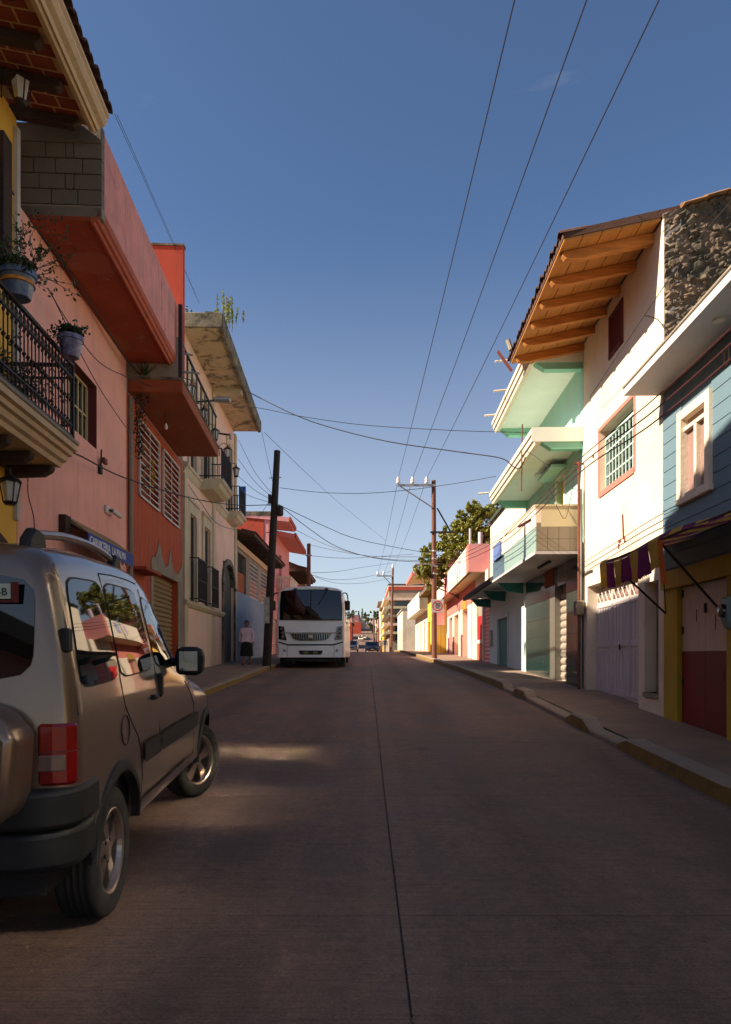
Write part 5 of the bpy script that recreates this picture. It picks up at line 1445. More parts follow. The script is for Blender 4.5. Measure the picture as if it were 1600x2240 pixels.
# ================================================================== RIGHT: rose and white shop house with salmon bays
k5 = Frame(4.0, 0.028, 28.75, -1)
q5 = k5.root('rose_shop_house', 'rose and white shop house with salmon bays and red shutter past the mint house', 'house')
h5 = zr(28) - 0.3; E5_ = 19.5
PO = 0.68
u_ = lambda x: k5.u(x)
bays = [(u_(1068), u_(1057), 'shutter'), (u_(1055), u_(1043), 'red'), (u_(1023.5), u_(1012), 'bay'), (u_(1003.5), u_(994), 'bay'), (u_(990), u_(983), 'bay')]
mb = MB(); wall(k5, mb, 0, 0.0, E5_, h5, 4.68, [(a, b, h5, 3.55) for a, b, _ in bays], 0.3)
mb.build('wall', m_white, q5)
body(k5, q5, m_rose, -0.5, 0.0, E5_, h5, 5.4)
for i, (a, b, kd) in enumerate(bays):
    if kd == 'shutter': shutter(k5, q5, -0.08, a, b, h5 + 0.2, 3.55, 0.16, mat('red_white_shutter', (214, 60, 60), rough=0.5, var=0.3, scale=3, stretch=(.1, .1, 9), two=(226, 190, 180), bump=0.0))
    elif kd == 'red':
        fb(k5, MB(), -0.05, -0.2, a, b, zs(32) + 0.85, 2.95).build('door', m_red, q5); fb(k5, MB(), -0.04, -0.2, a, b, zs(32) + 0.7, zs(32) + 0.85).build('door_band', m_white, q5)
        fb(k5, MB(), -0.05, -0.2, a, b, h5, zs(32) + 0.7).build('door_lower_panel', m_rust, q5); fb(k5, MB(), -0.1, -0.2, a, b, 2.95, 3.55).build('transom', m_conc, q5)
    else: fb(k5, MB(), -0.35, -0.45, a, b, h5, 3.55).build('bay_panel', m_pinkred, q5)
for (x0, x1) in ((1012, 1009), (994, 991.5), (983, 981)):
    fb(k5, MB(), 0.03, 0.002, u_(x0) + 0.01, u_(x1), h5, zs(40) + 1.1).build('painted_base', mat('plum_paint', (120, 50, 80), bump=0.0) if x0 == 1012 else MATS['plum_paint'], q5)
fb(k5, MB(), 0.02, 0.002, u_(1040), E5_, 3.7, 4.66).build('red_band', m_pinkred, q5)
fb(k5, MB(), 0.06, 0.002, u_(1022), u_(1014), 3.56, 4.0).build('shop_sign', m_awnyel, q5)
# overhang and parapet
MB().box(0.3, -PO + 0.05, 0.72, E5_, 4.62, 4.8).build('overhang_soffit', m_mould, q5)
MB().box(-PO + 0.12, -PO, 0.85, E5_, 4.62, 5.72).build('parapet', m_white, q5)
MB().box(0.3, -PO + 0.001, 0.7, 0.84, 4.64, 5.76).build('end_parapet', m_rose, q5)
MB().box(-PO - 0.006, -PO + 0.05, 0.72, 1.5, 4.625, 5.74).build('painted_edge', m_pinkred, q5)
for (x0, x1, zt) in ((980, 971, 6.95), (956, 950, 6.2)):
    a, b = k5.u(x0, PO), k5.u(x1, PO)
    b = min(b, E5_ - 0.1)
    MB().box(-PO + 0.5, -PO - 0.02, a, max(b, a + 0.4), 4.6 if zt > 6.5 else 3.2, zt).build('parapet_pier', m_rose, q5)
a = k5.u(1008, PO)
MB().box(-PO - 0.002, -PO - 0.012, a, a + 0.9, 5.0, 5.6).build('painted_panel', mat('blue_mural', (90, 100, 150), var=0.2, scale=6, two=(190, 190, 200), bump=0.0), q5)
a = k5.u(998, PO)
MB().prism([(a, 4.9), (a + 0.4, 5.1), (a + 0.45, 5.5), (a + 0.2, 5.65), (a - 0.05, 5.5), (a - 0.05, 5.1)], 'x', -PO - 0.012, -PO - 0.002).build('painted_shield', mat('mauve_mural', (150, 110, 160), var=0.2, scale=8, two=(210, 180, 190), bump=0.0), q5)
for (x, y0, y1) in ((1029, 1200, 1160), (1051, 1196, 1166)):
    p = P(x, y0, 30.5)
    w_ = thing('roof_post', 'slim white post on the rose parapet, ' + ('nearer the mint house' if x > 1040 else 'nearer the street edge'), 'post', (p.x, p.y, 5.45))
    MB().tube([(0, 0, 0), (0, 0, 1.1 if x < 1040 else 0.95)], 0.05 if x < 1040 else 0.09, 8).build('shaft', m_whitegrey, w_); MB().lathe([(0.12, 0), (0.12, 0.06), (0.05, 0.08)], n=8).build('foot', m_conc, w_)
# small ochre house and white balcony house
k6 = Frame(4.75, 0.0, 48.6, -1)
plain_house(k6, 7.2, 4.2, m_yellow, 'narrow ochre house between the rose shop house and the white balcony house', 'ochre_house', floors=1, over=0.7, mr=m_concdark, gap=2.4)
k7 = Frame(4.9, 0.0, 56.0, -1)
q7 = k7.root('white_balcony_house', 'white house with solid white balcony and red roof edges beyond the speed sign', 'house')
h7 = zr(56) - 0.3
ds = [(1.0, 2.2), (4.0, 5.6), (8.0, 9.4), (12, 13.4)]
mb = MB(); wall(k7, mb, 0, 0, 16, h7, 6.0, [(a, b, h7, 4.0) for a, b in ds], 0.25); mb.build('wall', m_white, q7)
body(k7, q7, m_white, -0.27, 0, 16, h7, 6.0)
for a, b in ds: fb(k7, MB(), -0.12, -0.2, a, b, h7, 4.0).build('door', m_whitegrey, q7)
MB().box(0.0, -0.75, 0.4, 16, 4.7, 4.85).build('balcony_slab', m_white, q7)
MB().box(-0.62, -0.75, 0.5, 16, 4.852, 6.12).build('balcony_parapet', m_white, q7)
MB().box(0.0, -0.749, 0.35, 0.49, 4.852, 6.1).build('balcony_end', m_conc, q7)
fb(k7, MB(), -0.5, -5, 5, 12, 6.0, 8.2).build('upper_storey', m_cream, q7)
fb(k7, MB(), -0.48, -0.6, 6, 7.2, 6.2, 7.8).build('window', m_glass, q7)
MB().prism([(4, 8.3), (-1.0, 7.75), (-1.0, 7.95), (4, 8.55)], 'y', 4.0, 12.6).build('roof_slab', m_mould, q7)
MB().prism([(-1.0, 7.72), (-1.1, 7.72), (-1.1, 8.05), (-1.0, 8.05)], 'y', 3.95, 12.6).build('roof_edge', m_pinkred, q7)
MB().prism([(4, 8.32), (-1.0, 7.77), (-1.0, 7.96), (4, 8.56)], 'y', 3.9, 3.995).build('roof_edge', m_pinkred, q7)
# beyond the crest
k8 = Frame(3.95, 0.0, 78.0, -1)
plain_house(k8, 12, 4.3, m_white, 'low white house with teal doors beyond the crest, beside the second pole', 'low_white_house', floors=1, mr=m_conc, over=0.1, gap=3)
fb(k8, MB(), 0.02, 0.0, 0.1, 0.12, 0, 0.1)
k9 = Frame(3.1, 0.0, 96.0, -1)
q9 = k9.root('banded_apartment_block', 'beige apartment block with banded balconies and orange roof line beyond the crest', 'building')
h9 = zr(96) - 0.5
fb(k9, MB(), 0, -10, 0, 15, h9, 10.2).build('wall', m_conc, q9)
for i, z in enumerate((3.9, 5.0, 6.1, 7.2, 8.3)):
    fb(k9, MB(), 0.7, -4.0, -0.9, 15, z, z + 0.32).build('balcony_slab', [m_beige, m_cream, m_conc][i % 3], q9)
    fb(k9, MB(), -0.8 + 0.0, -3.2, -0.012, 0.05, z - 0.75, z - 0.08).build('window', m_glass, q9)
fb(k9, MB(), 0.1, -10.1, -0.1, 15, 9.7, 10.1).build('orange_band', m_redwall, q9)
fb(k9, MB(), 0.15, -10.2, -0.15, 15, 10.35, 10.5).build('roof_edge', m_navy, q9)
fb(k9, MB(), 0.12, -10.15, -0.12, 15, 10.1, 10.35).build('parapet', m_cream, q9)
plain_house(Frame(2.9, 0.0, 116.0, -1), 14, 7.5, m_yellow, 'yellow two storey house past the banded apartment block', 'yellow_house', gap=3)
plain_house(Frame(2.8, 0.0, 134.0, -1), 16, 9.4, m_cream, 'tall pale house past the far yellow house', 'pale_tall_house', floors=3, gap=3)
plain_house(Frame(2.9, 0.0, 154.0, -1), 20, 5.0, m_rust, 'rust coloured low house at the foot of the far hill', 'rust_low_house', gap=3)
plain_house(Frame(-4.2, 0.0, 128.0, 1), 18, 6.2, m_redwall, 'bright red house past the bus, at the dip of the street', 'red_dip_house', gap=3)
plain_house(Frame(-4.6, 0.0, 96.0, 1), 28, 4.4, m_cream, 'low cream row house past the bus beyond the crest', 'low_cream_house', floors=1, gap=3)
plain_house(Frame(-3.6, 0.0, 190.0, 1), 24, 6.6, m_redwall, 'red house climbing the far hill on the bus side', 'red_hill_house', gap=3)
plain_house(Frame(6.5, 0.0, 220.0, -1), 20, 6.0, m_rust, 'brick red house on the far hill beside the trees', 'brick_hill_house', gap=3)
plain_house(Frame(-9.0, 0.0, 250.0, 1), 24, 8.0, m_white, 'white house high on the far hill above the red house', 'white_hill_house', gap=4)
plain_house(Frame(-3.0, 0.0, 330.0, 1), 30, 7.0, m_rose, 'pinkish house near the top of the far hill', 'pink_hill_house', gap=4)
plain_house(Frame(9.0, 0.0, 300.0, -1), 26, 7.0, m_white, 'white house near the top of the far hill under the trees', 'white_top_house', gap=4)
plain_house(Frame(-12.0, 0.0, 420.0, 1), 26, 9.0, m_cream, 'pale house on the hilltop below the conifers', 'pale_hilltop_house', gap=4)
for i, (x, Y, L_, h_, mt, lab) in enumerate(((784, 380, 12, 6, m_rose, 'small pink house on the hillside above the red house'), (800, 360, 10, 5, m_white, 'small white house on the hillside beside the road'), (810, 340, 10, 5.5, m_cream, 'small cream house on the hillside, road end'),
        (822, 320, 10, 6, m_white, 'small white house on the hillside by the dark bushy tree'), (772, 400, 12, 6, m_white, 'small white house on the hillside nearest the bus'), (833, 280, 10, 5, m_rust, 'small rust house on the hillside by the far poles'), (790, 300, 8, 4.5, m_redwall, 'small red house on the hillside beside the road'))):
    X_ = (x - CX) / FOC * Y
    plain_house(Frame(X_, 0.0, Y, 1 if x < 805 else -1), L_, h_, mt, lab, 'hillside_house', depth=6.0, gap=3)
plain_house(Frame(-3.9, -0.053, -13.0, 1), 12.4, 2.35, m_rose, 'low rose house mirrored in the rear window of the van', 'low_rose_house', gap=3, floors=1)
# ------------------------------------------------------------------ trees
def tree(label, base, height, crown, nleaf, size, leafm, group=None, name='broadleaf_tree', seed=1, trunk_r=0.18):
    random.seed(seed)
    t = thing(name, label, 'tree', base, 0, group)
    tr = MB(); tr.tube([(0, 0, -0.4), (0.05, 0, height * 0.3), (-0.05, 0.1, height * 0.55), (0, 0, height * 0.8)], trunk_r, 8, r1=trunk_r * 0.3)
    for (c, r) in crown: tr.tube([(0, 0, height * 0.3), ((c[0]) * 0.5, c[1] * 0.5, (height * 0.3 + c[2]) / 2 + 0.2), c], trunk_r * 0.45, 6, r1=0.02)
    tr.build('trunk', m_bark, t)
    lf = MB()
    tot = sum(r ** 2 for _, r in crown)
    for (c, r) in crown:
        n = int(nleaf * r * r / tot)
        for q in range(max(4, n // 22)):
            d = Vector((random.gauss(0, 1), random.gauss(0, 1), random.gauss(0, 1))).normalized() * r * random.uniform(0.5, 1.05)
            foliage(lf, Vector(c) + d, r * 0.24, 22, size)
    lf.build('crown', leafm, t)
    return t
def crown_px(pts, Y, base):
    out = []
    for (x, y, rp_) in pts:
        p = P(x, y, Y + random.uniform(-0.8, 0.8)); out.append(((p.x - base[0], p.y - base[1], p.z - base[2]), rp_ / FOC * Y))
    return out
Yt = 40.0
bt_ = (6.3, Yt, zr(40))
cr = crown_px([(1040, 1125, 26), (1015, 1160, 30), (1062, 1150, 34), (985, 1180, 26), (1000, 1205, 34), (1045, 1190, 36), (965, 1215, 30), (935, 1225, 24), (925, 1250, 20), (950, 1250, 26), (975, 1245, 24), (1080, 1120, 20), (1028, 1108, 14), (1005, 1125, 12), (955, 1275, 14), (940, 1278, 12)], Yt, bt_)
tree('broad evergreen tree with glossy yellow green leaves behind the rose house', bt_, 8.0, cr, 9500, 0.24, m_leaf, seed=5)
for i, (x, y, Y, h_, lab) in enumerate(((785, 1335, 430, 12, 'small conifer on the hilltop, nearest the bus'), (793, 1330, 440, 14, 'taller conifer on the hilltop beside the small one'), (800, 1338, 450, 11, 'third conifer on the hilltop'))):
    p = P(x, y, Y); b_ = (p.x, p.y, p.z - h_)
    t = thing('conifer_tree', lab, 'tree', b_, 0, 'hilltop conifers')
    MB().tube([(0, 0, -3), (0, 0, h_)], 0.3, 6, r1=0.05).build('trunk', m_bark, t)
    lf = MB()
    for q in range(22):
        z = h_ * (0.2 + 0.8 * q / 22); foliage(lf, (0, 0, z), 2.0 * (1 - q / 23), 14, 0.9, squash=0.3)
    lf.build('crown', m_leaff, t)
for i, (x, y, Y, r_, lab) in enumerate(((806, 1352, 300, 10, 'bushy green tree halfway up the far hill'), (824, 1345, 260, 12, 'dark bushy tree on the far hill beside the pale tall house'), (815, 1372, 240, 8, 'low green tree beside the far hill road'), (772, 1345, 330, 10, 'small round tree over the red hill house'))):
    p = P(x, y + r_, Y); s_ = r_ / FOC * Y
    tree(lab, (p.x, p.y, p.z - s_ * 0.4), s_ * 1.6, [((random.uniform(-.6, .6) * s_, random.uniform(-.5, .5) * s_, s_ * (0.9 + 0.25 * q)), s_ * 0.6) for q in range(5)], 420, 0.9, m_leaff, 'bushy trees on the far hill', seed=20 + i, trunk_r=0.3)
# ------------------------------------------------------------------ poles
def pole(label, base, top, r0, r1, m, name='utility_pole', group='utility poles along the street'):
    t = thing(name, label, 'utility pole', tuple(base), 0, group)
    d = Vector(top) - Vector(base)
    MB().tube([(0, 0, -0.3), d * 0.5, d], r0, 10, r1=r1).build('shaft', m, t, smooth=True)
    return t
B = P(583, 1456, 24.2); T = P(607, 986, 24.2)
pl = pole('dark tarred pole leaning beside the white bus', B, T, 0.15, 0.105, m_pole)
MB().box(-0.16, 0.02, -0.2, -0.08, 1.35, 2.2).build('torn_posters', mat('torn_paper', (176, 172, 164), var=0.4, scale=9, blot=0.6, bump=0.1), pl).location = (0.1, 0.03, 0.05)
o = MB().lathe([(0.10, 0), (0.13, 0.03), (0.13, 0.3), (0.10, 0.33)], n=10); o.build('junction_box', m_iron, pl).location = (0.44, -0.02, 4.95)
o = MB().box(-0.05, 0.05, -0.05, 0.05, 0, 0.3); o.build('clamp', m_iron, pl).location = (0.12, -0.05, 5.35)
for k in range(5): MB().tube([(-0.2, 0, 0), (0.2, 0, 0.02)], 0.014, 5).build('step_bolt', m_ironrust, pl).location = (0.10 + 0.05 * k, -0.02, 2.6 + 0.9 * k)
B = P(676, 1440, 46); T = P(676, 1189, 46)
p2 = pole('plain brown pole standing behind the bus roof', B, T, 0.14, 0.12, m_poleb)
MB().box(-0.2, 0.2, -0.16, -0.12, 6.4, 6.5).build('band', m_galv, p2)
B = P(951, 1441, 33.8); T = P(949, 1051, 33.8)
pr_ = pole('brown wooden pole with one sided crossarm and three insulators', B, T, 0.13, 0.10, m_poleb)
sc = FOC / 33.8
zt2 = T.z - B.z
MB().box(-1.72, 0.05, -0.16, -0.09, zt2 - 0.30, zt2 - 0.20).build('crossarm', m_galv, pr_)
MB().tube([(-1.62, -0.13, zt2 - 0.28), (-0.1, -0.13, zt2 - 1.28)], 0.03, 6).build('brace', m_galv, pr_)
MB().tube([(0.12, 0.0, zt2 - 1.28), (0.75, 0.2, zt2 - 2.3)], 0.035, 6).build('brace', m_iron, pr_)
MB().box(-0.2, 0.9, -0.14, -0.06, zt2 - 2.45, zt2 - 2.37).build('lower_crossarm', m_iron, pr_)
ins = MB().lathe([(0.02, -0.05), (0.03, 0.0), (0.085, 0.02), (0.09, 0.08), (0.05, 0.10), (0.075, 0.13), (0.08, 0.18), (0.045, 0.20), (0.05, 0.26), (0.0, 0.29)], n=12).mesh('insulator', m_porc, True)
INS = []
for x in (870, 901, 932):
    lx = (x - 949.6) / sc
    place(ins, 'insulator', pr_, (lx, -0.125, zt2 - 0.18), (0, 0, 0), (1.15, 1.15, 1.15)); INS.append(Vector((B.x + lx, B.y - 0.125, B.z + zt2 + 0.08)))
for k in range(4): MB().lathe([(0.135, 0), (0.14, 0.02), (0.14, 0.05), (0.135, 0.06)], (0, 0, zt2 - 3.3 - 0.35 * k), 10).build('band', m_galv, pr_)
MB().tube([(0, -0.1, 4.3), (-0.4, -0.14, 4.36), (-0.72, -0.18, 4.34)], 0.03, 6).build('lamp_arm', m_galv, pr_)
o = MB().box(-0.95, -0.65, -0.26, -0.1, 4.28, 4.38).build('lamp_head', m_galv, pr_, bev=0.03)
# speed sign on the pole
sg = P(957, 1340, 33.6)
t = thing('speed_limit_sign', 'square 30 speed limit sign with red ring fixed to the crossarm pole', 'traffic sign', (sg.x, 33.52, sg.z))
MB().box(-0.29, 0.29, -0.012, 0.0, 0, 0.6).build('plate', m_whitegrey, t, bev=0.004)
o = MB()
for k in range(32):
    a, b = 2 * math.pi * k / 32, 2 * math.pi * (k + 1) / 32
    pt = lambda r, q: (r * math.cos(q), -0.016, 0.3 + r * math.sin(q))
    o.quad(pt(0.19, a), pt(0.235, a), pt(0.235, b), pt(0.19, b))
o.build('red_ring', m_red, t)
lettering('30', 0.26, m_black, t, (0, -0.016, 0.27), (1, 0, 0), (0, 0, 1), align='CENTER')
lettering('km/h', 0.08, m_black, t, (0, -0.016, 0.19), (1, 0, 0), (0, 0, 1), align='CENTER')
MB().box(-0.1, 0.06, 0.0, 0.03, 0.25, 0.3).build('bracket', m_galv, t)
B2 = P(856, 1421, 85); T2_ = P(860, 1243, 85)
pf = pole('far pole with crossarm standing beyond the crest', B2, T2_, 0.16, 0.12, m_poleb)
dz = T2_.z - B2.z; dx = T2_.x - B2.x
MB().box(dx - 1.9, dx + 0.1, -0.2, -0.08, dz - 0.98, dz - 0.84).build('crossarm', m_galv, pf)
MB().tube([(dx - 1.1, -0.14, dz - 0.95), (dx - 0.1, -0.14, dz - 2.0)], 0.05, 5).build('brace', m_galv, pf)
for x in (-1.8, -1.1, 0.0): place(ins, 'insulator', pf, (dx + x, -0.14, dz - (0.8 if x < -0.1 else -0.02)), (0, 0, 0), (1.6, 1.6, 1.6))
for (x, y0, y1, Y, lab) in ((829, 1355, 1420, 130, 'thin far pole before the yellow house'), (818, 1348, 1415, 170, 'thin far pole at the foot of the hill'), (824, 1370, 1412, 210, 'farthest thin pole on the hill road')):
    b_ = P(x, y1, Y); pole(lab, b_, P(x, y0, Y), 0.16, 0.12, m_poleb)
# ------------------------------------------------------------------ wires
def smooth_path(pts, k=6):
    pts = [Vector(p) for p in pts]; out = []
    for i in range(len(pts) - 1):
        p0, p1, p2_, p3 = pts[max(0, i - 1)], pts[i], pts[i + 1], pts[min(len(pts) - 1, i + 2)]
        for j in range(k):
            t = j / k
            out.append(0.5 * ((2 * p1) + (p2_ - p0) * t + (2 * p0 - 5 * p1 + 4 * p2_ - p3) * t * t + (3 * p1 - p0 - 3 * p2_ + p3) * t ** 3))
    return out + [pts[-1]]
def wire(label, pts, r, m=None, px=True, name='overhead_wire', group='overhead wires'):
    w = [P(*p) for p in pts] if px else [Vector(p) for p in pts]
    return solo(MB().tube(smooth_path(w), r, 5), name, m or m_wire, label, 'wire', group, base=tuple(w[0]))
names3 = ['first', 'second', 'third']
near3 = [Vector((2.11, -15, 9.9)), Vector((3.2, -15, 9.9)), Vector((4.3, -15, 9.9))]
for i in range(3):
    a, b = INS[i], near3[i]
    pts = []
    for k in range(25):
        t = k / 24; p = a.lerp(b, t); pts.append((p.x, p.y, p.z - 0.9 * 4 * t * (1 - t) * 0.42))
    solo(MB().tube(pts, 0.009, 5), 'power_line', m_wire, ['power line overhead from the outermost insulator, leftmost of three', 'middle of the three power lines overhead', 'power line overhead from the insulator closest to the pole, rightmost of three'][i], 'wire', 'three power lines overhead', base=tuple(a))
    c = Vector((B2.x + dx + (-1.8, -1.1, 0.0)[i], B2.y - 0.14, B2.z + dz - (0.7, 0.7, -0.2)[i]))
    pts = [(lambda p, t: (p.x, p.y, p.z - 0.8 * 4 * t * (1 - t) * 0.5))(a.lerp(c, k / 16), k / 16) for k in range(17)]
    solo(MB().tube(pts, 0.010, 5), 'power_line', m_wire, ['far span from the outermost insulator to the far crossarm', 'far span from the middle insulator to the far crossarm', 'far span from the inner insulator to the far pole top'][i], 'wire', 'far spans of the power lines', base=tuple(a))
wire('thin wire crossing the street from the orange balcony to the mint house', [(430, 872, 19), (570, 893, 18.5), (660, 911, 18), (800, 930, 17.5), (1000, 942, 16.5), (1152, 946, 15.6)], 0.008)
wire('thick twisted cable crossing the street to the mint cornice', [(545, 858, 20.5), (640, 905, 19.5), (720, 934, 19), (850, 966, 18), (1000, 988, 17), (1095, 1002, 16.2), (1122, 1020, 16), (1138, 1024, 15.9), (1150, 1000, 15.7)], 0.013)
wire('slack wire from the dark leaning pole across to the mint house', [(612, 1067, 24.4), (700, 1077, 24.2), (800, 1079, 23.6), (900, 1071, 22.8), (1000, 1057, 22), (1085, 1042, 20.9)], 0.009)
wire('upper of two cables from the dark pole to the crossarm pole', [(612, 1105, 24.3), (710, 1151, 27), (785, 1180, 30), (909, 1205, 33), (948, 1208, 33.7)], 0.012)
wire('lower of two cables from the dark pole to the crossarm pole', [(612, 1105, 24.3), (672, 1153, 26), (740, 1197, 28), (822, 1221, 31), (909, 1229, 33), (948, 1226, 33.7)], 0.012)
wire('cable sagging from the pink gable to the crossarm pole', [(650, 1160, 42), (710, 1190, 40), (785, 1213, 37), (860, 1224, 35), (948, 1226, 33.7)], 0.012)
wire('cable from the brown pole behind the bus to the crossarm pole, upper', [(680, 1192, 46), (747, 1207, 43), (822, 1217, 39), (948, 1218, 33.8)], 0.012)
wire('cable from the brown pole behind the bus to the far pole, middle', [(682, 1216, 46), (760, 1221, 50), (850, 1216, 60), (905, 1212, 62)], 0.013)
wire('cable rising from the brown pole toward the far crossarm', [(682, 1253, 46), (740, 1250, 56), (800, 1240, 70), (858, 1232, 84)], 0.015)
wire('lowest slack cable from the brown pole to the far pole', [(684, 1258, 46), (730, 1268, 55), (790, 1264, 70), (856, 1250, 84)], 0.015)
wire('thin slack cable behind the bus roof to the far pole', [(690, 1262, 46), (740, 1276, 58), (800, 1275, 72), (856, 1264, 84)], 0.014)
wire('long thin wire from the cream roof corner to the far crossarm', [(579, 946, 30), (672, 1036, 40), (747, 1104, 55), (845, 1183, 70)], 0.010)
wire('thin wire from the cream roof corner to the dark pole', [(573, 944, 29), (585, 1000, 27), (598, 1060, 24.3)], 0.007)
for i, (x, y, lab) in enumerate(((522, 962, 'topmost of the fan of wires from the cream house to the dark pole'), (521, 1003, 'second of the fan of wires from the cream house to the dark pole'), (520, 1040, 'third of the fan of wires from the cream house to the dark pole'), (522, 1075, 'lowest of the fan of wires from the cream house to the dark pole'))):
    wire(lab, [(x, y, 28.5), ((x + 594) / 2, (y + 1085) / 2 + 9, 26.5), (596, 1080 + i * 7, 24.2)], 0.008)
wire('drooping wire from the dark pole top bracket to the orange gable', [(600, 1080, 24.2), (560, 1140, 30), (530, 1165, 34)], 0.008)
wire('black service cable running along the house fronts to the dark pole', [(-20, 925, 8.2), (160, 990, 10.5), (275, 1046, 13.2), (420, 1090, 17.5), (520, 1105, 21.5), (594, 1104, 24.2)], 0.013, group='cables on the house fronts')
wire('thick cable hugging the corner under the red overhang', [(15, 402, 8.9), (62, 474, 9.55), (130, 565, 10.5), (205, 672, 11.9), (260, 760, 13.2), (300, 812, 14.2), (360, 858, 15.0)], 0.016, group='cables on the house fronts')
wire('slack wire over the pink wall from the wiry plant to the creeper', [(105, 630, 9.6), (150, 705, 10.6), (215, 790, 11.7), (272, 822, 13.2), (330, 845, 14.3)], 0.008, group='cables on the house fronts')
wire('thin wire looping across the pink wall beside the window', [(112, 640, 9.6), (175, 770, 10.9), (225, 860, 12.0), (276, 935, 13.3)], 0.007, group='cables on the house fronts')
wire('thin wire hanging down the pink wall by the balcony', [(62, 1032, 9.3), (62, 1080, 9.3), (74, 1130, 9.4), (76, 1170, 9.4)], 0.007, group='cables on the house fronts')
wire('slack wire draped across the cream ground floor', [(402, 1045, 19.9), (440, 1100, 21.5), (475, 1145, 24), (518, 1160, 27.8)], 0.009, group='cables on the house fronts')
for i in range(2):
    wire(['outer of two thin wires slanting from the yellow eave past the red wall', 'inner of two thin wires slanting from the yellow eave past the red wall'][i], [(256 - 5 * i, 250, 9.3), (310, 372 + 8 * i, 11), (375, 520 + 6 * i, 14), (437, 665, 20)], 0.0035)
for i in range(3):
    wire(['upper of three service cables along the white and mint fronts', 'middle of three service cables along the white and mint fronts', 'lowest of three service cables along the white and mint fronts'][i],
         [(3.10, 33.8, 5.75 - .12 * i), (3.12, 28, 5.0 - .12 * i), (3.15, 22.9, 4.5 - 0.12 * i), (3.16, 16.6, 4.12 - .12 * i), (3.16, 13.5, 4.13 - .10 * i), (3.16, 10.5, 4.2 - 0.10 * i), (3.16, 7.7, 4.12 - .13 * i), (3.2, 4, 4.3 - .13 * i), (3.3, -3, 4.9 - .1 * i)], 0.0085 if i else 0.007, m_wirer, px=False, group='service cables on the sunny side')
wire('splice sleeve cable segment hanging before the tiled balcony', [(1136, 1152, 14.7), (1152, 1143, 14.2), (1160, 1138, 13.9)], 0.03, m_wirer, group='service cables on the sunny side', name='cable_splice')
wire('curling wire hanging in front of the mint cornice and balcony', [(1150, 985, 15.6), (1190, 1012, 15.2), (1198, 1030, 15.1), (1170, 1040, 15.3), (1205, 1075, 14.9), (1222, 1115, 14.8), (1240, 1128, 14.8), (1262, 1012, 14.8)], 0.006, group='service cables on the sunny side')
wire('cable hanging from the canopy edge down the white house', [(1410, 690, 10.6), (1440, 700, 10.55), (1462, 735, 10.4), (1466, 758, 10.2), (1520, 765, 10.0), (1560, 760, 9.7)], 0.007, group='service cables on the sunny side')
wire('thin wire slanting over the rubble stone gable', [(1600, 440, 7.2), (1500, 560, 8.4), (1410, 690, 10.2), (1290, 870, 13.5)], 0.006, group='service cables on the sunny side')
# ================================================================== the parked van
random.seed(4)
def interp(tab, x):
    if x <= tab[0][0]: return tab[0][1]
    for (a, b), (c, d) in zip(tab[:-1], tab[1:]):
        if x <= c: return b + (d - b) * (x - a) / (c - a)
    return tab[-1][1]
def m_paint_metallic(name, col, rough=0.32):
    m = mat(name, col, rough=rough, metal=0.55, var=0.04, scale=2, bump=0.0, coat=0.8)
    return m
m_van = m_paint_metallic('champagne_metallic_paint', (124, 101, 82), 0.28)
m_vanglass = glassy('tinted_glass', (12, 13, 15), 0.02)
m_redlens = mat('red_lens', (128, 10, 14), rough=0.12, var=0.1, bump=0.0, coat=0.6)
m_clearlens = mat('clear_lens', (104, 84, 76), rough=0.12, var=0.15, scale=12, bump=0.0, coat=0.6)
m_chrome = mat('chrome', (150, 150, 152), rough=0.12, metal=1.0, var=0.02, bump=0.0)
van = thing('parked_van', 'champagne metallic compact van with roof rails parked by the pink house', 'van', (-2.08, 3.59, zr(3.59)), 0.06)
van.rotation_euler = (0.024, 0, 0.06)
ZT = [(-0.66, 1.70), (-0.645, 1.735), (-0.60, 1.768), (-0.4, 1.79), (0, 1.81), (0.6, 1.81), (0.85, 1.795), (1.05, 1.745), (1.3, 1.62), (1.6, 1.38), (1.95, 1.13), (2.1, 1.08), (2.6, 1.02), (3.0, 0.95), (3.2, 0.88), (3.34, 0.78), (3.42, 0.64)]
AX = (0.0, 2.69); ARCH = 0.385; WR = 0.315
def zlow(y):
    z = 0.40
    if y < -0.40: z = 0.66
    if y > 3.1: z = 0.40 - 0.1 * (y - 3.1)
    for a in AX:
        d = abs(y - a)
        if d < ARCH: z = max(z, 0.33 + math.sqrt(ARCH ** 2 - d * d))
    return z
LW = [(0.3, 0.83), (0.40, 0.845), (0.55, 0.862), (0.8, 0.868), (1.0, 0.862), (1.10, 0.852)]
UT = [(0, 1.0), (0.2, 0.98), (0.4, 0.952), (0.6, 0.92), (0.75, 0.893), (0.85, 0.872), (0.91, 0.845), (0.95, 0.805), (0.975, 0.74), (0.99, 0.62), (1.0, 0.3), (1.0, 0.0)]
def taper(y):
    k = 0.0
    if y < -0.50:
        t = min(1, (-0.56 - y) / 0.10) if y < -0.56 else 0; k = 0.09 * (1 - math.sqrt(max(0, 1 - t * t)))
    if y > 2.6:
        t = min(1, (y - 2.6) / 0.82); k = 0.22 * t ** 2.2
    return 1 - k
def vring(y):
    zt, lo = interp(ZT, y), zlow(y)
    zb = 1.10 if zt > 1.3 else max(lo + 0.02, min(1.10, zt - 0.13 * 1.0))
    zb = min(zb, zt - 0.06)
    W = taper(y)
    out = []
    for t in (0, 0.1, 0.25, 0.45, 0.65, 0.85, 1.0):
        z = lo + (zb - lo) * t
        out.append((W * interp(LW, z), z))
    base = out[-1][0]
    for (t, w) in UT[1:]:
        out.append((base * w, zb + (zt - zb) * t))
    return out
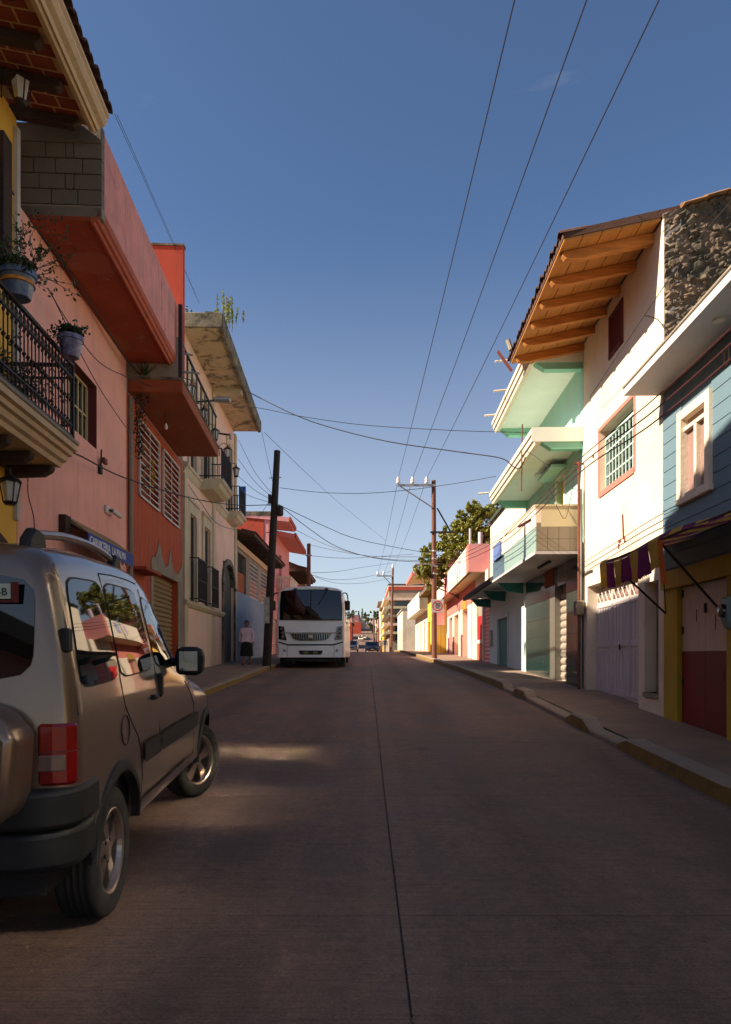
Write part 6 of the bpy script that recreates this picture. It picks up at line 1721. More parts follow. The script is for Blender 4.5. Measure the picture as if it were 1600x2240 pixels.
def hw(y, z):
    r = vring(y)
    for (a, b), (c, d) in zip(r[:-1], r[1:]):
        if b <= z <= d and d > b: return a + (c - a) * (z - b) / (d - b)
    return r[0][0]
def lean(y, z):
    w = max(0.0, min(1.0, (-0.2 - y) / 0.46))
    return y + w * 0.07 * max(0.0, z - 1.0) / 0.7 - (0.015 * w)
ys = sorted(set([-0.66, -0.645, -0.62, -0.58, -0.54, -0.5] + [-0.45 + 0.05 * i for i in range(10)] + [0.05 * i for i in range(66)] + [3.3, 3.34, 3.38, 3.42] + [a + s * ARCH * q for a in AX for s in (-1, 1) for q in (0.999, 0.97, 0.9)]))
rings = [vring(y) for y in ys]
nr = len(rings[0])
mb = MB()
for sgn in (1, -1):
    vs_ = [(sgn * x, lean(y, z), z) for y, r in zip(ys, rings) for (x, z) in r]
    fs = []
    for i in range(len(ys) - 1):
        for j in range(nr - 1):
            q = (i * nr + j, (i + 1) * nr + j, (i + 1) * nr + j + 1, i * nr + j + 1)
            fs.append(q if sgn > 0 else q[::-1])
    mb.add(vs_, fs)
for i, fl in ((0, 0), (len(ys) - 1, 1)):
    r = rings[i]
    L_ = [(-x, lean(ys[i], z), z) for (x, z) in r]; R_ = [(x, lean(ys[i], z), z) for (x, z) in r]
    for j in range(nr - 1):
        q = [L_[j], R_[j], R_[j + 1], L_[j + 1]]
        mb.add(q if not fl else q[::-1], [(0, 1, 2, 3)])
# merge doubles so that the shading runs smooth across the roof
bmv = bmesh.new(); me_ = mb.mesh('body', m_van, True); bmv.from_mesh(me_)
bmesh.ops.remove_doubles(bmv, verts=bmv.verts, dist=0.0005); bmesh.ops.recalc_face_normals(bmv, faces=bmv.faces); bmv.to_mesh(me_); bmv.free()
me_.polygons.foreach_set('use_smooth', [True] * len(me_.polygons))
try: me_.set_sharp_from_angle(angle=math.radians(50))
except Exception: pass
vb_ = bpy.data.objects.new('body', me_); COL.objects.link(vb_); vb_.parent = van
MB().box(-0.72, 0.72, -0.6, 3.2, 0.30, 0.62).build('underbody', m_black, van)
for a in AX: MB().box(-0.80, 0.80, a - 0.40, a + 0.40, 0.45, 0.78).build('wheel_well', m_black, van)
def side_panel(name, corners, m, off, rnd=0.08, n=10, parent=None, sgn=1, both=True):
    """a patch that lies on the van's flank; corners (y,z): rear-bottom, front-bottom, front-top, rear-top"""
    a, b, c, d = corners
    o_ = None
    for s in ((1, -1) if both else (sgn,)):
        mb = MB()
        def fn(u, v):
            uu, vv = u * 2 - 1, v * 2 - 1
            uu2 = uu * (1 - rnd * abs(vv) ** 7); vv2 = vv * (1 - rnd * 1.3 * abs(uu) ** 7)
            p, q = (uu2 + 1) / 2, (vv2 + 1) / 2
            y = (a[0] * (1 - p) + b[0] * p) * (1 - q) + (d[0] * (1 - p) + c[0] * p) * q
            z = (a[1] * (1 - p) + b[1] * p) * (1 - q) + (d[1] * (1 - p) + c[1] * p) * q
            return (s * (hw(y, z) + off), lean(y, z), z)
        mb.grid(fn, n, n)
        if s < 0: mb.f = [f_[::-1] for f_ in mb.f]
        mb.f = [f_[::-1] for f_ in mb.f]
        o_ = mb.build(name, m, parent or van, smooth=True)
    return o_
wins_ = [[(-0.53, 1.16), (0.055, 1.17), (0.04, 1.64), (-0.485, 1.63)], [(0.085, 1.17), (0.80, 1.185), (0.70, 1.64), (0.07, 1.645)], [(0.88, 1.19), (1.66, 1.20), (1.22, 1.56), (0.80, 1.62)]]
def grow(c, k):
    cy = sum(p[0] for p in c) / 4; cz = sum(p[1] for p in c) / 4
    return [(p[0] + k * (1 if p[0] > cy else -1), p[1] + k * (1 if p[1] > cz else -1)) for p in c]
for w in wins_:
    side_panel('window_seal', grow(w, 0.009), m_trim, 0.002); side_panel('window', w, m_vanglass, 0.005)
# rear window
def rear_panel(name, x0, x1, z0, z1, m, off, rnd=0.1, parent=None):
    mb = MB()
    def fn(u, v):
        uu, vv = u * 2 - 1, v * 2 - 1
        uu2 = uu * (1 - rnd * 0.7 * abs(vv) ** 7); vv2 = vv * (1 - rnd * 1.4 * abs(uu) ** 7)
        x = x0 + (x1 - x0) * (uu2 + 1) / 2; z = z0 + (z1 - z0) * (vv2 + 1) / 2
        return (x, lean(-0.66, z) - off, z)
    mb.grid(fn, 10, 10); mb.f = [f_[::-1] for f_ in mb.f]
    return mb.build(name, m, parent or van, smooth=True)
rear_panel('rear_window', -0.70, 0.70, 1.19, 1.64, m_vanglass, 0.006)
# windscreen
mb = MB()
def fn(u, v):
    y = 1.13 + 0.83 * v; zt = interp(ZT, y); x = (u * 2 - 1) * (0.60 + 0.1 * v)
    return (x, y, zt + 0.006)
mb.grid(fn, 8, 8); mb.build('windscreen', m_vanglass, van, smooth=True)
# plate behind the rear window
MB().box(0.40, 0.64, -0.652, -0.648, 1.527, 1.588).build('plate', mat('pale_green_plate', (196, 204, 180), rough=0.5, bump=0.0), van)
MB().box(0.615, 0.645, -0.655, -0.651, 1.520, 1.595).build('plate_red_block', m_maroon, van)
MB().box(0.40, 0.645, -0.654, -0.650, 1.512, 1.522).build('plate_red_edge', m_maroon, van)
lettering('33-B', 0.043, m_black, van, (0.525, -0.656, 1.541), (1, 0, 0), (0, 0, 1), stretch=0.95, depth=0.001)
# panel gaps
def gap_strip(pts, name='panel_gap', w=0.0035):
    mb = MB()
    mb.tube([(hw(y, z) + 0.0005, lean(y, z), z) for (y, z) in pts], w, 4, cap=False); mb.build(name, m_black, van)
gap_strip([(0.06, 1.69), (0.07, 1.4), (0.085, 1.15), (0.12, 1.02), (0.22, 0.93), (0.34, 0.84), (0.42, 0.74), (0.45, 0.6), (0.45, 0.43)])
gap_strip([(0.82, 1.66), (0.84, 1.4), (0.86, 1.15), (0.88, 0.8), (0.88, 0.43)])
gap_strip([(1.75, 1.05), (1.95, 0.95), (2.08, 0.85), (2.1, 0.6), (2.1, 0.43)])
gap_strip([(0.06, 1.69), (0.3, 1.70), (0.6, 1.70), (0.8, 1.69)])
gap_strip([(-0.575, 1.68), (-0.58, 1.4), (-0.58, 1.05)])
# side trim, arches, sill
side_panel('side_moulding', [(0.46, 0.67), (0.87, 0.67), (0.87, 0.785), (0.46, 0.785)], m_trim, 0.014, 0.03)
side_panel('side_moulding', [(0.89, 0.67), (2.22, 0.67), (2.22, 0.785), (0.89, 0.785)], m_trim, 0.014, 0.03)
side_panel('sill', [(0.42, 0.405), (2.25, 0.405), (2.25, 0.47), (0.42, 0.47)], m_van, 0.012, 0.02)
for a in AX:
    for s in (1, -1):
        mb = MB(); k = 22
        prof_ = [(ARCH - 0.012, -0.03), (ARCH - 0.008, 0.018), (ARCH + 0.012, 0.022), (ARCH + 0.048, 0.012), (ARCH + 0.052, -0.004)]
        vs_ = []
        for i in range(k + 1):
            th = math.radians(10) + math.radians(166) * i / k
            for (r, of) in prof_:
                y = a + r * math.cos(th); z = 0.33 + r * math.sin(th)
                vs_.append((s * (hw(y, max(z, zlow(y))) + of if True else 0), y, z))
        w_ = len(prof_)
        mb.add(vs_, [(i * w_ + j, i * w_ + j + 1, (i + 1) * w_ + j + 1, (i + 1) * w_ + j) for i in range(k) for j in range(w_ - 1)])
        mb.build('arch_trim', m_trim, van, smooth=True)
# fuel flap, handle, hinges
fl = MB()
for (r, of, m_) in ((0.075, 0.0015, 0),):
    pts = [(hw(0.10 + r * math.cos(q), 0.90 + r * math.sin(q)) + of, 0.10 + r * math.cos(q), 0.90 + r * math.sin(q)) for q in [2 * math.pi * i / 20 for i in range(21)]]
    fl.tube(pts, 0.004, 4, cap=False)
fl.build('fuel_flap_gap', m_black, van)
o = MB(); o.box(0, 0.03, -0.03, 0.03, 0, 0.15); o = o.build('door_handle', m_black, van, bev=0.012); o.location = (hw(0.94, 1.1) - 0.006, 0.94, 1.0)
o = MB(); o.box(0, 0.03, -0.05, 0.05, 0, 0.03); o = o.build('door_handle', m_black, van, bev=0.01); o.location = (hw(0.75, 1.0) - 0.006, 0.75, 1.0)
for z in (1.36,):
    o = MB().box(-0.018, 0.018, -0.03, 0.03, -0.05, 0.05).build('hinge', m_trim, van, bev=0.008); o.location = (hw(-0.6, z) - 0.0, lean(-0.6, z), z)
# tail lights
for s in (1, -1):
    plan = [(0.725, -0.690), (0.785, -0.688), (0.835, -0.672), (0.860, -0.645), (0.868, -0.622), (0.84, -0.58), (0.725, -0.62)]
    pl_ = [(s * x, y) for x, y in plan]
    tl_ = MB().prism(pl_, 'z', 0.775, 1.025).build('tail_light', m_redlens, van, bev=0.012)
    out = [(s * (0.77 + (x - 0.77) * 1.05 * 0.84), -0.60 + (y + 0.60) * 1.06 - 0.004) for x, y in plan[:5]] + [(s * 0.80, -0.61), (s * 0.74, -0.62)]
    MB().prism(out, 'z', 0.835, 0.90).build('indicator_lens', m_clearlens, tl_, bev=0.004)
    MB().prism([(s * (0.785 + (x - 0.785) * 1.02), -0.60 + (y + 0.60) * 1.03) for x, y in plan], 'z', 0.91, 0.915).build('lens_rib', m_maroon, tl_)
# bumper
def bumper_plan(w, yr, r, y0):
    right = [(w - 0.08, y0), (w, y0 - 0.015), (w, yr + r)] + [(w - r + r * math.cos(q), yr + r - r * math.sin(q)) for q in [math.pi / 2 * i / 8 for i in range(1, 9)]]
    right += [(0.3, yr - 0.012)]
    return right + [(-x, y) for x, y in right[::-1]]
MB().prism(bumper_plan(0.885, -0.765, 0.20, -0.375), 'z', 0.605, 0.765).build('rear_bumper', m_trim, van, smooth=True, bev=0.022)
MB().prism(bumper_plan(0.872, -0.745, 0.20, -0.385), 'z', 0.43, 0.60).build('bumper_skirt', m_trim, van, smooth=True, bev=0.03)
MB().prism([(-0.8, 2.95), (0.8, 2.95), (0.78, 3.3), (0.6, 3.46), (-0.6, 3.46), (-0.78, 3.3)], 'z', 0.33, 0.62).build('front_bumper', m_trim, van, bev=0.03)
for s in (1, -1): side_panel('headlight', [(2.98, 0.66), (3.30, 0.64), (3.26, 0.77), (2.98, 0.84)], m_clearlens, 0.004, 0.1, both=False, sgn=s)
# spare wheel cover on the tail door
MB().prism([(0.05, 0.66), (0.66, 0.665), (0.715, 0.72), (0.735, 1.0), (0.66, 1.09), (0.45, 1.16), (0.05, 1.175)], 'y', -0.93, -0.70).build('spare_wheel_cover', m_van, van, smooth=True, bev=0.05)
MB().prism([(0.05, 0.70), (0.62, 0.705), (0.68, 0.77), (0.69, 1.0), (0.62, 1.05), (0.5, 1.1), (0.05, 1.12)], 'y', -0.71, -0.64).build('spare_wheel_bracket', m_trim, van)
# roof rails
for s in (1, -1):
    MB().tube(smooth_path([(s * 0.60, -0.36, 1.825), (s * 0.60, 0.0, 1.862), (s * 0.60, 0.4, 1.872), (s * 0.595, 0.72, 1.85), (s * 0.59, 0.86, 1.82)]), 0.021, 8).build('roof_rail', m_alloy, van, smooth=True)
    for (y0, y1, z0) in ((-0.50, -0.26, 1.705), (0.76, 0.96, 1.725)):
        MB().prism([(y0, z0), (y0 + 0.03, z0 + 0.10), (y0 + 0.09, z0 + 0.145), (y1 - 0.05, z0 + 0.135), (y1, z0 + 0.03)], 'x', s * 0.575, s * 0.625).build('rail_foot', m_trim, van, bev=0.012)
# mirrors
for s in (1, -1):
    x0 = hw(1.45, 1.22)
    MB().tube([(s * (x0 - 0.03), 1.45, 1.2), (s * (x0 + 0.1), 1.38, 1.2)], 0.03, 8).build('mirror_arm', m_trim, van)
    mr_ = MB().prism([(x0 + 0.06, 1.12), (x0 + 0.21, 1.11), (x0 + 0.235, 1.15), (x0 + 0.24, 1.26), (x0 + 0.205, 1.305), (x0 + 0.08, 1.305), (x0 + 0.05, 1.27)], 'y', 1.30, 1.42)
    if s < 0: mr_.v = [(-a, b, c) for a, b, c in mr_.v]
    mo = mr_.build('mirror', m_trim, van, bev=0.02)
    gl = MB().box(s * (x0 + 0.085), s * (x0 + 0.205), 1.294, 1.298, 1.145, 1.275).build('mirror_glass', m_chrome, mo)
# wheels
def wheel_mesh():
    ty = MB(); R = WR
    prof = [(0.205, -0.085), (0.225, -0.098), (0.27, -0.102), (0.298, -0.094), (R - 0.004, -0.078)]
    for g_ in (-0.045, -0.015, 0.015, 0.045): prof += [(R, g_ - 0.011), (R - 0.008, g_ - 0.006), (R - 0.008, g_ + 0.006), (R, g_ + 0.011)]
    prof += [(R - 0.004, 0.078), (0.298, 0.094), (0.27, 0.102), (0.225, 0.098), (0.205, 0.085)]
    ty.lathe(prof, n=48, axis='x'); ty.f = ty.f[:-2]; ty.m = ty.m[:-2]
    tyre = ty.mesh('tyre', m_tyre, True)
    rm = MB()
    rm.lathe([(0.20, -0.08), (0.203, 0.07), (0.212, 0.088), (0.206, 0.092), (0.196, 0.085), (0.188, 0.06), (0.185, -0.07)], n=40, axis='x'); rm.f = rm.f[:-2]; rm.m = rm.m[:-2]
    for k in range(5):
        for d_ in (-0.10, 0.10):
            a = 2 * math.pi * k / 5 + math.pi / 2
            c0, c1 = a + d_ * 1.5, a + d_ * 1.25
            w0_, w1_ = 0.020, 0.026
            p0 = Vector((0.066, 0.05 * math.cos(c0), 0.05 * math.sin(c0))); p1 = Vector((0.052, 0.19 * math.cos(c1), 0.19 * math.sin(c1)))
            t_ = (p1 - p0).normalized(); n_ = Vector((1, 0, 0)).cross(t_).normalized()
            q = [p0 + n_ * w0_, p0 - n_ * w0_, p1 - n_ * w1_, p1 + n_ * w1_]
            bk = [Vector((v.x - 0.035, v.y, v.z)) for v in q]
            rm.add(q + bk, [(0, 1, 2, 3), (1, 0, 4, 5), (2, 1, 5, 6), (3, 2, 6, 7), (0, 3, 7, 4)])
    rim = rm.mesh('rim', m_alloy, False)
    hb = MB(); hb.lathe([(0.062, 0.02), (0.062, 0.062), (0.045, 0.072), (0.0, 0.074)], n=20, axis='x')
    hub = hb.mesh('wheel', m_alloy, True)
    bk = MB().lathe([(0.19, -0.03), (0.0, -0.03)], n=24, axis='x').mesh('brake_disc', m_black)
    nut = MB().lathe([(0.011, 0.055), (0.011, 0.070), (0.0, 0.071)], n=8, axis='x').mesh('wheel_nut', m_black)
    return hub, tyre, rim, bk, nut
WM = wheel_mesh()
for (a, s, st) in ((0.0, 1, 0), (0.0, -1, 0), (2.69, 1, math.radians(-24)), (2.69, -1, math.radians(-24))):
    w = place(WM[0], 'wheel', van, (s * 0.735, a, WR), (0, 0, st + (0 if s > 0 else math.pi)))
    for me, nm in ((WM[1], 'tyre'), (WM[2], 'rim'), (WM[3], 'brake_disc')): place(me, nm, w, (0, 0, 0))
    for k in range(5):
        q = 2 * math.pi * (k + 0.5) / 5 + math.pi / 2; place(WM[4], 'wheel_nut', w, (0, 0.085 * math.cos(q) * 0.6, 0.085 * math.sin(q) * 0.6))
# ================================================================== the white bus
random.seed(9)
m_bus = mat('white_bus_paint', (240, 238, 238), rough=0.3, var=0.04, bump=0.0, coat=0.5)
m_busglass = glassy('bus_glass', (14, 18, 28), 0.03, see=0.45)
Yb = 25.6
zbus = zr(26.5)
bus = thing('parked_bus', 'white city bus with dark windscreen parked beside the leaning pole', 'bus', (-1.92, Yb, zbus))
HWD = 1.2
def bus_sec(sc_=1.0, zt=2.80):
    """half section x,z from the skirt up to the roof crown"""
    return [(HWD * sc_, 0.36), (HWD * sc_ + 0.0, 1.0), (HWD * sc_ - 0.005, 1.6), (HWD * sc_ - 0.03, 2.3), (HWD * sc_ - 0.06, 2.62), (HWD * sc_ - 0.12, 2.73), (HWD * sc_ - 0.3, zt), (0.5 * sc_, zt + 0.055), (0.0, zt + 0.07)]
def fl_(z): return 0.0 if z < 1.5 else 0.16 * ((z - 1.5) / 1.3) ** 1.3
st = [(0.0, 0.93), (0.015, 0.965), (0.05, 0.985), (0.12, 1.0), (0.5, 1.0), (8.4, 1.0), (8.55, 0.98)]
mb = MB()
rg = []
for (y, s_) in st:
    h = bus_sec(s_, 2.80 - (0.05 if y == 0 else 0.0))
    full = h + [(-x, z) for x, z in h[-2::-1]]
    rg.append([(x, y + (fl_(z) if y < 0.5 else 0), z) for x, z in full])
k = len(rg[0])
mb.add([p for r in rg for p in r], [(i * k + j, (i + 1) * k + j, (i + 1) * k + j + 1, i * k + j + 1) for i in range(len(rg) - 1) for j in range(k - 1)])
n_ = len(mb.v)
mb.add(rg[0], [tuple(range(k))]); mb.add(rg[-1], [tuple(range(k))[::-1]])
mb.build('body', m_bus, bus, smooth=True)
MB().box(-1.1, 1.1, 0.3, 8.3, 0.40, 0.55).build('floor', m_black, bus)
MB().box(-1.0, 1.0, 0.25, 8.2, 0.22, 0.42).build('chassis', m_black, bus)
def front(poly, off, name, m, parent=None, th=0.02):
    """flat piece on the bus front: poly in x,z"""
    mb = MB(); n = len(poly)
    vs_ = [(x, fl_(z) - off, z) for x, z in poly] + [(x, fl_(z) + th, z) for x, z in poly]
    mb.add(vs_, [tuple(range(n))] + [(i, n + i, n + (i + 1) % n, (i + 1) % n) for i in range(n)])
    return mb.build(name, m, parent or bus)
ws = [(-1.085, 1.66), (1.085, 1.66), (1.09, 2.2), (1.055, 2.66), (1.0, 2.70), (0.5, 2.745), (0, 2.755), (-0.5, 2.745), (-1.0, 2.70), (-1.055, 2.66), (-1.09, 2.2)]
front(ws, 0.008, 'windscreen_surround', m_black)
zlv = [1.68, 2.0, 2.35, 2.66]
for s in (1, -1):
    mb = MB()
    def fn(u, v):
        z = 1.69 + 1.0 * v + (0.045 * (1 - abs(u)) if v > 0.99 else 0.0); x = s * (0.02 + 1.04 * u)
        if v > 0.9 and u > 0.9: z -= 0.02
        return (x, fl_(z) - 0.014, z)
    mb.grid(fn, 6, 8)
    if s > 0: mb.f = [f_[::-1] for f_ in mb.f]
    mb.build('windscreen', m_vanglass, bus, smooth=True)
# upper panel under the glass, crease, grille, lights
front([(-0.95, 1.20), (0.95, 1.20), (0.98, 1.235), (-0.98, 1.235)], 0.010, 'chrome_strip', m_galv)
gp = [(-0.72, 1.19), (0.72, 1.19), (0.62, 1.03), (0.5, 0.965), (0.3, 0.945), (-0.3, 0.945), (-0.5, 0.965), (-0.62, 1.03)]
gr = front(gp, 0.012, 'grille', m_navy)
me = MB().box(-0.012, 0.012, -0.034, -0.012, 0, 1).mesh('grille_bar', m_chrome)
for i in range(17):
    x = -0.64 + 0.08 * i
    zb_ = 0.955 if abs(x) < 0.48 else 0.965 + (abs(x) - 0.48) * 0.7
    if abs(x) > 0.06: place(me, 'grille_bar', gr, (x, 0, zb_), (0, 0, 0), (1, 1, 1.18 - zb_))
ebm = MB().lathe([(0.0, 0.0), (0.075, 0.0), (0.08, 0.02), (0.06, 0.03), (0.055, 0.02), (0.0, 0.02)], (0, 0, 0), 18, axis='y')
ebm.f = [f_[::-1] for f_ in ebm.f]
o = ebm.build('emblem', m_chrome, gr); o.location = (0, -0.05, 1.09)
for s in (1, -1):
    hp = [(s * 1.115, 1.46), (s * 0.93, 1.44), (s * 0.90, 1.2), (s * 0.83, 0.97), (s * 0.87, 0.955), (s * 1.115, 0.99)]
    hl = front(hp if s < 0 else hp[::-1], 0.016, 'headlight', m_vanglass)
    if s > 0: pass
    for (x, z, r) in ((1.0, 1.22, 0.055), (0.98, 1.08, 0.065), (1.03, 1.36, 0.045)):
        q = MB().lathe([(r, 0.0), (r * 0.9, -0.012), (0.0, -0.02)], (s * x, -0.018, z), 14, axis='y').build('lamp', m_clearlens, hl, smooth=True)
    MB().lathe([(0.0, -0.025), (0.045, -0.02), (0.055, 0.0)], (s * 0.92, -0.002, 0.60), 14, axis='y').build('fog_lamp', m_galv, bus, smooth=True)
    MB().box(s * 1.12, s * 1.13, -0.012, 0.0, 0.42, 0.72).build('marker_strip', m_awnor, bus)
# black bumper crease, lower grille, plate
for (a, b) in (((-1.13, 0.90), (-0.80, 0.80)), ((-0.80, 0.80), (0.80, 0.80)), ((0.80, 0.80), (1.13, 0.90))):
    front([(a[0], a[1] - 0.025), (b[0], b[1] - 0.025), (b[0], b[1] + 0.025), (a[0], a[1] + 0.025)], 0.008, 'bumper_crease', m_black)
front([(-0.40, 0.50), (-0.34, 0.455), (0.34, 0.455), (0.40, 0.50), (0.42, 0.60), (-0.42, 0.60)], 0.010, 'lower_grille', m_black)
for x in (-0.16, 0.18): front([(x - 0.09, 0.49), (x + 0.07, 0.49), (x + 0.07, 0.57), (x - 0.09, 0.57)], 0.018, 'plate', mat('dull_plate', (120, 116, 70), bump=0.0) if x < 0 else MATS['dull_plate'])
for s in (1, -1): front([(s * 0.815, 0.38), (s * 0.825, 0.38), (s * 0.825, 0.77), (s * 0.815, 0.77)], 0.004, 'panel_gap', m_iron)
# wipers hanging from the top, mirrors, roof hatch, wheels
for (x, d_) in ((-0.55, 0.28), (0.55, -0.28)):
    MB().tube([(x, fl_(2.74) - 0.03, 2.76), (x, fl_(2.7) - 0.06, 2.70), (x + d_, fl_(2.2) - 0.05, 2.2)], 0.014, 5).build('wiper', m_black, bus)
    MB().box(x - 0.06, x + 0.06, fl_(2.75) - 0.05, fl_(2.75) + 0.02, 2.72, 2.79).build('wiper_motor', m_black, bus)
for s in (1, -1):
    MB().tube(smooth_path([(s * 1.14, 0.14, 2.62), (s * 1.25, 0.02, 2.60), (s * 1.30, -0.02, 2.45), (s * 1.30, -0.02, 2.30)]), 0.022, 6).build('mirror_arm', m_black, bus)
    MB().box(s * 1.22, s * 1.38, -0.08, 0.04, 2.0, 2.34).build('mirror', m_black, bus, bev=0.03)
MB().box(-0.35, 0.25, 1.2, 2.0, 2.85, 2.93).build('roof_hatch', m_white, bus, bev=0.02)
for x in (-0.12, 0.0, 0.12): MB().box(x - 0.03, x + 0.03, 0.22, 0.27, 2.80, 2.83).build('marker_lamp', m_black, bus)
for s in (1, -1):
    for i in range(6):
        y0 = 0.7 + 1.25 * i
        MB().box(s * 1.165, s * 1.203, y0, y0 + 1.18, 1.62, 2.42).build('side_window', m_vanglass, bus, bev=0.02)
wm = MB(); wm.lathe([(0.25, -0.13), (0.40, -0.14), (0.45, -0.12), (0.46, -0.05), (0.46, 0.05), (0.45, 0.12), (0.40, 0.14), (0.25, 0.13)], n=28, axis='x')
wtm = wm.mesh('tyre', m_tyre, True)
hbm = MB().lathe([(0.25, -0.1), (0.25, 0.08), (0.12, 0.05), (0.1, 0.12), (0.0, 0.13)], n=20, axis='x').mesh('wheel', m_galv, True)
for (x, y) in ((1.03, 1.9), (-1.03, 1.9), (1.03, 6.4), (-1.03, 6.4)):
    zz_ = zr(Yb + y) - zbus
    w = place(hbm, 'wheel', bus, (x, y, 0.46), (0, 0, 0 if x > 0 else math.pi)); place(wtm, 'tyre', w, (0, 0, 0))
for s in (1, -1): MB().box(s * 0.88, s * 1.18, 0.9, 1.35, 0.05, 0.4).build('mud_flap', m_black, bus)
# ================================================================== people
m_skin = mat('skin', (148, 98, 74), rough=0.6, var=0.05, bump=0.0)
m_hair = mat('dark_hair', (26, 20, 18), rough=0.6, var=0.2, bump=0.3)
def person(label, loc, rz, height, mtop, mbot, mshoe, walk=1.0, wide=1.0, skirt=False):
    """one continuous skinned figure; local +y is forwards"""
    t = thing('person', label, 'person', loc, rz)
    S = height / 1.7
    J = {}
    V, E, Rr = [], [], []
    def v(p, r, par=None):
        V.append(Vector(p)); Rr.append(r); i = len(V) - 1
        if par is not None: E.append((par, i))
        return i
    w = wide
    pel = v((0, 0, 0.93), (0.155 * w, 0.12 * w)); wa_ = v((0, 0.0, 1.08), (0.15 * w, 0.115 * w), pel); ch = v((0, 0.0, 1.27), (0.165 * w, 0.12 * w), wa_); ne0 = v((0, -0.005, 1.41), (0.085, 0.075), ch)
    ne = v((0, 0.0, 1.47), (0.052, 0.052), ne0); hd0 = v((0, 0.015, 1.545), (0.07, 0.082), ne); hd1 = v((0, 0.015, 1.625), (0.075, 0.092), hd0); hd2 = v((0, 0.0, 1.68), (0.05, 0.06), hd1)
    for s in (1, -1):
        f_ = s * 0.16 * walk
        hp = v((s * 0.09, 0, 0.87), (0.095 * w, 0.1 * w), pel); kn = v((s * 0.095, f_ * 0.8 + 0.02, 0.49), (0.062 * w, 0.065 * w), hp); cf = v((s * 0.095, f_ * 1.0 - 0.02, 0.30), (0.052, 0.056), kn)
        an = v((s * 0.095, f_ * 1.1 - 0.03, 0.09), (0.038, 0.042), cf); v((s * 0.11, f_ * 1.1 + 0.04, 0.045), (0.04, 0.04), an); v((s * 0.115, f_ * 1.1 + 0.13, 0.035), (0.034, 0.03), len(V) - 1)
        sh = v((s * 0.175 * w, 0, 1.37), (0.068, 0.065), ch); el = v((s * 0.235 * w, -f_ * 0.5 - 0.03, 1.11), (0.05, 0.05), sh); wr = v((s * 0.26 * w, -f_ * 1.1 + 0.05, 0.88), (0.036, 0.036), el)
        hn = v((s * 0.262 * w, -f_ * 1.1 + 0.075, 0.81), (0.034, 0.024), wr)
        for q in range(4):
            a_ = v((s * 0.258 * w, -f_ * 1.1 + 0.055 + 0.018 * q, 0.75), (0.010, 0.010), hn); v((s * 0.25 * w, -f_ * 1.1 + 0.06 + 0.018 * q, 0.715 - (0.006 if q in (1, 2) else 0)), (0.009, 0.009), a_)
        v((s * 0.25 * w, -f_ * 1.1 + 0.13, 0.79), (0.011, 0.011), hn)
    me = bpy.data.meshes.new('figure'); me.from_pydata([tuple(p * S) for p in V], E, [])
    ob = bpy.data.objects.new('figure', me); COL.objects.link(ob)
    sk = ob.modifiers.new('skin', 'SKIN'); ss = ob.modifiers.new('sub', 'SUBSURF'); ss.levels = 2; ss.render_levels = 2
    for i, d_ in enumerate(me.skin_vertices[0].data):
        d_.radius = (Rr[i][0] * S, Rr[i][1] * S); d_.use_root = (i == 0)
    dg = bpy.context.evaluated_depsgraph_get(); dg.update()
    m2 = bpy.data.meshes.new_from_object(ob.evaluated_get(dg)); bpy.data.objects.remove(ob)
    m2.name = 'body'
    m2.materials.clear()
    for m_ in (m_skin, mtop, mbot, mshoe): m2.materials.append(m_)
    for p in m2.polygons:
        c = p.center / S
        if c.z > 1.44: p.material_index = 0
        elif abs(c.x) > 0.20 * w and c.z < 0.90: p.material_index = 0
        elif c.z > 0.86: p.material_index = 1
        elif c.z > 0.075 if not skirt else c.z > 0.34: p.material_index = 2
        elif skirt and c.z > 0.09: p.material_index = 0
        else: p.material_index = 3
        p.use_smooth = True
    b_ = bpy.data.objects.new('body', m2); COL.objects.link(b_); b_.parent = t
    h = MB(); prof = [(0.0, 0.115), (0.05, 0.105), (0.08, 0.07), (0.094, 0.02), (0.09, -0.03), (0.075, -0.07), (0.05, -0.09)]
    h.lathe(prof, (0, 0, 0), 16)
    h.v = [(x, y * 1.12 - 0.022, z if y < 0.02 else max(z, 0.045)) for x, y, z in h.v]
    ho = h.build('hair', m_hair, t, smooth=True); ho.location = (0, 0.01 * S, 1.60 * S); ho.scale = (S, S, S)
    fc = MB()
    fc.lathe([(0.0, 0.02), (0.012, 0.0), (0.016, -0.02)], (0, 0.108, 1.575), 8)
    for s in (1, -1): fc.lathe([(0.0, -0.02), (0.018, -0.01), (0.02, 0.02), (0.0, 0.03)], (s * 0.079, 0.01, 1.58), 8)
    fo = fc.build('nose_and_ears', m_skin, t, smooth=True); fo.scale = (S, S, S)
    ey = MB()
    for s in (1, -1): ey.lathe([(0.0, -0.006), (0.011, 0.0), (0.0, 0.006)], (s * 0.03, 0.098, 1.60), 8)
    ey.box(-0.022, 0.022, 0.092, 0.1, 1.53, 1.536)
    eo = ey.build('eyes_and_mouth', m_black, t); eo.scale = (S, S, S)
    if skirt:
        k = MB().lathe([(0.17 * w, 0.95), (0.20 * w, 0.75), (0.22 * w, 0.5), (0.225 * w, 0.34), (0.21 * w, 0.34)], n=20); k.f = k.f[:-2]; k.m = k.m[:-2]
        ko = k.build('skirt', mbot, t, smooth=True); ko.scale = (S, S * 0.85, S)
    j = MB().lathe([(0.188 * w, 0.86), (0.19 * w, 0.95), (0.18 * w, 1.05), (0.17 * w, 1.1)], n=20); j.f = j.f[:-2]; j.m = j.m[:-2]
    jo = j.build('hem', mtop, t, smooth=True); jo.scale = (S, S * 0.8, S)
    return t
m_lilac = mat('lilac_knit', (228, 200, 212), rough=0.9, var=0.08, bump=0.2)
m_cloth = mat('black_cloth', (24, 22, 24), rough=0.9, var=0.1, bump=0.1)
m_jean = mat('pale_trousers', (190, 186, 180), rough=0.9, bump=0.05)
pw_ = P(540, 1452, 25.0)
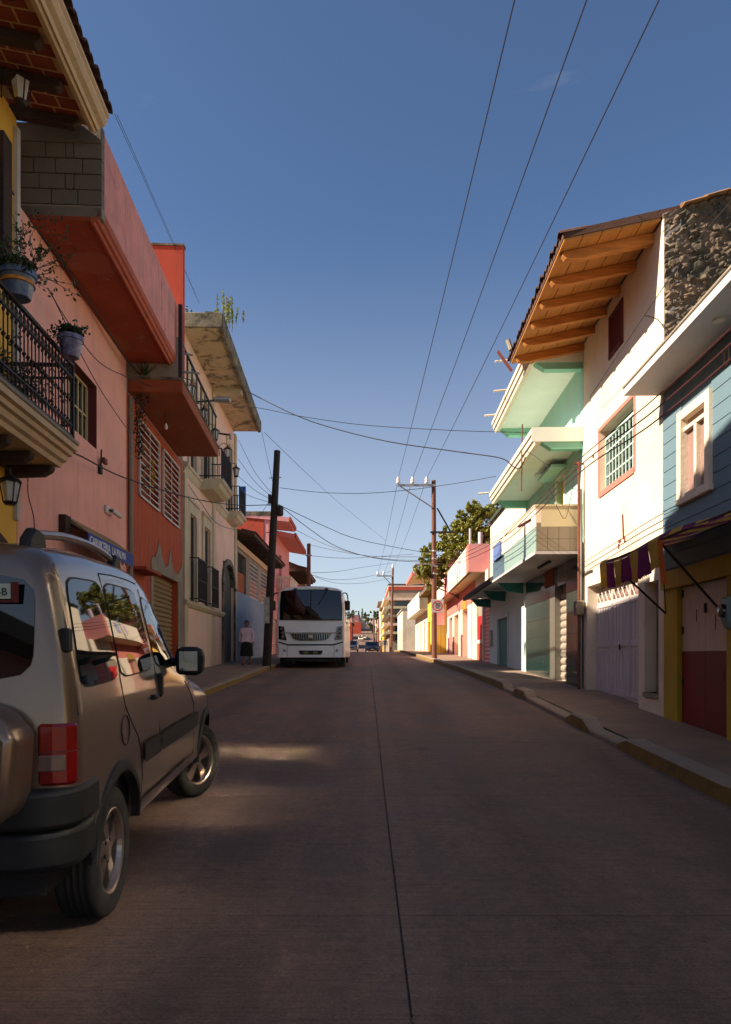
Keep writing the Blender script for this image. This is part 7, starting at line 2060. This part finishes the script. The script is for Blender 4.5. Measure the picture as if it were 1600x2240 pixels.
person('person in lilac jumper and black skirt walking beside the blue wall', (pw_.x, 25.0, zs(25.0) + 0.0), math.pi, 1.52, m_lilac, m_cloth, m_maroon, 1.0, 1.12, True)
for (x, lab, a, b) in ((835, 'small far person in white shirt walking past the crest', m_white, m_jean), (843, 'small far person in dark shirt walking past the crest', m_navy, m_jean)):
    p = P(x, 1420, 88); person(lab, (p.x, 88, zr(88) + 0.12), 0.2, 1.65, a, b, m_black)
# ================================================================== far cars
def small_car(label, loc, rz, mbody, group='cars beyond the crest'):
    t = thing('far_car', label, 'car', loc, rz, group)
    pr = [(-2.05, 0.3), (-2.1, 0.65), (-1.95, 0.88), (-1.05, 0.98), (-0.45, 1.42), (0.75, 1.46), (1.5, 1.02), (2.05, 0.95), (2.1, 0.5), (2.05, 0.3)]
    MB().prism(pr, 'x', -0.84, 0.84).build('body', mbody, t, bev=0.09)
    MB().prism([(-1.03, 1.0), (-0.47, 1.385), (-0.43, 1.405), (-0.99, 1.02)], 'x', -0.66, 0.66).build('windscreen', m_vanglass, t).location = (0, -0.02, 0.02)
    for s in (1, -1):
        MB().prism([(-0.8, 1.0), (-0.4, 1.36), (0.65, 1.39), (1.15, 1.03)], 'x', s * 0.80, s * 0.846).build('side_window', m_vanglass, t)
        MB().box(s * 0.45, s * 0.78, -2.12, -2.04, 0.62, 0.78).build('headlight', m_clearlens, t, bev=0.02)
        for y in (-1.3, 1.3): place(wtm, 'wheel', t, (s * 0.76, y, 0.3), (0, 0, 0), (0.6, 0.65, 0.65))
    MB().box(-0.35, 0.35, -2.115, -2.08, 0.55, 0.7).build('grille', m_black, t); MB().box(-0.2, 0.2, -2.13, -2.10, 0.42, 0.52).build('plate', m_white, t)
    return t
p = P(769, 1420, 88); small_car('silver car coming over the crest beside the bus', (p.x, 88, zr(88)), 0.0, mat('silver_paint', (180, 176, 176), rough=0.3, metal=0.5, bump=0.0, coat=0.6))
p = P(814, 1420, 92); small_car('dark blue car beyond the crest beside the far poles', (p.x, 92, zr(92)), 0.0, mat('dark_blue_paint', (60, 74, 100), rough=0.3, bump=0.0, coat=0.6))
for (x, Y, lab) in ((790, 240, 'white car climbing the far hill, nearer the bus'), (797, 250, 'white car climbing the far hill, behind the other white car'), (812, 150, 'white van shaped car in the dip of the street')):
    p = P(x, 1400, Y); small_car(lab, (p.x, Y, zr(Y)), 0.0, m_white)
